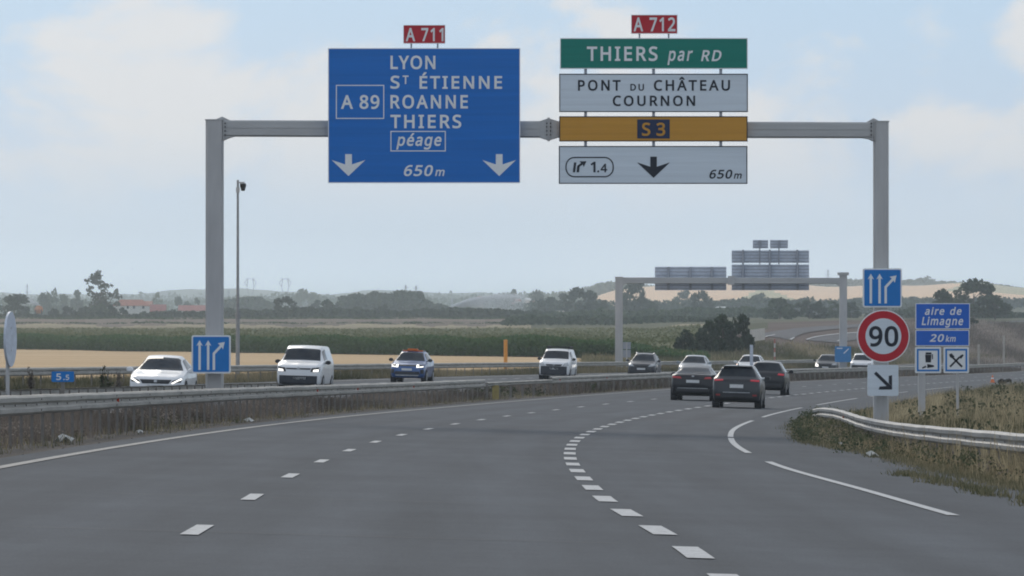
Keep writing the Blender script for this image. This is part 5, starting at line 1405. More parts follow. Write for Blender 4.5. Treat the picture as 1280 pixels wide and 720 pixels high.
    def face(self, name, m, quad, front=True, off=0.012, n=6, mirror=False, parent=None):
        """A four-cornered (x, z) patch thrown onto the nose or the tail."""
        last = None
        for sgn in ((1, -1) if mirror else (1,)):
            g = []
            for i in range(n):
                row = []
                for j in range(n):
                    a, b = i / (n - 1), j / (n - 1)
                    x = (quad[0][0] * (1 - a) + quad[1][0] * a) * (1 - b) + (quad[3][0] * (1 - a) + quad[2][0] * a) * b
                    z = (quad[0][1] * (1 - a) + quad[1][1] * a) * (1 - b) + (quad[3][1] * (1 - a) + quad[2][1] * a) * b
                    s = 1 if front else -1
                    hit = self.bvh.ray_cast(Vector((sgn * x, s * 5, z)), Vector((0, -s, 0)))
                    y = hit[0].y if hit[0] is not None else s * (self.L / 2 - 0.5)
                    row.append(Vector((sgn * x, y + s * off, z)))
                g.append(row)
            R = C = n
            vs = [p for r_ in g for p in r_] + [p - Vector((0, (0.06 + off) * (1 if front else -1), 0)) for r_ in g for p in r_]
            nn = n * n
            fs = [(i * C + j, i * C + j + 1, (i + 1) * C + j + 1, (i + 1) * C + j) for i in range(R - 1) for j in range(C - 1)]
            rim = [i for i in range(C)] + [i * C + C - 1 for i in range(1, R)] + [(R - 1) * C + j for j in range(C - 2, -1, -1)] + [i * C for i in range(R - 2, 0, -1)]
            fs += [(rim[q], rim[(q + 1) % len(rim)], rim[(q + 1) % len(rim)] + nn, rim[q] + nn) for q in range(len(rim))]
            last = MB().add(vs, fs).build(name, m, parent or self.root)
        return last

    def plate(self, x, z, front=True, w=0.26, h=0.055):
        b = self.face('number_plate', 'plate', [(-w + x, z - h), (w + x, z - h), (w + x, z + h), (-w + x, z + h)], front, 0.02, 3)
        return b

    def mirrors(self, y, z, m, x=None):
        for sgn in (-1, 1):
            x0 = sgn * ((x or self.maxw) + 0.10)
            yc = self.L / 2 - y
            mb = MB()
            vs, n = [], 12
            for q, (sx_, sz_) in enumerate(((.7, .7), (1, 1), (1, 1), (.75, .75))):
                yy = yc + (0.08, 0.04, -0.05, -0.07)[q]
                vs += [(x0 + 0.115 * sx_ * math.cos(2 * math.pi * k / n), yy, z + 0.085 * sz_ * math.sin(2 * math.pi * k / n)) for k in range(n)]
            fs = [(a * n + k, a * n + (k + 1) % n, (a + 1) * n + (k + 1) % n, (a + 1) * n + k) for a in range(3) for k in range(n)] + [tuple(range(n)), tuple(range(4 * n - 1, 3 * n - 1, -1))]
            mb.add(vs, fs)
            mb.bar((x0 - sgn * .22, yc, z - .06), (x0, yc, z - .03), 0.04)
            mb.build('mirror', m, self.root)

    def glasshouse(self, rear=True, sides=True, pillars=True):
        if self.shape == 'van':
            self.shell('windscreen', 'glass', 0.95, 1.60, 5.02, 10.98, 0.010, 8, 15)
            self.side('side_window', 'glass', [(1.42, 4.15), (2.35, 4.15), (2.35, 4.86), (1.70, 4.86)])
        else:
            ys = self.ys
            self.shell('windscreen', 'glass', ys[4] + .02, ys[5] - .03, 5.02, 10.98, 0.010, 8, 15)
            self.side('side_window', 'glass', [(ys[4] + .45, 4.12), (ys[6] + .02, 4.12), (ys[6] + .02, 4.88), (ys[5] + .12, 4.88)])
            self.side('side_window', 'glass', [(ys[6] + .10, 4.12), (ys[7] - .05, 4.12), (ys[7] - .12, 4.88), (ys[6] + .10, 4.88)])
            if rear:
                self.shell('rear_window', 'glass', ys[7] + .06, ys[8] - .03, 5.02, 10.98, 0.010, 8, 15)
        for y0, y1 in (((1.05, 2.2), (2.3, 3.4)) if self.shape != 'van' else ((1.2, 2.35), (2.5, 3.7))):
            self.side('door', self.paint, [(y0 + .12, 2.2), (y1, 2.2), (y1, 3.96), (y0, 3.96)], 0.006)
        self.side('sill', 'trim', [(1.3, 1.05), (self.L - 1.25, 1.05), (self.L - 1.25, 1.9), (1.3, 1.9)], 0.008)

    def rails(self, m='trim'):
        for sgn in (-1, 1):
            y0, y1 = self.ys[5] + .25, self.ys[7] - .05
            pts = []
            for k in range(9):
                p = self.S(y0 + (y1 - y0) * k / 8, sgn * 5.6)
                pts.append(p + Vector((0, 0, 0.0 if k in (0, 8) else 0.045)))
            MB().tube(pts, 0.022, 6).build('roof_rail', m, self.root)


def q4(x0, z0, x1, z1):
    return [(x0, z0), (x1, z0), (x1, z1), (x0, z1)]


# oncoming, nearest first -----------------------------------------------------------------
D = 199
c = Car('parked_car', '', 'car', 'hatch', 'white_paint', D, offset_for(201.0, D), True)
c.root.name = 'hatchback'
tag(c.root, 'white hatchback with slanted lit headlamps driving towards us behind the left gantry post', 'car')
c.glasshouse(); c.mirrors(1.28, 0.98, 'white_paint')
c.face('grille', 'trim', [(-.42, .55), (.42, .55), (.52, .68), (-.52, .68)])
c.face('headlight', 'trim', [(.50, .58), (.80, .60), (.84, .73), (.56, .66)], mirror=True)
c.face('daytime_lamp', 'lamp_on', [(.50, .565), (.56, .555), (.84, .70), (.80, .735)], mirror=True, off=0.02)
c.face('lower_grille', 'trim', [(-.70, .28), (.70, .28), (.74, .38), (-.74, .38)])
c.face('emblem', 'lamp_off', q4(-.05, .585, .05, .665), off=0.02)
c.plate(0, 0.47)

D = 250
c = Car('van', 'white panel van with dark lower bumper and two lit lamps, second vehicle from the left', 'van', 'van', 'white_paint', D, offset_for(377.5, D), True, sz=1.02)
c.glasshouse(); c.mirrors(1.45, 1.17, 'trim')
c.face('grille', 'trim', [(-.48, .87), (.48, .87), (.52, .93), (-.52, .93)])
c.face('headlight', 'trim', [(.50, .78), (.86, .80), (.86, .98), (.54, .94)], mirror=True)
c.face('lit_lamp', 'lamp_on', [(.60, .79), (.82, .80), (.82, .89), (.62, .87)], mirror=True, off=0.022)
c.face('bumper', 'bumper_grey', q4(-.90, .24, .90, .62), off=0.02, n=14)
c.plate(-.05, 0.52, w=.27)
c.face('emblem', 'lamp_off', [(-.06, .88), (.06, .88), (.03, .97), (-.03, .97)], off=0.024)

D = 309
c = Car('estate_car', '', 'car', 'suv', 'blue_paint', D, offset_for(512.0, D), True, sx=0.97)
c.root.name = 'crossover_car'
tag(c.root, 'blue crossover car with an orange bar on its roof driving towards us', 'car')
c.glasshouse(); c.mirrors(1.3, 1.13, 'trim')
c.face('grille', 'bumper_grey', [(-.5, .82), (.5, .82), (.5, .90), (-.5, .90)])
c.face('headlight', 'trim', [(.48, .76), (.84, .78), (.84, .93), (.48, .92)], mirror=True)
c.face('lit_lamp', 'lamp_on', [(.46, .76), (.58, .76), (.58, .91), (.46, .91)], mirror=True, off=0.02)
c.face('lit_lamp', 'lamp_on', [(.60, .765), (.80, .79), (.80, .84), (.60, .81)], mirror=True, off=0.022)
c.face('lower_grille', 'bumper_grey', [(-.66, .40), (.66, .40), (.6, .56), (-.6, .56)])
c.face('skid_plate', 'lamp_off', [(-.55, .33), (.55, .33), (.6, .39), (-.6, .39)], off=0.016)
c.face('side_vent', 'trim', q4(.66, .46, .82, .66), mirror=True)
c.plate(0.02, 0.66)
c.rails('trim')
zt = c.S(2.2, 8).z
MB().prism([(-.27, zt + .03), (.27, zt + .03), (.25, zt + .11), (-.22, zt + .11)], c.L / 2 - 2.35, c.L / 2 - 2.05).prism([(-.5, zt - .02), (.5, zt - .02), (.5, zt + .029), (-.5, zt + .029)], c.L / 2 - 2.26, c.L / 2 - 2.14).build('roof_bar', 'orange', c.root)

D = 360
c = Car('van', 'white van with black bumper and black roof rack, right of the low barrier gap', 'van', 'van', 'white_paint', D, offset_for(695.0, D), True, sx=0.985, sz=1.0)
c.glasshouse(); c.mirrors(1.45, 1.2, 'trim')
c.face('bumper', 'bumper_grey', q4(-.90, .24, .90, .78), off=0.02, n=14)
c.face('grille', 'trim', [(-.42, .80), (.42, .80), (.50, .90), (-.50, .90)], off=0.018)
c.face('emblem', 'lamp_off', [(0, .80), (.08, .865), (0, .93), (-.08, .865)], off=0.03)
c.face('headlight', 'lamp_off', [(.52, .80), (.86, .84), (.82, 1.02), (.60, .96)], mirror=True, off=0.016)
c.plate(0.0, 0.64)
mb = MB()
for y in (2.2, 3.0, 3.8):
    for x in (-.62, .62):
        mb.box(x - .03, x + .03, c.L / 2 - y - .03, c.L / 2 - y + .03, 1.72, 1.90)
    mb.box(-.7, .7, c.L / 2 - y - .03, c.L / 2 - y + .03, 1.87, 1.93)
mb.box(-.68, -.62, c.L / 2 - 4.0, c.L / 2 - 2.05, 1.90, 1.95).box(.62, .68, c.L / 2 - 4.0, c.L / 2 - 2.05, 1.90, 1.95)
mb.build('roof_rack', 'trim', c.root)

D = 400
c = Car('estate_car', 'dark plum estate car with roof rails beside the left post of the distant gantry', 'car', 'suv', 'plum_paint', D, offset_for(804.0, D), True)
c.glasshouse(); c.mirrors(1.3, 1.1, 'plum_paint')
c.face('headlight', 'lamp_off', [(.44, .72), (.84, .76), (.86, .94), (.62, .90)], mirror=True, off=0.016)
c.face('grille', 'trim', [(-.40, .70), (.40, .70), (.5, .84), (-.5, .84)])
c.face('lower_grille', 'trim', [(-.62, .32), (.62, .32), (.66, .48), (-.66, .48)])
c.plate(0.0, 0.57, w=.27, h=.06)
c.rails('lamp_off')

D = 394
c = Car('crossover_car', 'silver grey crossover with two big lit lamps beyond the dark saloon', 'car', 'suv', 'silver_paint', D, offset_for(867.5, D), True, sz=.98)
c.glasshouse(); c.mirrors(1.3, 1.1, 'silver_paint')
c.face('grille', 'trim', [(-.36, .58), (.36, .58), (.46, .88), (-.46, .88)])
c.face('headlight', 'lamp_on', [(.46, .64), (.60, .68), (.86, .90), (.50, .84)], mirror=True, off=0.018)
c.face('lower_grille', 'trim', [(-.80, .32), (.80, .32), (.82, .56), (-.74, .52)])
c.plate(0.0, 0.47)

D = 432
c = Car('crossover_car', 'white crossover with one white and one orange lit lamp behind the black cars', 'car', 'suv', 'white_paint', D, offset_for(937.5, D), True)
c.glasshouse(); c.mirrors(1.3, 1.1, 'white_paint')
c.face('grille', 'trim', [(-.40, .52), (.40, .52), (.52, .86), (-.52, .86)])
c.face('headlight', 'lamp_on', [(-.50, .76), (-.84, .78), (-.84, .94), (-.54, .90)], off=0.018)
c.face('headlight', 'lamp_orange', [(.50, .72), (.86, .76), (.86, .94), (.54, .86)], off=0.018)
c.face('bumper', 'trim', q4(-.86, .26, .86, .46), off=0.014, n=10)
c.plate(0.0, 0.50)
c.rails('trim')

D = 500
c = Car('crossover_car', 'dark grey car half hidden by the small light blue lane sign', 'car', 'suv', 'grey_paint', D, offset_for(1034.0, D), True)
c.glasshouse(); c.mirrors(1.3, 1.1, 'grey_paint')
c.face('headlight', 'lamp_on', [(.56, .60), (.82, .62), (.80, .84), (.58, .80)], off=0.02)
c.face('headlight', 'lamp_off', [(-.52, .74), (-.86, .76), (-.86, .90), (-.56, .88)], off=0.016)
c.face('grille', 'trim', [(-.46, .52), (.46, .52), (.5, .78), (-.5, .78)])
c.plate(0.0, 0.56)

D = 505
c = Car('van', 'white car with black front peeking out from behind the 90 disc', 'van', 'van', 'white_paint', D, offset_for(1078.5, D), True, sx=1.0, sz=.97)
c.glasshouse(); c.mirrors(1.45, 1.15, 'trim')
c.face('bumper', 'trim', q4(-.88, .24, .88, .80), off=0.02, n=14)
c.face('headlight', 'lamp_off', [(.52, .84), (.86, .86), (.84, 1.0), (.58, .96)], mirror=True, off=0.016)
c.plate(0.0, 0.60)

# going our way ---------------------------------------------------------------------------
D = 231
c = Car('crossover_car', 'dark grey crossover seen from behind, nearest of the three dark cars in the exit lane', 'car', 'suv', 'grey_paint', D, offset_for(923.5, D), False, sx=0.985, sz=1.0, wheel_r=.34)
c.glasshouse(rear=False); c.mirrors(1.3, 1.12, 'grey_paint')
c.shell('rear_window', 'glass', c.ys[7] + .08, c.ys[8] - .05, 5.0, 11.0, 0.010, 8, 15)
c.face('taillight', 'tail_on', [(.50, 1.02), (.83, 1.0), (.84, 1.065), (.52, 1.075)], False, 0.02, mirror=True)
c.face('tail_panel', 'trim', [(-.50, 1.0), (.50, 1.0), (.52, 1.08), (-.52, 1.08)], False, 0.014)
c.plate(0.0, 0.82, False, w=.25, h=.065)
c.face('bumper', 'trim', q4(-.78, .30, .78, .58), False, 0.018, n=12)
c.face('chrome_strip', 'lamp_off', q4(-.5, .575, .5, .605), False, 0.026)
c.face('reflector', 'tail', q4(.60, .46, .76, .52), False, 0.028, mirror=True)
zt = c.S(3.3, 8).z
MB().tube([(0, c.L / 2 - 3.45, zt - .02), (0.0, c.L / 2 - 3.6, zt + .10)], 0.018, 6).build('antenna', 'trim', c.root)
MB().prism([(-.56, zt - .05), (.56, zt - .05), (.54, zt - .01), (-.54, zt - .01)], c.L / 2 - 3.78, c.L / 2 - 3.5).build('spoiler', 'grey_paint', c.root)

D = 257
c = Car('saloon_car', 'black low fastback saloon seen from behind, left of the dark grey crossover', 'car', 'coupe', 'black_paint', D, offset_for(870.0, D), False)
c.glasshouse(); c.mirrors(1.35, 1.06, 'black_paint')
c.face('taillight', 'tail', [(.46, .90), (.86, .92), (.86, 1.0), (.50, .985)], False, 0.02, mirror=True)
c.face('lit_strip', 'tail_on', [(.52, .955), (.84, .96), (.84, .985), (.54, .978)], False, 0.026, mirror=True)
c.face('tail_panel', 'trim', [(-.45, .92), (.45, .92), (.47, .96), (-.47, .96)], False, 0.016)
c.plate(0.0, 0.80, False, w=.27, h=.06)
c.face('bumper', 'trim', q4(-.80, .28, .80, .50), False, 0.018, n=12)
c.face('chrome_strip', 'lamp_off', q4(-.82, .505, .82, .53), False, 0.024)
c.face('emblem', 'lamp_off', q4(-.05, .99, .05, 1.04), False, 0.02)

D = 297
c = Car('crossover_car', 'black crossover seen from behind, farthest of the three dark cars and half hidden', 'car', 'suv', 'black_paint', D, offset_for(960.5, D), False, sx=1.0)
c.glasshouse(); c.mirrors(1.3, 1.12, 'black_paint')
c.face('taillight', 'tail_on', [(.54, .96), (.85, .94), (.86, 1.02), (.58, 1.05)], False, 0.02, mirror=True)
c.plate(-0.05, 0.78, False, w=.25, h=.06)
c.face('bumper', 'trim', q4(-.80, .30, .80, .56), False, 0.018, n=12)

# ------------------------------------------------------------------ foliage
def leaf_cloud(clumps, per, size, rng, flat=0.75):
    """Leaf quads scattered through clumps (x, y, z, radius, tint)."""
    n = sum(max(6, int(per * c[3] ** 2)) for c in clumps)
    C = np.zeros((n, 3)); T = np.zeros(n)
    i = 0
    for x, y, z, r, t in clumps:
        m = max(6, int(per * r * r))
        d = rng.normal(size=(m, 3))
        d /= np.linalg.norm(d, axis=1)[:, None]
        rad = r * rng.uniform(0.25, 1.0, m) ** 0.5
        C[i:i + m] = np.array([x, y, z]) + d * rad[:, None] * np.array([1, 1, flat])
        T[i:i + m] = np.clip(t + rng.normal(0, 0.16, m) + 0.25 * d[:, 2] * 0, 0, 1)
        i += m
    return quads_at(C, T, size, rng)


def quads_at(C, T, size, rng):
    n = len(C)
    u = rng.normal(size=(n, 3)); u /= np.linalg.norm(u, axis=1)[:, None]
    w = rng.normal(size=(n, 3)); w -= (w * u).sum(1)[:, None] * u
    w /= np.linalg.norm(w, axis=1)[:, None]
    s = (size * rng.uniform(0.6, 1.4, n))[:, None]
    V = np.stack([C - u * s, C - w * s * .6, C + u * s, C + w * s * .6], 1).reshape(-1, 3)
    Fq = np.arange(n * 4).reshape(n, 4)
    return V, Fq, np.repeat(T, 4)


def crown_clumps(kind, rng):
    """Clumps of a crown 1 unit high (base at 0) and about its own width."""
    out = []
    if kind == 'round':
        for k in range(26):
            a, r = rng.uniform(0, 6.283), 0.33 * math.sqrt(rng.uniform(0, 1))
            z = rng.uniform(0.18, 0.86)
            e = math.sqrt(max(0.05, 1 - ((z - 0.5) / 0.46) ** 2))
            out.append((r * e * 1.15 * math.cos(a), r * e * 1.15 * math.sin(a), z, rng.uniform(0.10, 0.19), rng.uniform(0.1, 0.85)))
    elif kind == 'bush':
        for k in range(22):
            a, r = rng.uniform(0, 6.283), 0.62 * math.sqrt(rng.uniform(0, 1))
            z = rng.uniform(0.08, 0.80) * (1 - 0.45 * (r / 0.62) ** 2)
            out.append((r * math.cos(a), r * math.sin(a), z, rng.uniform(0.13, 0.22), rng.uniform(0.1, 0.8)))
    elif kind == 'column':
        for k in range(22):
            a = rng.uniform(0, 6.283)
            z = rng.uniform(0.08, 0.93)
            r = 0.15 * (1 - 0.8 * abs(z - 0.45)) * rng.uniform(0.1, 1)
            out.append((r * math.cos(a), r * math.sin(a), z, rng.uniform(0.06, 0.12), rng.uniform(0.1, 0.8)))
    elif kind == 'wide':
        for k in range(40):
            a, r = rng.uniform(0, 6.283), 0.60 * math.sqrt(rng.uniform(0, 1))
            z = rng.uniform(0.06, 0.86) * math.sqrt(max(0.1, 1 - (r / 0.72) ** 2)) + rng.uniform(0, 0.06)
            out.append((r * math.cos(a), r * math.sin(a), z, rng.uniform(0.10, 0.18), rng.uniform(0.1, 0.8)))
    elif kind == 'loose':
        for x, z, r in ((-.06, .93, .05), (-.14, .86, .07), (-.02, .86, .07), (-.22, .78, .07), (-.10, .76, .08), (.02, .76, .06), (.0, .66, .07), (-.14, .66, .06), (.12, .70, .06),
                        (.08, .60, .06), (-.18, .56, .06), (-.05, .52, .07), (.12, .50, .06), (.22, .52, .06), (.28, .60, .05), (.32, .47, .05), (.05, .42, .07), (-.08, .40, .08),
                        (-.13, .30, .10), (.02, .30, .10), (.14, .36, .08), (-.06, .20, .12), (.09, .20, .11), (.29, .35, .06), (-.22, .20, .10)):
            for q in range(5):
                out.append((x + rng.normal(0, .035), rng.normal(0, .07), z + rng.normal(0, .025), r * rng.uniform(.55, .95), rng.uniform(0.1, 0.8)))
    return out


PROTO = {}


def proto_crown(kind, m, v, size=0.055, per=2600):
    key = (kind, m, v)
    if key not in PROTO:
        rng = np.random.default_rng(100 + v * 17 + len(kind) * 7)
        V, Fq, T = leaf_cloud(crown_clumps(kind, rng), per, size, rng)
        me = np_mesh('crown', V, Fq, m, T)
        mb = MB()
        top = 0.62
        mb.tube([(0, 0, -0.05), (0.004, 0, 0.2), (-0.008, 0.004, 0.42), (0.006, 0, top)], 0.026, 7, 0.008)
        rg = random.Random(v)
        for k in range(5):
            a = k * 1.3 + rg.uniform(0, .6)
            z0 = 0.18 + 0.08 * k
            e = (0.24 * math.cos(a), 0.24 * math.sin(a), z0 + 0.22)
            mb.tube([(0, 0, z0), (e[0] * .5, e[1] * .5, z0 + .13), e], 0.012, 5, 0.003)
        if kind == 'loose':
            mb.tube([(0, 0, .05), (.05, 0, .2), (.15, 0, .36), (.26, 0, .56)], 0.018, 5, 0.005)
            mb.tube([(0, 0, .1), (.1, .02, .24), (.2, .02, .33), (.3, 0, .42)], 0.014, 5, 0.004)
        t = mb.build('trunk', 'bark')
        PROTO[key] = (me, t.data)
        bpy.data.objects.remove(t)
    return PROTO[key]


KIND_M = {'d': 'leaf_dark', 'm': 'leaf_mid', 'p': 'leaf_pale', 'l': 'leaf_loose'}
tree_count = [0]


def tree(x, ybase, ytop, D, kind, tone, label, name='tree', cat='tree', wpx=None, group=None, sink=0.0):
    """Tree or bush whose top shows at row ytop; its foot stands on the terrain at distance D."""
    tree_count[0] += 1
    v = tree_count[0] % 3
    p = W(x, ytop, D)
    z0 = float(terr(p.x, D)) - sink
    if ybase is not None:
        z0 = max(z0, W(x, ybase + 6, D).z)
        z0 = float(terr(p.x, D)) - sink
    h = p.z - z0
    size = 0.05 if kind != 'bush' else 0.06
    cm, tm = proto_crown(kind, KIND_M[tone], v, 0.028 if kind == 'loose' else size, 4200 if kind == 'loose' else 2600)
    w = {'round': 0.85, 'bush': 1.6, 'column': 0.42, 'wide': 1.5, 'loose': 0.62}[kind]
    sx = h if wpx is None else (wpx * D / F) / w
    r = thing(name, label, cat, (p.x, D, z0), random.uniform(-.3, .3) if kind == 'loose' else random.uniform(0, 6.28), group, world=False)
    r.scale = (sx, sx if kind != 'wide' else min(sx, h * 1.6), h)
    link('crown', cm, r)
    link('trunk', tm, r)
    return r


# left of the gantry post and beyond the fields
tree(18, 400, 367, 2250, 'round', 'd', 'dark round tree at the left edge of the picture beyond the fields', wpx=40)
tree(126, 398, 337, 2350, 'loose', 'l', 'tall airy tree with one leaning branch left of the red roofed house', wpx=44)
tree(68, 399, 384, 2230, 'bush', 'd', 'low dark bush just right of the orange hose reel', 'bush', 'bush', wpx=24)
tree(103, 399, 379, 2190, 'bush', 'd', 'dark bush at the left foot of the tall airy tree', 'bush', 'bush', wpx=26)
tree(139, 399, 379, 2195, 'bush', 'd', 'dark bush at the right foot of the tall airy tree', 'bush', 'bush', wpx=26)
tree(86, 399, 381, 2200, 'bush', 'd', 'dark bush left of the tall airy tree', 'bush', 'bush', wpx=28)
tree(121, 399, 375, 2180, 'bush', 'm', 'broad bush under the tall airy tree', 'bush', 'bush', wpx=40)
tree(153, 399, 383, 2170, 'bush', 'd', 'dark bush in front of the white house wall', 'bush', 'bush', wpx=24)
tree(178, 399, 388, 2210, 'bush', 'm', 'small bush at the foot of the house', 'bush', 'bush', wpx=22)
tree(216, 399, 384, 2180, 'bush', 'd', 'wide bush between the two red roofs', 'bush', 'bush', wpx=40)
tree(241, 399, 387, 2150, 'bush', 'm', 'bush beside the left gantry post below the longer red roof', 'bush', 'bush', wpx=26)
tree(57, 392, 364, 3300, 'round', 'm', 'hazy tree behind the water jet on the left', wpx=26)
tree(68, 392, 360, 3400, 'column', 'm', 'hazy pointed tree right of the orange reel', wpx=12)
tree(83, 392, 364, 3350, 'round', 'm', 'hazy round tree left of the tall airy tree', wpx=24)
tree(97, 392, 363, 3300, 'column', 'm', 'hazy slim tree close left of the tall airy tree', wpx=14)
tree(199, 390, 363, 3700, 'loose', 'p', 'pale thin tree above the red sheds', wpx=20)
tree(229, 392, 367, 3500, 'round', 'm', 'hazy tree left of the gantry post above the red shed', wpx=22)
tree(246, 392, 372, 3500, 'wide', 'm', 'hazy broad tree touching the left gantry post', wpx=34)
tree(357, 399, 370, 2150, 'round', 'd', 'dark tree right of the camera mast under the second pylon', wpx=28)
tree(396, 397, 372, 2900, 'round', 'd', 'bluish round tree right of the dark tree under the pylons', wpx=18)
tree(412, 399, 374, 2250, 'round', 'm', 'green round tree above the white panel van', wpx=24)
tree(381, 392, 361, 4700, 'round', 'p', 'pale hazy tree crown on the skyline right of the pylons', wpx=36)
tree(428, 396, 366, 2900, 'column', 'd', 'tall dark tree at the left end of the wood', wpx=18)
tree(448, 399, 381, 2200, 'bush', 'm', 'bush in front of the left end of the wood', 'bush', 'bush', wpx=22)
tree(476, 399, 376, 2260, 'bush', 'd', 'dark bush in front of the middle of the wood', 'bush', 'bush', wpx=28)
tree(560, 399, 386, 2160, 'bush', 'd', 'dark bush at the source of the right water jet', 'bush', 'bush', wpx=44)
tree(604, 399, 386, 2200, 'bush', 'd', 'dark bush under the right water jet', 'bush', 'bush', wpx=36)
tree(628, 399, 387, 2190, 'bush', 'd', 'dark bush at the right end of the water jet', 'bush', 'bush', wpx=30)
# centre: between the jet and the distant gantry
tree(629, 396, 364, 3900, 'round', 'm', 'hazy tree on the village skyline above the water jet', wpx=20)
tree(642, 392, 362, 3950, 'column', 'm', 'slim hazy tree in the village right of the water jet', wpx=12)
tree(672, 392, 362, 3800, 'round', 'd', 'rounded bluish tree right of the village houses', wpx=26)
tree(686, 399, 368, 2700, 'round', 'd', 'dark tree at the left of the clump before the distant gantry', wpx=28)
tree(704, 396, 367, 3000, 'column', 'd', 'slim dark tree in the clump left of the distant gantry', wpx=18)
tree(724, 399, 359, 2500, 'round', 'd', 'big dark tree left of the distant gantry post', wpx=42)
tree(748, 398, 369, 2450, 'wide', 'd', 'broad lower tree touching the left post of the distant gantry', wpx=36)
tree(792, 396, 348, 2500, 'round', 'd', 'tall dark tree right behind the left post of the distant gantry', wpx=30)
tree(780, 396, 356, 2550, 'column', 'd', 'slim dark tree hidden by the left post of the distant gantry', wpx=16)
tree(812, 399, 374, 2450, 'bush', 'd', 'dark bush right of the tall tree behind the distant gantry', 'bush', 'bush', wpx=36)
tree(852, 396, 362, 3300, 'round', 'm', 'pale tree under the left sign back of the distant gantry', wpx=24)
tree(877, 398, 363, 2500, 'round', 'd', 'rounded dark tree under the gap between the distant sign backs', wpx=26)
tree(842, 399, 388, 2150, 'bush', 'd', 'wide dark bush in front of the trees under the left sign back', 'bush', 'bush', wpx=52)
tree(946, 396, 366, 3000, 'round', 'm', 'hazy tree under the big sign back', wpx=24)
tree(975, 402, 368, 1750, 'wide', 'm', 'broad green tree behind the ramp under the big sign back', wpx=50)
tree(1012, 402, 370, 1800, 'wide', 'd', 'dark green tree behind the ramp left of the far gantry post', wpx=50)
tree(1040, 402, 376, 1850, 'wide', 'm', 'green tree behind the ramp touching the far gantry post', wpx=36)
tree(1064, 400, 374, 1900, 'wide', 'd', 'dark tree between the far gantry post and the blue lane sign', wpx=30)
tree(903, 437, 389, 742, 'bush', 'd', 'big dark shrub beyond the oncoming lanes, left of the ramp', 'shrub', 'shrub', wpx=62)
tree(924, 437, 388, 752, 'bush', 'd', 'tall rounded right part of the dark shrubs, next to the pale wall', 'shrub', 'shrub', wpx=46)
tree(868, 437, 405, 728, 'bush', 'd', 'lower dark shrub left of the big dark shrub', 'shrub', 'shrub', wpx=56)
tree(886, 437, 397, 735, 'bush', 'd', 'middling dark shrub between the low left and the big dark shrub', 'shrub', 'shrub', wpx=48)
# right: by the service sign
tree(1182, 408, 361, 1500, 'round', 'd', 'dark round tree just above the service area sign', wpx=34)
tree(1217, 408, 348, 1650, 'round', 'm', 'big pale green tree right of the service area sign', wpx=52)
tree(1244, 408, 366, 1600, 'round', 'm', 'smaller tree on the right flank of the big pale green tree', wpx=38)
tree(1199, 408, 379, 1550, 'bush', 'm', 'bush between the two trees behind the service area sign', 'bush', 'bush', wpx=40)
tree(1208, 414, 396, 1100, 'bush', 'd', 'dark bush on the brown embankment right beside the service area sign', 'bush', 'bush', wpx=34)
tree(1150, 405, 380, 1900, 'wide', 'd', 'dark tree between the 90 disc and the service area sign', wpx=40)


# masses nobody could count: woods and hedges
def mass(name, label, spec, D, depth, tone, size, n, seed, sub=0.0, cat='wood'):
    """A wood: leaf clusters under an uneven skyline given as (x, ytop) pixels."""
    rng = np.random.default_rng(seed)
    xs = np.array([s[0] for s in spec], float)
    tops = np.array([s[1] for s in spec], float)
    x = rng.uniform(xs[0], xs[-1], n)
    d = D + rng.uniform(-.5, .5, n) * depth
    X = (x - CX) * D / F
    top = np.interp(x, xs, tops)
    amp = (YH - top) * 0.10
    lump = np.zeros(n)
    for k in range(int((xs[-1] - xs[0]) / 5) + 3):
        c, w_, hh = rng.uniform(xs[0] - 5, xs[-1] + 5), rng.uniform(3, 10), rng.uniform(-1, 1)
        lump = np.maximum(lump, 0) if False else lump
        lump += hh * np.clip(1 - ((x - c) / w_) ** 2, 0, 1)
    ztop = CH + (YH - (top - np.clip(lump, -1.2, 1.4) * 1.7)) * D / F
    zb = terr(X, d) - sub
    q = rng.uniform(0, 1, n) ** 0.75
    Z = zb + (ztop - zb) * q
    tint = np.clip(0.45 + 0.28 * np.sin(x * 0.55 + d * 0.01) + rng.normal(0, .2, n), 0, 1)
    V, Fq, T = quads_at(np.stack([X, d, Z], -1), tint, size, rng)
    o = link(name, np_mesh(name, V, Fq, KIND_M[tone], T))
    return tag(o, label, cat, kind='stuff')


mass('woods', 'dark dense wood above the blue crossover car', [(424, 380), (432, 371), (445, 369), (458, 371), (470, 365), (490, 368), (505, 365), (526, 366), (531, 374), (545, 381), (562, 383)], 2900, 120, 'd', 1.0, 9000, 1)
mass('woods', 'dark bluish wood behind the camera mast', [(276, 378), (290, 374), (312, 372), (330, 374), (344, 380)], 3400, 120, 'd', 1.1, 4500, 2)
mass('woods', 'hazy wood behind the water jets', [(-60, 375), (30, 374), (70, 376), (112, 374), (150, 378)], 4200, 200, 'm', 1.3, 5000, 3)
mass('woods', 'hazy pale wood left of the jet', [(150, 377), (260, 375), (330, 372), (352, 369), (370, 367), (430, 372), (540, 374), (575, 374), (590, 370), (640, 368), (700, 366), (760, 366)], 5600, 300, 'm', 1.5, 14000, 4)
mass('woods', 'dark wood behind the second gantry', [(640, 381), (690, 376), (710, 379), (740, 375), (770, 379), (800, 377), (840, 379), (890, 377), (930, 374), (960, 376), (1010, 376), (1060, 376), (1100, 378), (1160, 384)], 3000, 220, 'd', 1.0, 16000, 5)
mass('undergrowth', 'dull green undergrowth below the trees around the distant gantry', [(640, 396), (700, 393), (740, 389), (790, 391), (840, 388), (900, 386), (960, 388), (1000, 392)], 2080, 100, 'm', 0.7, 15000, 6)
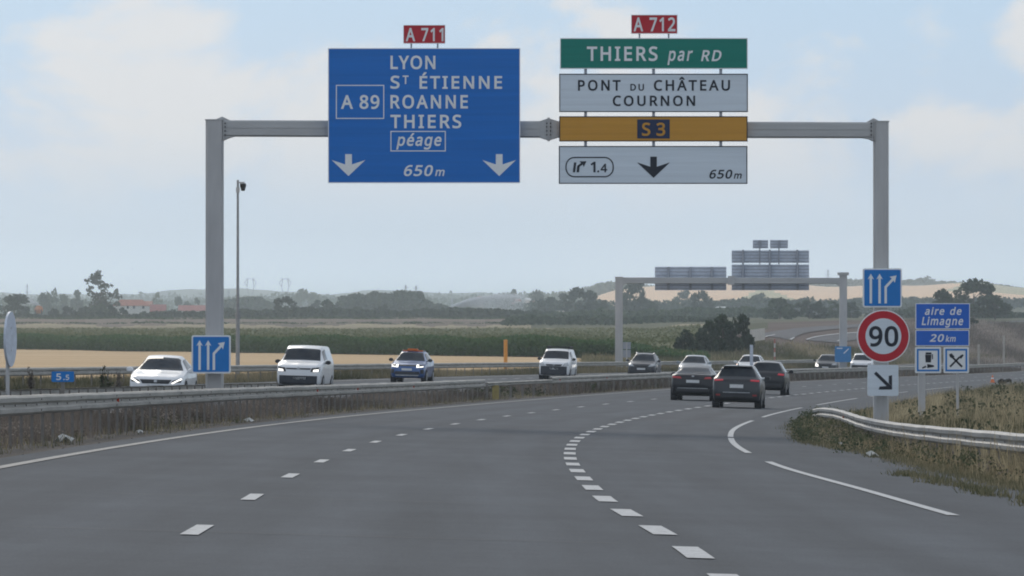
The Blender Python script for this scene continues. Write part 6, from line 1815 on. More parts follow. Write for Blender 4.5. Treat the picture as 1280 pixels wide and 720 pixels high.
mass('hedge', 'long dark hedge along the far end of the fields', [(270, 388), (300, 386), (340, 388), (380, 385), (430, 387), (470, 389), (520, 388), (580, 386), (640, 388), (700, 391)], 2130, 40, 'd', 0.55, 17000, 7)
mass('hedge', 'low hedge and brambles below the house and the hose reel', [(-60, 394), (20, 393), (60, 395), (110, 391), (170, 393), (230, 391), (275, 389)], 2100, 40, 'd', 0.55, 7000, 8)
mass('treeline', 'line of dark trees on the crest of the tan hill', [(690, 366), (705, 364), (730, 362), (745, 356), (770, 354), (800, 357), (850, 360), (920, 358), (980, 357), (1040, 354), (1065, 350), (1090, 355), (1140, 352), (1155, 349), (1180, 353), (1230, 355), (1262, 358), (1290, 362), (1360, 366)], 5750, 150, 'd', 1.5, 14000, 9)
mass('treeline', 'blue grove at the left end of the crest', [(735, 363), (745, 356), (758, 353), (778, 354), (800, 362)], 5200, 120, 'm', 1.4, 3000, 10)
mass('woods', 'woods along the bottom of the tan hill on the right', [(1050, 376), (1100, 372), (1140, 374), (1190, 376), (1250, 374), (1300, 378), (1380, 378)], 3300, 200, 'd', 1.1, 8000, 12)
mass('woods', 'low scrub behind the brown embankment', [(1090, 392), (1130, 389), (1170, 392), (1230, 391), (1260, 394), (1340, 396)], 1900, 80, 'd', 0.7, 8000, 13)
mass('scrub', 'low brownish scrub and dry hedge along the brown strip before the hedge', [(-100, 400), (0, 399), (60, 401), (110, 399), (190, 398.5), (240, 400), (300, 399), (360, 400), (420, 398.5), (470, 400.5), (560, 400), (640, 398), (690, 396.5), (760, 396), (880, 396)], 1960, 70, 'm', 0.55, 12000, 14)
mass('scrub', 'thin dark weeds at the far edge of the pale strip', [(-100, 404), (80, 405), (200, 403.5), (330, 405), (420, 404), (560, 404.6), (650, 402.5), (760, 402), (890, 402)], 1745, 50, 'm', 0.4, 3500, 15)
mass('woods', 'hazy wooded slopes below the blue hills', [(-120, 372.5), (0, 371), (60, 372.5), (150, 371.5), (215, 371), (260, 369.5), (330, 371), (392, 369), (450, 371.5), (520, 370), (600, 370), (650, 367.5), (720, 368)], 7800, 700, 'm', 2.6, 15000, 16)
mass('scrub', 'dark green scrub between the maize and the trees left of the distant gantry', [(628, 401), (650, 397), (690, 398), (730, 396), (770, 398.5), (810, 396.5), (850, 399), (890, 398)], 1730, 110, 'd', 0.5, 12000, 17)

# ------------------------------------------------------------------ grass and weeds
def tufts(name, label, P, T, h, blades, spread, width, m, rng, lean=0.45, kind='stuff', cat='grass'):
    """Bent three-corner blades around every point of P."""
    n = len(P) * blades
    B = np.repeat(P, blades, 0) + np.stack([rng.normal(0, spread, n), rng.normal(0, spread, n), np.zeros(n)], -1)
    H = np.repeat(h, blades) * rng.uniform(0.45, 1.1, n)
    a = rng.uniform(0, 6.283, n)
    ln = np.clip(rng.normal(0, lean, n), -1.2, 1.2) * H
    tip = B + np.stack([np.cos(a) * ln, np.sin(a) * ln, H], -1)
    b = rng.uniform(0, 6.283, n)
    wv = np.stack([np.cos(b), np.sin(b), np.zeros(n)], -1) * (width * rng.uniform(.6, 1.4, n))[:, None]
    V = np.stack([B - wv, B + wv, tip], 1).reshape(-1, 3)
    V[0::3, 2] -= 0.03; V[1::3, 2] -= 0.03
    tt = np.clip(np.repeat(T, blades) + rng.normal(0, .14, n), 0, 1)
    o = link(name, np_mesh(name, V, np.arange(n * 3).reshape(n, 3), m, np.repeat(tt, 3)))
    return tag(o, label, cat, kind=kind)


def verge_z(D, o):
    z = road(D, o)
    z[..., 2] += -0.03 + 0.3 * sm(10.5, 15, o) + 0.05 * np.sin(D * 0.9) * sm(9.3, 11, o)
    return z


def patchy(D, o, a=0.13, b=0.9, ph=0.0):
    return 0.5 + 0.28 * np.sin(D * a + o * b + ph) + 0.22 * np.sin(D * a * 2.7 - o * b * 1.9 + 2 * ph)


rng = np.random.default_rng(21)
# right verge behind and below the rail
n = 15000
D = 70 + (rng.uniform(0, 1, n) ** 1.3) * 410
lo = 9.95 + 0.2 * np.sin(D * .5) - 0.95 * sm(112, 135, D) + 0.9 * sm(200, 260, D) - 0.9 * sm(330, 430, D)
o = lo + (rng.uniform(0, 1, n) ** 1.4) * np.interp(D, [70, 150, 300, 480], [7, 12, 22, 30])
P = verge_z(D, o)
keep = (CX + F * P[:, 0] / P[:, 1]) < 1400
D, o, P = D[keep], o[keep], P[keep]
t = patchy(D, o)
h = (0.20 + 0.40 * patchy(D, o, .09, .5, 1.0)) * (0.30 + 0.70 * sm(10.2, 10.9, o))
tufts('dry_grass', 'dry straw coloured grass of the right verge', P, np.clip(t * 0.95 - 0.08, 0, 1), h, 13, 0.20, 0.013, 'grass_mix', rng)
n = 5200
D = 80 + (rng.uniform(0, 1, n) ** 1.2) * 390
o = 9.9 + rng.uniform(0, 1, n) * np.interp(D, [70, 150, 300, 480], [6, 11, 20, 28])
k = patchy(D, o, .09, .8, 3.0) > 0.55
P = verge_z(D[k], o[k])
tufts('dry_grass', 'tall pale straw stalks scattered in the right verge', P, rng.uniform(.55, 1, len(P)), 0.45 + 0.35 * rng.uniform(0, 1, len(P)), 9, 0.16, 0.010, 'grass_dry', rng, 0.35)


def weeds(name, label, P, R, T, m, rng, per=260, size=0.045, flat=1.0, cat='weeds'):
    cl = [(p[0], p[1], p[2] + r * 0.55, r, t) for p, r, t in zip(P, R, T)]
    V, Fq, TT = leaf_cloud(cl, per, size, rng, flat)
    return tag(link(name, np_mesh(name, V, Fq, m, TT)), label, cat, kind='stuff')


# green and brown weeds spilling over the rail end and along the asphalt edge
n = 380
D = rng.uniform(84, 205, n)
o = 9.5 - 1.15 * sm(112, 135, D) + rng.uniform(0, 1, n) ** 1.5 * 1.6
P = verge_z(D, o)
k = patchy(D, o, .21, .7, 5.0)
weeds('weeds', 'green and brown weeds between the asphalt edge and the right guardrail', P, 0.08 + 0.17 * k, np.clip(k + rng.normal(0, .25, n), 0, 1), 'weed_green', rng, 700, 0.030)
n = 300
D = rng.uniform(112, 202, n)
o = 8.65 + rng.uniform(0, 1, n) * 2.1
P = verge_z(D, o)
weeds('weeds', 'dark green bushy weeds burying the bent end of the right guardrail', P, rng.uniform(.08, .22, n) + .12 * sm(178, 196, D), rng.uniform(0, .9, n), 'weed_green', rng, 700, 0.03)
n = 330
D = rng.uniform(80, 195, n)
o = 9.7 - 0.8 * sm(112, 135, D) + rng.uniform(0, 1, n) * 1.8
P = verge_z(D, o)
weeds('weeds', 'dead brown weeds below the right guardrail', P, rng.uniform(.07, .19, n), rng.uniform(0, 1, n), 'weed_brown', rng, 900, 0.025)
n = 420
D = 105 + rng.uniform(0, 1, n) * 355
o = 11.5 + rng.uniform(0, 1, n) * np.interp(D, [120, 300, 460], [7, 18, 24])
P = verge_z(D, o)
weeds('weeds', 'low green bushes among the dry grass behind the right guardrail', P, rng.uniform(.2, .55, n), rng.uniform(.1, .9, n), 'weed_green', rng, 240, 0.06, 0.7)
# straw and brown stalks between the asphalt and the rail
n = 3800
D = rng.uniform(74, 205, n)
o = 9.6 - 0.75 * sm(112, 135, D) + rng.uniform(0, 1, n) ** 1.3 * 2.2
k = patchy(D, o, .31, 1.1, 2.2) > 0.36
P = verge_z(D[k], o[k])
tufts('dry_grass', 'brown and straw stalks between the shoulder and the right guardrail', P, rng.uniform(0, 1, len(P)) ** 1.8 * .8, 0.07 + 0.26 * rng.uniform(0, 1, len(P)) ** 1.8, 13, 0.15, 0.010, 'grass_dry', rng, 0.45)
n = 1500
D = rng.uniform(74, 205, n)
o = 9.3 - 0.75 * sm(112, 135, D) + rng.normal(0, .16, n)
P = road(D, o)
tufts('dry_grass', 'low ragged grass fringe on the asphalt edge', P, rng.uniform(0, .8, n), rng.uniform(.04, .14, n), 9, 0.10, 0.008, 'grass_mix', rng, 0.5)
# straw stalks on the mound right behind and below the rail
n = 3000
D = 76 + (rng.uniform(0, 1, n) ** 1.2) * 200
o = 10.6 + rng.uniform(0, 1, n) ** 1.2 * np.interp(D, [70, 150, 280], [5, 9, 16])
k = patchy(D, o, .23, 1.3, 0.4) > 0.52
P = verge_z(D[k], o[k])
tufts('dry_grass', 'bleached straw clumps around the right guardrail', P, rng.uniform(.3, 1, len(P)), 0.35 + 0.4 * rng.uniform(0, 1, len(P)), 14, 0.13, 0.011, 'grass_dry', rng, 0.4)
# embankment weeds far right
n = 9000
xp = 1085 + rng.uniform(0, 1, n) * 330
D = 690 + rng.uniform(0, 1, n) ** 1.1 * 480
X = (xp - CX) * D / F
P = np.stack([X, D, terr(X, D)], -1)
tufts('weeds', 'brown weeds and dry grass on the embankment at the right', P, np.clip(.35 + .4 * np.sin(xp * .06 + D * .02) + rng.normal(0, .2, n), 0, 1), 0.3 + 0.7 * rng.uniform(0, 1, n) ** 2, 9, 0.5, 0.05, 'weed_brown', rng, cat='weeds')
# thin grass growing in the crack of the shoulder
n = 110
D = rng.uniform(66, 91, n)
o = 8.5 + 0.1 * np.sin(D * .9) + rng.normal(0, .09, n)
P = road(D, o)
tufts('shoulder_grass', 'thin strip of green grass growing from the crack of the right shoulder', P, rng.uniform(0, .45, n), rng.uniform(.06, .16, n), 16, 0.09, 0.010, 'grass_mix', rng, 0.8)

# median: brown dead weeds and some green under the rail
n = 900
D = 55 + rng.uniform(0, 1, n) * 195
o = -4.95 - rng.uniform(0, 1, n) ** 1.2 * 2.7
P = road(D, o)
k = patchy(D, o, .17, .8, 2.0)
weeds('weeds', 'dead brown weeds in the median under the left guardrail', P, 0.07 + 0.17 * k * np.interp(D, [55, 95, 250], [1.2, 1.1, .8]), k, 'weed_brown', rng, 900, 0.022)
n = 5200
D = 55 + rng.uniform(0, 1, n) * 185
o = -5.15 - rng.uniform(0, 1, n) * 2.3
P = road(D, o)
tufts('weeds', 'dense dead stalks filling the median behind the left guardrail posts', P, np.clip(patchy(D, o, .12, .9, .3) * .8, 0, 1), 0.10 + 0.42 * np.clip(patchy(D, o, .2, .7, 1.1), 0, 1), 13, 0.17, 0.011, 'weed_brown', rng, 0.35, cat='weeds')
n = 260
D = 90 + rng.uniform(0, 1, n) * 150
o = -4.9 - rng.uniform(0, 1, n) * 1.2
P = road(D, o)
k = (patchy(D, o, .11, .8, 4.0) > .55)
weeds('weeds', 'small green plants at the foot of the left guardrail', P[k], rng.uniform(.07, .2, k.sum()), rng.uniform(.1, .8, k.sum()), 'weed_green', rng, 1100, 0.022)
n = 1300
D = 240 + rng.uniform(0, 1, n) * 330
o = -4.9 - rng.uniform(0, 1, n) * 2.6
P = road(D, o)
weeds('weeds', 'dull green and brown weeds under the farther median guardrail', P, rng.uniform(.12, .30, n), rng.uniform(0, .75, n), 'weed_green', rng, 200, 0.06)
n = 3000
D = 60 + rng.uniform(0, 1, n) * 260
o = -4.4 - rng.uniform(0, 1, n) * 3.9
P = road(D, o)
tufts('dry_grass', 'sparse dry grass of the median', P, rng.uniform(0, 1, n), rng.uniform(.06, .25, n), 7, 0.12, 0.008, 'grass_mix', rng)

n = 9000
D = 262 + rng.uniform(0, 1, n) ** 1.2 * 360
o = -5.05 - rng.uniform(0, 1, n) * 2.4
P = road(D, o)
tufts('weeds', 'dark dead stalks filling the median under the farther guardrail', P, np.clip(patchy(D, o, .05, .9, .3) * .6 - .05, 0, 1), 0.25 + 0.25 * rng.uniform(0, 1, n), 12, 0.22, 0.022, 'weed_brown', rng, 0.35, cat='weeds')
# outer verge of the oncoming lanes
n = 9000
D = 190 + rng.uniform(0, 1, n) * 420
o = -20.9 - rng.uniform(0, 1, n) ** 1.3 * 5.0
P = road(D, o)
P[:, 2] -= 0.06
tufts('dry_grass', 'dry grass and weeds below the outer guardrail', P, patchy(D, o, .07, .6, 1.5), 0.22 + 0.42 * patchy(D, o, .05, .4, .5), 9, 0.22, 0.02, 'grass_mix', rng)
# dry grass behind the rail towards the ramp
n = 9000
xp = 730 + rng.uniform(0, 1, n) * 620
D = 560 + rng.uniform(0, 1, n) ** 1.2 * 250
X = (xp - CX) * D / F
o = X - refX(D)
k = o < -23
X, D, xp = X[k], D[k], xp[k]
P = np.stack([X, D, terr(X, D)], -1)
tufts('dry_grass', 'tall dry grass between the oncoming lanes and the ramp', P, np.clip(.25 + .5 * np.sin(xp * .05 + D * .03) * np.sin(xp * .017) + rng.normal(0, .15, len(P)), 0, 1), 0.4 + 0.6 * rng.uniform(0, 1, len(P)), 9, 0.35, 0.035, 'grass_mix', rng)


def weed_plant(x, ytop, D, tone, label, wpx, m='weed_green'):
    rg = np.random.default_rng(int(x * 7))
    p = W(x, ytop, D)
    o_ = offset_for(x, D)
    z0 = float(road(D, o_)[2]) if o_ > -25 else float(terr(p.x, D))
    h, w = p.z - z0, wpx * D / F
    r = thing('tall_weed', label, 'plant', (p.x, D, z0))
    mb = MB()
    cl = []
    for k in range(7):
        a, b = rg.uniform(-.4, .4) * w, rg.uniform(-.3, .3) * w
        hh = h * rg.uniform(.6, 1)
        mb.tube([(p.x + a * .3, D, z0 - .05), (p.x + a * .7, D + b * .6, z0 + hh * .5), (p.x + a, D + b, z0 + hh)], 0.012, 5, 0.004)
        for q in range(7):
            t = rg.uniform(.15, 1)
            cl.append((p.x + a * (.3 + .7 * t) + rg.normal(0, .04), D + b * t, z0 + hh * t, rg.uniform(.06, .13) * (1.25 - t), rg.uniform(0, .7)))
    mb.build('stem', 'bark', r)
    V, Fq, T = leaf_cloud(cl, 2600, 0.03, rg, 1.4)
    link('foliage', np_mesh('foliage', V - np.array(r.location), Fq, m, T), r)
    return r


weed_plant(128, 455, 172, 'm', 'tall dark green weed standing before the outer guardrail left of the white hatchback', 10)
weed_plant(136, 461, 176, 'm', 'shorter weed just right of the tall dark green weed', 9)
weed_plant(148, 462, 212, 'm', 'reddish dry weed beside the white hatchback mirror', 9, 'weed_brown')
weed_plant(38, 457, 225, 'm', 'thin dry weed above the outer guardrail near the kilometre marker', 6, 'weed_brown')

# litter
for i, (x, D, o_, w, lab) in enumerate(((80, 95, -4.75, .17, 'crumpled white litter under the left guardrail'), (175, 112, -4.6, .09, 'small white scrap at the foot of the left guardrail posts'),
                                        (310, 138, -4.5, .13, 'flat pale scrap below the blue lane sign'), (1052, 128, 8.75, .13, 'white scrap lying at the asphalt edge below the right guardrail'),
                                        (1090, 112, 8.95, .15, 'flat white scrap on the right shoulder edge'))):
    if o_ < 0:
        dd = np.linspace(60, 200, 1401)
        D = float(dd[np.argmin(abs(CX + F * road(dd, np.full_like(dd, o_))[:, 0] / dd - x))])
    q = road(D, offset_for(x, D))
    rg = random.Random(i)
    mb = MB()
    vs = [(q[0] + w * math.cos(a) * rg.uniform(.5, 1.1), q[1] + w * math.sin(a) * rg.uniform(.5, 1.1), q[2] + (0.0 if k % 2 else rg.uniform(.02, w * .55))) for k, a in enumerate([0.6283 * j for j in range(10)])]
    vs += [(q[0] + rg.uniform(-.03, .03), q[1], q[2] + w * .75), (q[0], q[1], q[2] - .01)]
    fs = [(k, (k + 1) % 10, 10) for k in range(10)] + [((k + 1) % 10, k, 11) for k in range(10)]
    mb.add(vs, fs)
    tag(mb.build('litter', 'litter', origin=tuple(q)), lab, 'litter', kind='thing')

# ------------------------------------------------------------------ maize
rng = np.random.default_rng(5)
nP = 14000
xp = -150 + rng.uniform(0, 1, nP) * 1035
D = maize_front(xp) + rng.uniform(0, 1, nP) ** 2 * 60
X = (xp - CX) * D / F
z = terr(X, D)
hgt = 2.25 + 0.2 * np.sin(xp * .05) + rng.normal(0, .12, nP)
hgt *= 1 - 0.75 * sm(690, 885, xp)
leaves = 7
k = np.tile(np.arange(leaves), nP)
base = np.repeat(np.stack([X, D, z], -1), leaves, 0)
hh = np.repeat(hgt, leaves)
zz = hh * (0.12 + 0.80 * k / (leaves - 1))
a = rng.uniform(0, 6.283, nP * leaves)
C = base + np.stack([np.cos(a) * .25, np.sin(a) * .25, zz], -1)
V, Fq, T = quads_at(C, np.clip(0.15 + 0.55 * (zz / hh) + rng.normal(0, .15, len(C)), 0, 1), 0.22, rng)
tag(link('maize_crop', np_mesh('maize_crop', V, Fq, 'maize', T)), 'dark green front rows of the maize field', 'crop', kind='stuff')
xs = np.arange(-200, 890, 4.0)
ds = np.linspace(0, 1, 190) ** 1.2
XX, DD = np.meshgrid(xs, ds)
DD = maize_front(XX) + 16 + DD * (1500 - maize_front(XX) - 16)
Xw = (XX - CX) * DD / F
Zw = terr(Xw, DD) + (1.75 + 0.22 * np.sin(DD * 1.9) * np.sin(XX * .9) + rng.normal(0, .13, XX.shape)) * (1 - 0.75 * sm(690, 880, XX)) * (1 - sm(868, 886, XX)) - 0.1 * sm(868, 886, XX)
nr_, nc_ = XX.shape
i2, j2 = np.meshgrid(np.arange(nr_ - 1), np.arange(nc_ - 1), indexing='ij')
q = (i2 * nc_ + j2).ravel()
M['maize_top'] = field_mat('maize_canopy', ((0.085, 0.10, 0.045), (0.12, 0.128, 0.062), (0.155, 0.15, 0.08)), 0.02, (0.3, 1, 1), 0.6)
tag(link('maize_canopy', np_mesh('maize_canopy', np.stack([Xw, DD, Zw], -1).reshape(-1, 3), np.stack([q, q + 1, q + nc_ + 1, q + nc_], -1), 'maize_top')), 'olive top of the ripening maize field', 'crop', kind='stuff')
n = 26000
xp = -150 + rng.uniform(0, 1, n) * 1025
D = maize_front(xp) + 12 + rng.uniform(0, 1, n) * (1495 - maize_front(xp) - 12)
X = (xp - CX) * D / F
C = np.stack([X, D, terr(X, D) + 1.95 * (1 - 0.75 * sm(690, 880, xp)) + rng.normal(0, .12, n)], -1)
V, Fq, T = quads_at(C, np.clip(.2 + .6 * (D - 980) / 500 + rng.normal(0, .25, n), 0, 1), 0.28, rng)
tag(link('maize_tassels', np_mesh('maize_tassels', V, Fq, 'tassel', T)), 'brownish tassels over the maize field', 'crop', kind='stuff')


# ------------------------------------------------------------------ irrigation: jets of water and a hose reel
def jet(name, label, p0, apex, p1, D, n, seed, body=0.75):
    """Drops of a water jet: a dense thread from the nozzle that opens into falling spray."""
    rg = np.random.default_rng(seed)
    t = rg.uniform(0, 1, n) ** 1.15
    bx = (1 - t) ** 2 * p0[0] + 2 * t * (1 - t) * apex[0] + t * t * p1[0]
    by = (1 - t) ** 2 * p0[1] + 2 * t * (1 - t) * apex[1] + t * t * p1[1]
    s = D / F
    fall = rg.uniform(0, 1, n) ** 1.3 * np.clip(t - 0.02, 0, 1) * np.minimum(26, p0[1] + 4 - by) * (rg.uniform(0, 1, n) < body)
    x = (bx - CX) * s + rg.normal(0, 1, n) * (0.10 + 1.6 * t)
    y = D + rg.normal(0, 1, n) * (0.10 + 2.2 * t)
    z = CH + (YH - (by + fall)) * s + rg.normal(0, 1, n) * (0.10 + 0.55 * t)
    z = np.maximum(z, terr(x, y) + 0.3)
    V, Fq, T = quads_at(np.stack([x, y, z], -1), np.ones(n), 0.08, rg)
    return tag(link(name, np_mesh(name, V, Fq, 'spray', T)), label, 'water jet', kind='stuff')


jet('water_jet', 'white jet of irrigation water spraying to the right beyond the hedge', (553, 391), (588, 366), (655, 371), 2400, 90000, 1)
jet('water_jet', 'thin white jet of irrigation water spraying left from the orange reel', (50, 383), (38, 374), (22, 372), 2320, 9000, 2, 0.4)

DR = 2300.0
p = W(48.5, 391, DR)
zr_ = float(terr(p.x, DR))
r = thing('hose_reel', 'orange irrigation hose reel on a trailer in the field at the left', 'hose reel', (p.x, DR, zr_))
zc = W(0, 387.0, DR).z
mb = MB()
for y0, y1, rr in ((-0.9, -0.75, 1.55), (-0.75, 0.75, 1.15), (0.75, 0.9, 1.55)):
    mb.tube([(p.x, DR + y0, zc), (p.x, DR + y1, zc)], rr, 20)
mb.build('drum', 'reel', r, True)
mb = MB()
mb.box(p.x - 1.7, p.x + 1.7, DR - 0.7, DR + 0.7, zr_ + 0.7, zr_ + 0.95)
for dx in (-1.1, 1.1):
    for dy in (-1.0, 1.0):
        mb.box(p.x + dx - 0.12, p.x + dx + 0.12, DR + dy - .1, DR + dy + .1, zr_ + 0.5, zc)
mb.build('chassis', 'dark', r)
for dx in (-0.9, 0.9):
    MB().tube([(p.x + dx, DR - 1.1, zr_ + .5), (p.x + dx, DR - 0.8, zr_ + .5)], 0.5, 16).build('wheel', 'tyre', r)


# ------------------------------------------------------------------ far buildings
def house(name, label, x0, x1, yeave, yridge, D, depth, wall, roof, hip=0.0, win=(), rz=0.0, cat='house', overhang=0.35):
    a, b = W(x0, yeave, D), W(x1, yeave, D)
    zt = W(0, yridge, D).z
    cx = (a.x + b.x) / 2
    z0 = float(terr(cx, D)) - 0.5
    w, d = (b.x - a.x) / 2, depth / 2
    r = thing(name, label, cat, (cx, D, z0), rz, world=False)
    e = a.z - z0
    t = zt - z0
    mb = MB().box(-w, w, -d, d, 0, e)
    if not hip:
        for s_ in (-1, 1):
            mb.add([(s_ * w * .999, -d, e), (s_ * w * .999, d, e), (s_ * w * .999, 0, t - .12)], [(0, 1, 2)])
    mb.build('wall', wall, r)
    o = overhang
    X, Y = w + o, d + o
    zr = e - o * (t - e) / d
    vs = [(-X, -Y, zr), (X, -Y, zr), (X, Y, zr), (-X, Y, zr), (-X + hip, 0, t), (X - hip, 0, t)]
    vs += [(x, y, z - 0.18) for x, y, z in vs]
    fs = [(0, 1, 5, 4), (2, 3, 4, 5), (1, 2, 5), (3, 0, 4)] if hip else [(0, 1, 5, 4), (2, 3, 4, 5)]
    fs += [(7, 6, 10, 11), (9, 8, 11, 10)]
    fs += [(0, 6, 7, 1), (1, 7, 8, 2), (2, 8, 9, 3), (3, 9, 6, 0)]
    if not hip:
        fs += [(1, 7, 11, 5), (5, 11, 8, 2), (3, 9, 10, 4), (4, 10, 6, 0)]
    MB().add(vs, fs).build('roof', roof, r)
    for wx, wz, ww, wh in win:
        q = MB().box(wx - ww / 2, wx + ww / 2, -d - 0.03, -d + 0.1, wz - wh / 2, wz + wh / 2).build('window', 'window_dark', r)
    return r


hs = house('farm_house', 'pale two storey house with a red tiled roof beyond the fields', 145.5, 183, 381.5, 374.5, 2700, 9.5, 'render_wall', 'roof_tile', 1.5, ((-4, 9, 1.1, 1.4), (-1, 9, 1.1, 1.4), (3.5, 9, 1.1, 1.4)), rz=0.5)
house('shed', 'red roofed shed right of the pale house', 183.5, 207, 389, 380.5, 2760, 9, 'render_wall', 'shed_red', cat='shed')
house('shed', 'long low red roofed shed behind the left gantry post', 224, 262, 388, 381.5, 2760, 10, 'render_wall', 'shed_red', cat='shed')
house('shed', 'pale roof peeping out between the house and the red shed', 181, 190, 379.5, 376.3, 2950, 8, 'render_wall', 'roof_tile', cat='shed')
vill = [(598, 602, 373, 370.3, 'roof_tile', 'orange roofed house on the skyline at the top of the water jet'), (644, 650, 376, 373.5, 'roof_tile', 'first small pale house of the far village'), (656, 662, 374.5, 372.4, 'shed_white', 'white house of the far village'),
        (640, 646, 380, 378, 'roof_tile', 'low pale house at the foot of the far village'), (664, 671, 378.5, 376, 'roof_tile', 'right small pale house of the far village'), (651, 655, 381, 379.4, 'shed_white', 'tiny pale house in the middle of the far village')]
for x0, x1, ye, yr, rm, lab in vill:
    house('village_house', lab, x0, x1, ye, yr, 3600, 7, 'render_wall', rm, cat='house', rz=random.uniform(-.4, .4))
house('barn', 'white metal roofed barn behind the big dark shrub', 896.5, 906, 386.5, 383.4, 2330, 10, 'bark', 'shed_white', cat='barn', rz=0.2)
house('hut', 'tiny pale hut in the clump left of the distant gantry', 695.5, 704, 391.5, 388.5, 2100, 3, 'render_wall', 'concrete', cat='hut')
# pale wall by the ramp
DW = 770.0
a, b = W(936.5, 412, DW), W(956, 410, DW + 6)
mb = MB()
za = float(terr(a.x, DW)) - .5
vs = [(a.x, a.y, W(0, 421.5, DW).z - .6), (b.x, b.y, W(0, 418.5, DW).z - .6), (b.x, b.y, W(0, 410, DW + 6).z), (a.x, a.y, W(0, 412.5, DW).z)]
vs += [(x, y + .4, z) for x, y, z in vs]
mb.add(vs, [(0, 1, 2, 3), (5, 4, 7, 6), (3, 2, 6, 7), (1, 5, 6, 2), (4, 0, 3, 7), (4, 5, 1, 0)])
tag(mb.build('concrete_wall', 'pale_wall', origin=(a.x, DW, za)), 'short pale concrete wall between the dark shrub and the ramp', 'wall')
# far crash barrier on the ramp seen beyond the gantry


# ------------------------------------------------------------------ pylons
def pylon(x, ytop, D, label, cat_head=True, t=0.40, k_=0.62):
    p = W(x, ytop, D)
    z0 = float(terr(p.x, D)) - 2
    h = p.z - z0
    r = thing('electricity_pylon', label, 'pylon', (p.x, D, z0))
    mb = MB()
    X, Z = p.x, z0
    if cat_head:
        neck = 0.62
        for s_ in (-1, 1):
            for y in (-1, 1):
                mb.bar((X + k_ * s_ * 4, D + y * 4, Z), (X + k_ * s_ * 1.1, D + y * 1.1, Z + h * neck), t)
            mb.bar((X + k_ * s_ * 1.1, D, Z + h * neck), (X + k_ * s_ * 5.2, D, Z + h * .86), t)
            mb.bar((X + k_ * s_ * 5.2, D, Z + h * .86), (X + k_ * s_ * 3.6, D, Z + h), t)
            mb.bar((X + k_ * s_ * 5.2, D, Z + h * .86), (X + k_ * s_ * 9.0, D, Z + h * .93), t)
            mb.bar((X + k_ * s_ * 9.0, D, Z + h * .93), (X + k_ * s_ * 3.6, D, Z + h), t)
        mb.bar((X - k_ * 6, D, Z + h), (X + k_ * 6, D, Z + h), t)
        for k in range(7):
            za, zb = Z + h * neck * k / 7, Z + h * neck * (k + 1) / 7
            wa, wb = 4 - 2.9 * k / 7, 4 - 2.9 * (k + 1) / 7
            mb.bar((X - k_ * wa, D - wa, za), (X + k_ * wb, D - wb, zb), t * .6)
            mb.bar((X + k_ * wa, D - wa, za), (X - k_ * wb, D - wb, zb), t * .6)
    else:
        for s_ in (-1, 1):
            for y in (-1, 1):
                mb.bar((X + k_ * s_ * 3, D + y * 3, Z), (X + k_ * s_ * .6, D + y * .6, Z + h), t)
        for f, w_ in ((.72, 7), (.84, 5.5), (.95, 4)):
            mb.bar((X - k_ * w_, D, Z + h * f), (X + k_ * w_, D, Z + h * f), t)
        for k in range(8):
            za, zb = Z + h * k / 8, Z + h * (k + 1) / 8
            wa, wb = 3 - 2.4 * k / 8, 3 - 2.4 * (k + 1) / 8
            mb.bar((X - k_ * wa, D - wa, za), (X + k_ * wb, D - wb, zb), t * .6)
            mb.bar((X + k_ * wa, D - wa, za), (X - k_ * wb, D - wb, zb), t * .6)
    mb.build('lattice', 'sign_back_rib', r)
    return r


pylon(313, 348.5, 5600, 'hazy electricity pylon with a forked head close right of the camera mast')
pylon(356.5, 348.5, 5600, 'hazy electricity pylon with a forked head above the dark round tree')
pylon(286, 362, 6000, 'faint small pylon left of the camera mast', False)
pylon(507, 356, 5400, 'faint slim pylon above the dark wood', False)
pylon(520, 357, 5600, 'faint pylon right of the slim one above the dark wood', False)
pylon(1035, 337, 6200, 'slim faint pylon on the crest left of the far gantry post', False, 0.3)
pylon(565, 373, 5200, 'faint pylon above the left part of the water jet', False, 0.3)
pylon(34, 355, 7440, 'very faint pylon on the horizon at the left', False)

# bird
p = W(165.5, 336.5, 900)
mb = MB()
mb.tube([(p.x - .02, p.y - .16, p.z), (p.x, p.y, p.z), (p.x + .03, p.y + .14, p.z + .01)], 0.05, 8, 0.02)
mb.add([(p.x, p.y - .06, p.z), (p.x, p.y + .09, p.z), (p.x - .15, p.y + .02, p.z - .06), (p.x - .24, p.y - .05, p.z - .13)], [(0, 1, 2), (0, 2, 3)])
mb.add([(p.x, p.y - .06, p.z), (p.x, p.y + .09, p.z), (p.x + .17, p.y + .02, p.z + .08), (p.x + .30, p.y - .05, p.z + .14)], [(0, 2, 1), (0, 3, 2)])
tag(mb.build('bird', 'dark', origin=tuple(p)), 'tiny dark bird flying in the sky right of the tall airy tree', 'bird')

# ------------------------------------------------------------------ haze, sky, sun, camera
hm = bpy.data.materials.new('haze')
hm.use_nodes = True
nt = hm.node_tree
nt.nodes.remove(nt.nodes['Principled BSDF'])
pv = nt.nodes.new('ShaderNodeVolumePrincipled')
pv.inputs['Color'].default_value = (0.82, 0.925, 1.0, 1)
pv.inputs['Density'].default_value = HAZE = 1 / 8300
pv.inputs['Anisotropy'].default_value = 0.76
nt.links.new(pv.outputs[0], nt.nodes['Material Output'].inputs['Volume'])
tag(MB().box(-9500, 9500, -140, 14300, -6, 130).build('haze', hm), kind='stuff')

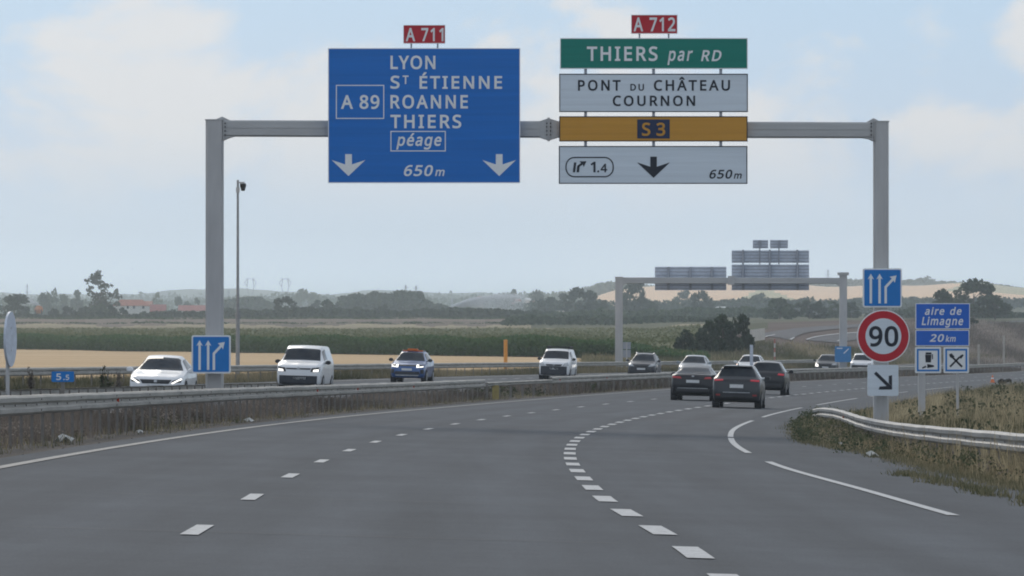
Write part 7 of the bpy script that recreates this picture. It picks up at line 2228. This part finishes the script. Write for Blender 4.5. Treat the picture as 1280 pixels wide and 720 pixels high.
w = bpy.data.worlds.new('World')
SC.world = w
w.use_nodes = True
nt = w.node_tree
bg = nt.nodes['Background']
SUN_EL, SUN_ROT = math.radians(33), math.radians(-17)      # sun high, ahead and to the left, behind thin cloud
sky = nt.nodes.new('ShaderNodeTexSky')
sky.sky_type = 'NISHITA'
sky.sun_disc = False
sky.sun_elevation = SUN_EL
sky.sun_rotation = SUN_ROT
sky.air_density = 1.0
sky.dust_density = 2.0
tc = nt.nodes.new('ShaderNodeTexCoord')
sep = nt.nodes.new('ShaderNodeSeparateXYZ')
nt.links.new(tc.outputs['Generated'], sep.inputs[0])


def ramp_node(pts, src):
    r = nt.nodes.new('ShaderNodeValToRGB')
    el = r.color_ramp.elements
    el[0].position, el[0].color = pts[0][0], (*pts[0][1], 1)
    el[1].position, el[1].color = pts[-1][0], (*pts[-1][1], 1)
    for p_, c_ in pts[1:-1]:
        e = el.new(p_)
        e.color = (*c_, 1)
    nt.links.new(src, r.inputs['Fac'])
    return r


def mix(f, a, b):
    m_ = nt.nodes.new('ShaderNodeMix')
    m_.data_type = 'RGBA'
    m_.clamp_factor = True
    if isinstance(f, float):
        m_.inputs['Factor'].default_value = f
    else:
        nt.links.new(f, m_.inputs['Factor'])
    for k_, v_ in (('A', a), ('B', b)):
        if isinstance(v_, tuple):
            m_.inputs[k_].default_value = (*v_, 1)
        else:
            nt.links.new(v_, m_.inputs[k_])
    return m_.outputs['Result']


# thin overcast veil: a pale sheet over the clear sky, bluer a few degrees up
SKY_K = 10.0
veil = ramp_node([(0.0, (.98, 1.22, 1.48)), (0.0097, (.92, 1.15, 1.42)), (0.018, (.60, .77, .97)), (0.031, (.51, .66, .86)), (0.058, (.43, .64, .88)), (0.12, (.49, .62, .77)), (0.4, (.42, .53, .67)), (1.0, (.36, .45, .58))], sep.outputs['Z'])
vk = nt.nodes.new('ShaderNodeVectorMath')
vk.operation = 'SCALE'
vk.inputs['Scale'].default_value = SKY_K
nt.links.new(veil.outputs['Color'], vk.inputs[0])
base = mix(0.90, sky.outputs['Color'], vk.outputs['Vector'])
# clouds: soft cumulus high in the picture, breaking up downwards
mp = nt.nodes.new('ShaderNodeMapping')
mp.inputs['Scale'].default_value = (26, 0.0, 40)
mp.inputs['Location'].default_value = (8.85, 0.0, 4.1)
nt.links.new(tc.outputs['Generated'], mp.inputs['Vector'])
cn = nt.nodes.new('ShaderNodeTexNoise')
cn.inputs['Scale'].default_value = 1.0
cn.inputs['Detail'].default_value = 9
cn.inputs['Roughness'].default_value = 0.56
cn.inputs['Distortion'].default_value = 0.35
nt.links.new(mp.outputs[0], cn.inputs['Vector'])
cr = nt.nodes.new('ShaderNodeMapRange')
cr.interpolation_type = 'SMOOTHSTEP'
cr.inputs['From Min'].default_value = 0.45
cr.inputs['From Max'].default_value = 0.58
nt.links.new(cn.outputs['Fac'], cr.inputs['Value'])
hz = nt.nodes.new('ShaderNodeMapRange')
hz.interpolation_type = 'SMOOTHSTEP'
hz.inputs['From Min'].default_value = 0.019
hz.inputs['From Max'].default_value = 0.038
nt.links.new(sep.outputs['Z'], hz.inputs['Value'])
cf = nt.nodes.new('ShaderNodeMath')
cf.operation = 'MULTIPLY'
nt.links.new(cr.outputs[0], cf.inputs[0])
nt.links.new(hz.outputs[0], cf.inputs[1])
cf2 = nt.nodes.new('ShaderNodeMath')
cf2.operation = 'MULTIPLY'
cf2.inputs[1].default_value = 0.85
nt.links.new(cf.outputs[0], cf2.inputs[0])
out = mix(cf2.outputs[0], base, (.83 * SKY_K, .81 * SKY_K, .80 * SKY_K))
nt.links.new(out, bg.inputs['Color'])
bg.inputs['Strength'].default_value = 0.1

sl = bpy.data.lights.new('sun', 'SUN')
sl.energy = 1.25
sl.angle = math.radians(23)
sl.color = (1.0, 0.92, 0.80)
so = bpy.data.objects.new('sun', sl)
COL.objects.link(so)
d = Vector((math.sin(SUN_ROT) * math.cos(SUN_EL), math.cos(SUN_ROT) * math.cos(SUN_EL), math.sin(SUN_EL)))
so.rotation_euler = (-d).to_track_quat('-Z', 'Y').to_euler()
so.location = (-60, 60, 120)

cam = bpy.data.cameras.new('camera')
cam.sensor_width = 36.0
cam.lens = 36.0 * F / 1280.0
cam.clip_start = 0.5
cam.clip_end = 60000
co = bpy.data.objects.new('camera', cam)
COL.objects.link(co)
co.location = (0, 0, CH)
co.rotation_euler = (math.radians(90) + math.atan((YH - 360.0) / F), 0, 0)
SC.camera = co

SC.render.engine = 'CYCLES'
cy = SC.cycles
cy.use_denoising = True
cy.max_bounces = 10
cy.diffuse_bounces = 3
cy.glossy_bounces = 3
cy.transmission_bounces = 2
cy.transparent_max_bounces = 8
cy.volume_bounces = 8
cy.filter_width = 1.9
SC.render.resolution_x, SC.render.resolution_y = 1024, 576
vs = SC.view_settings
vs.view_transform = 'Standard'
vs.look = 'None'
vs.exposure = 0.0
vs.gamma = 1.0
vs.use_curve_mapping = False
bpy.context.view_layer.update()
for ob in bpy.data.objects:
    if '_o' in ob:
        del ob['_o']
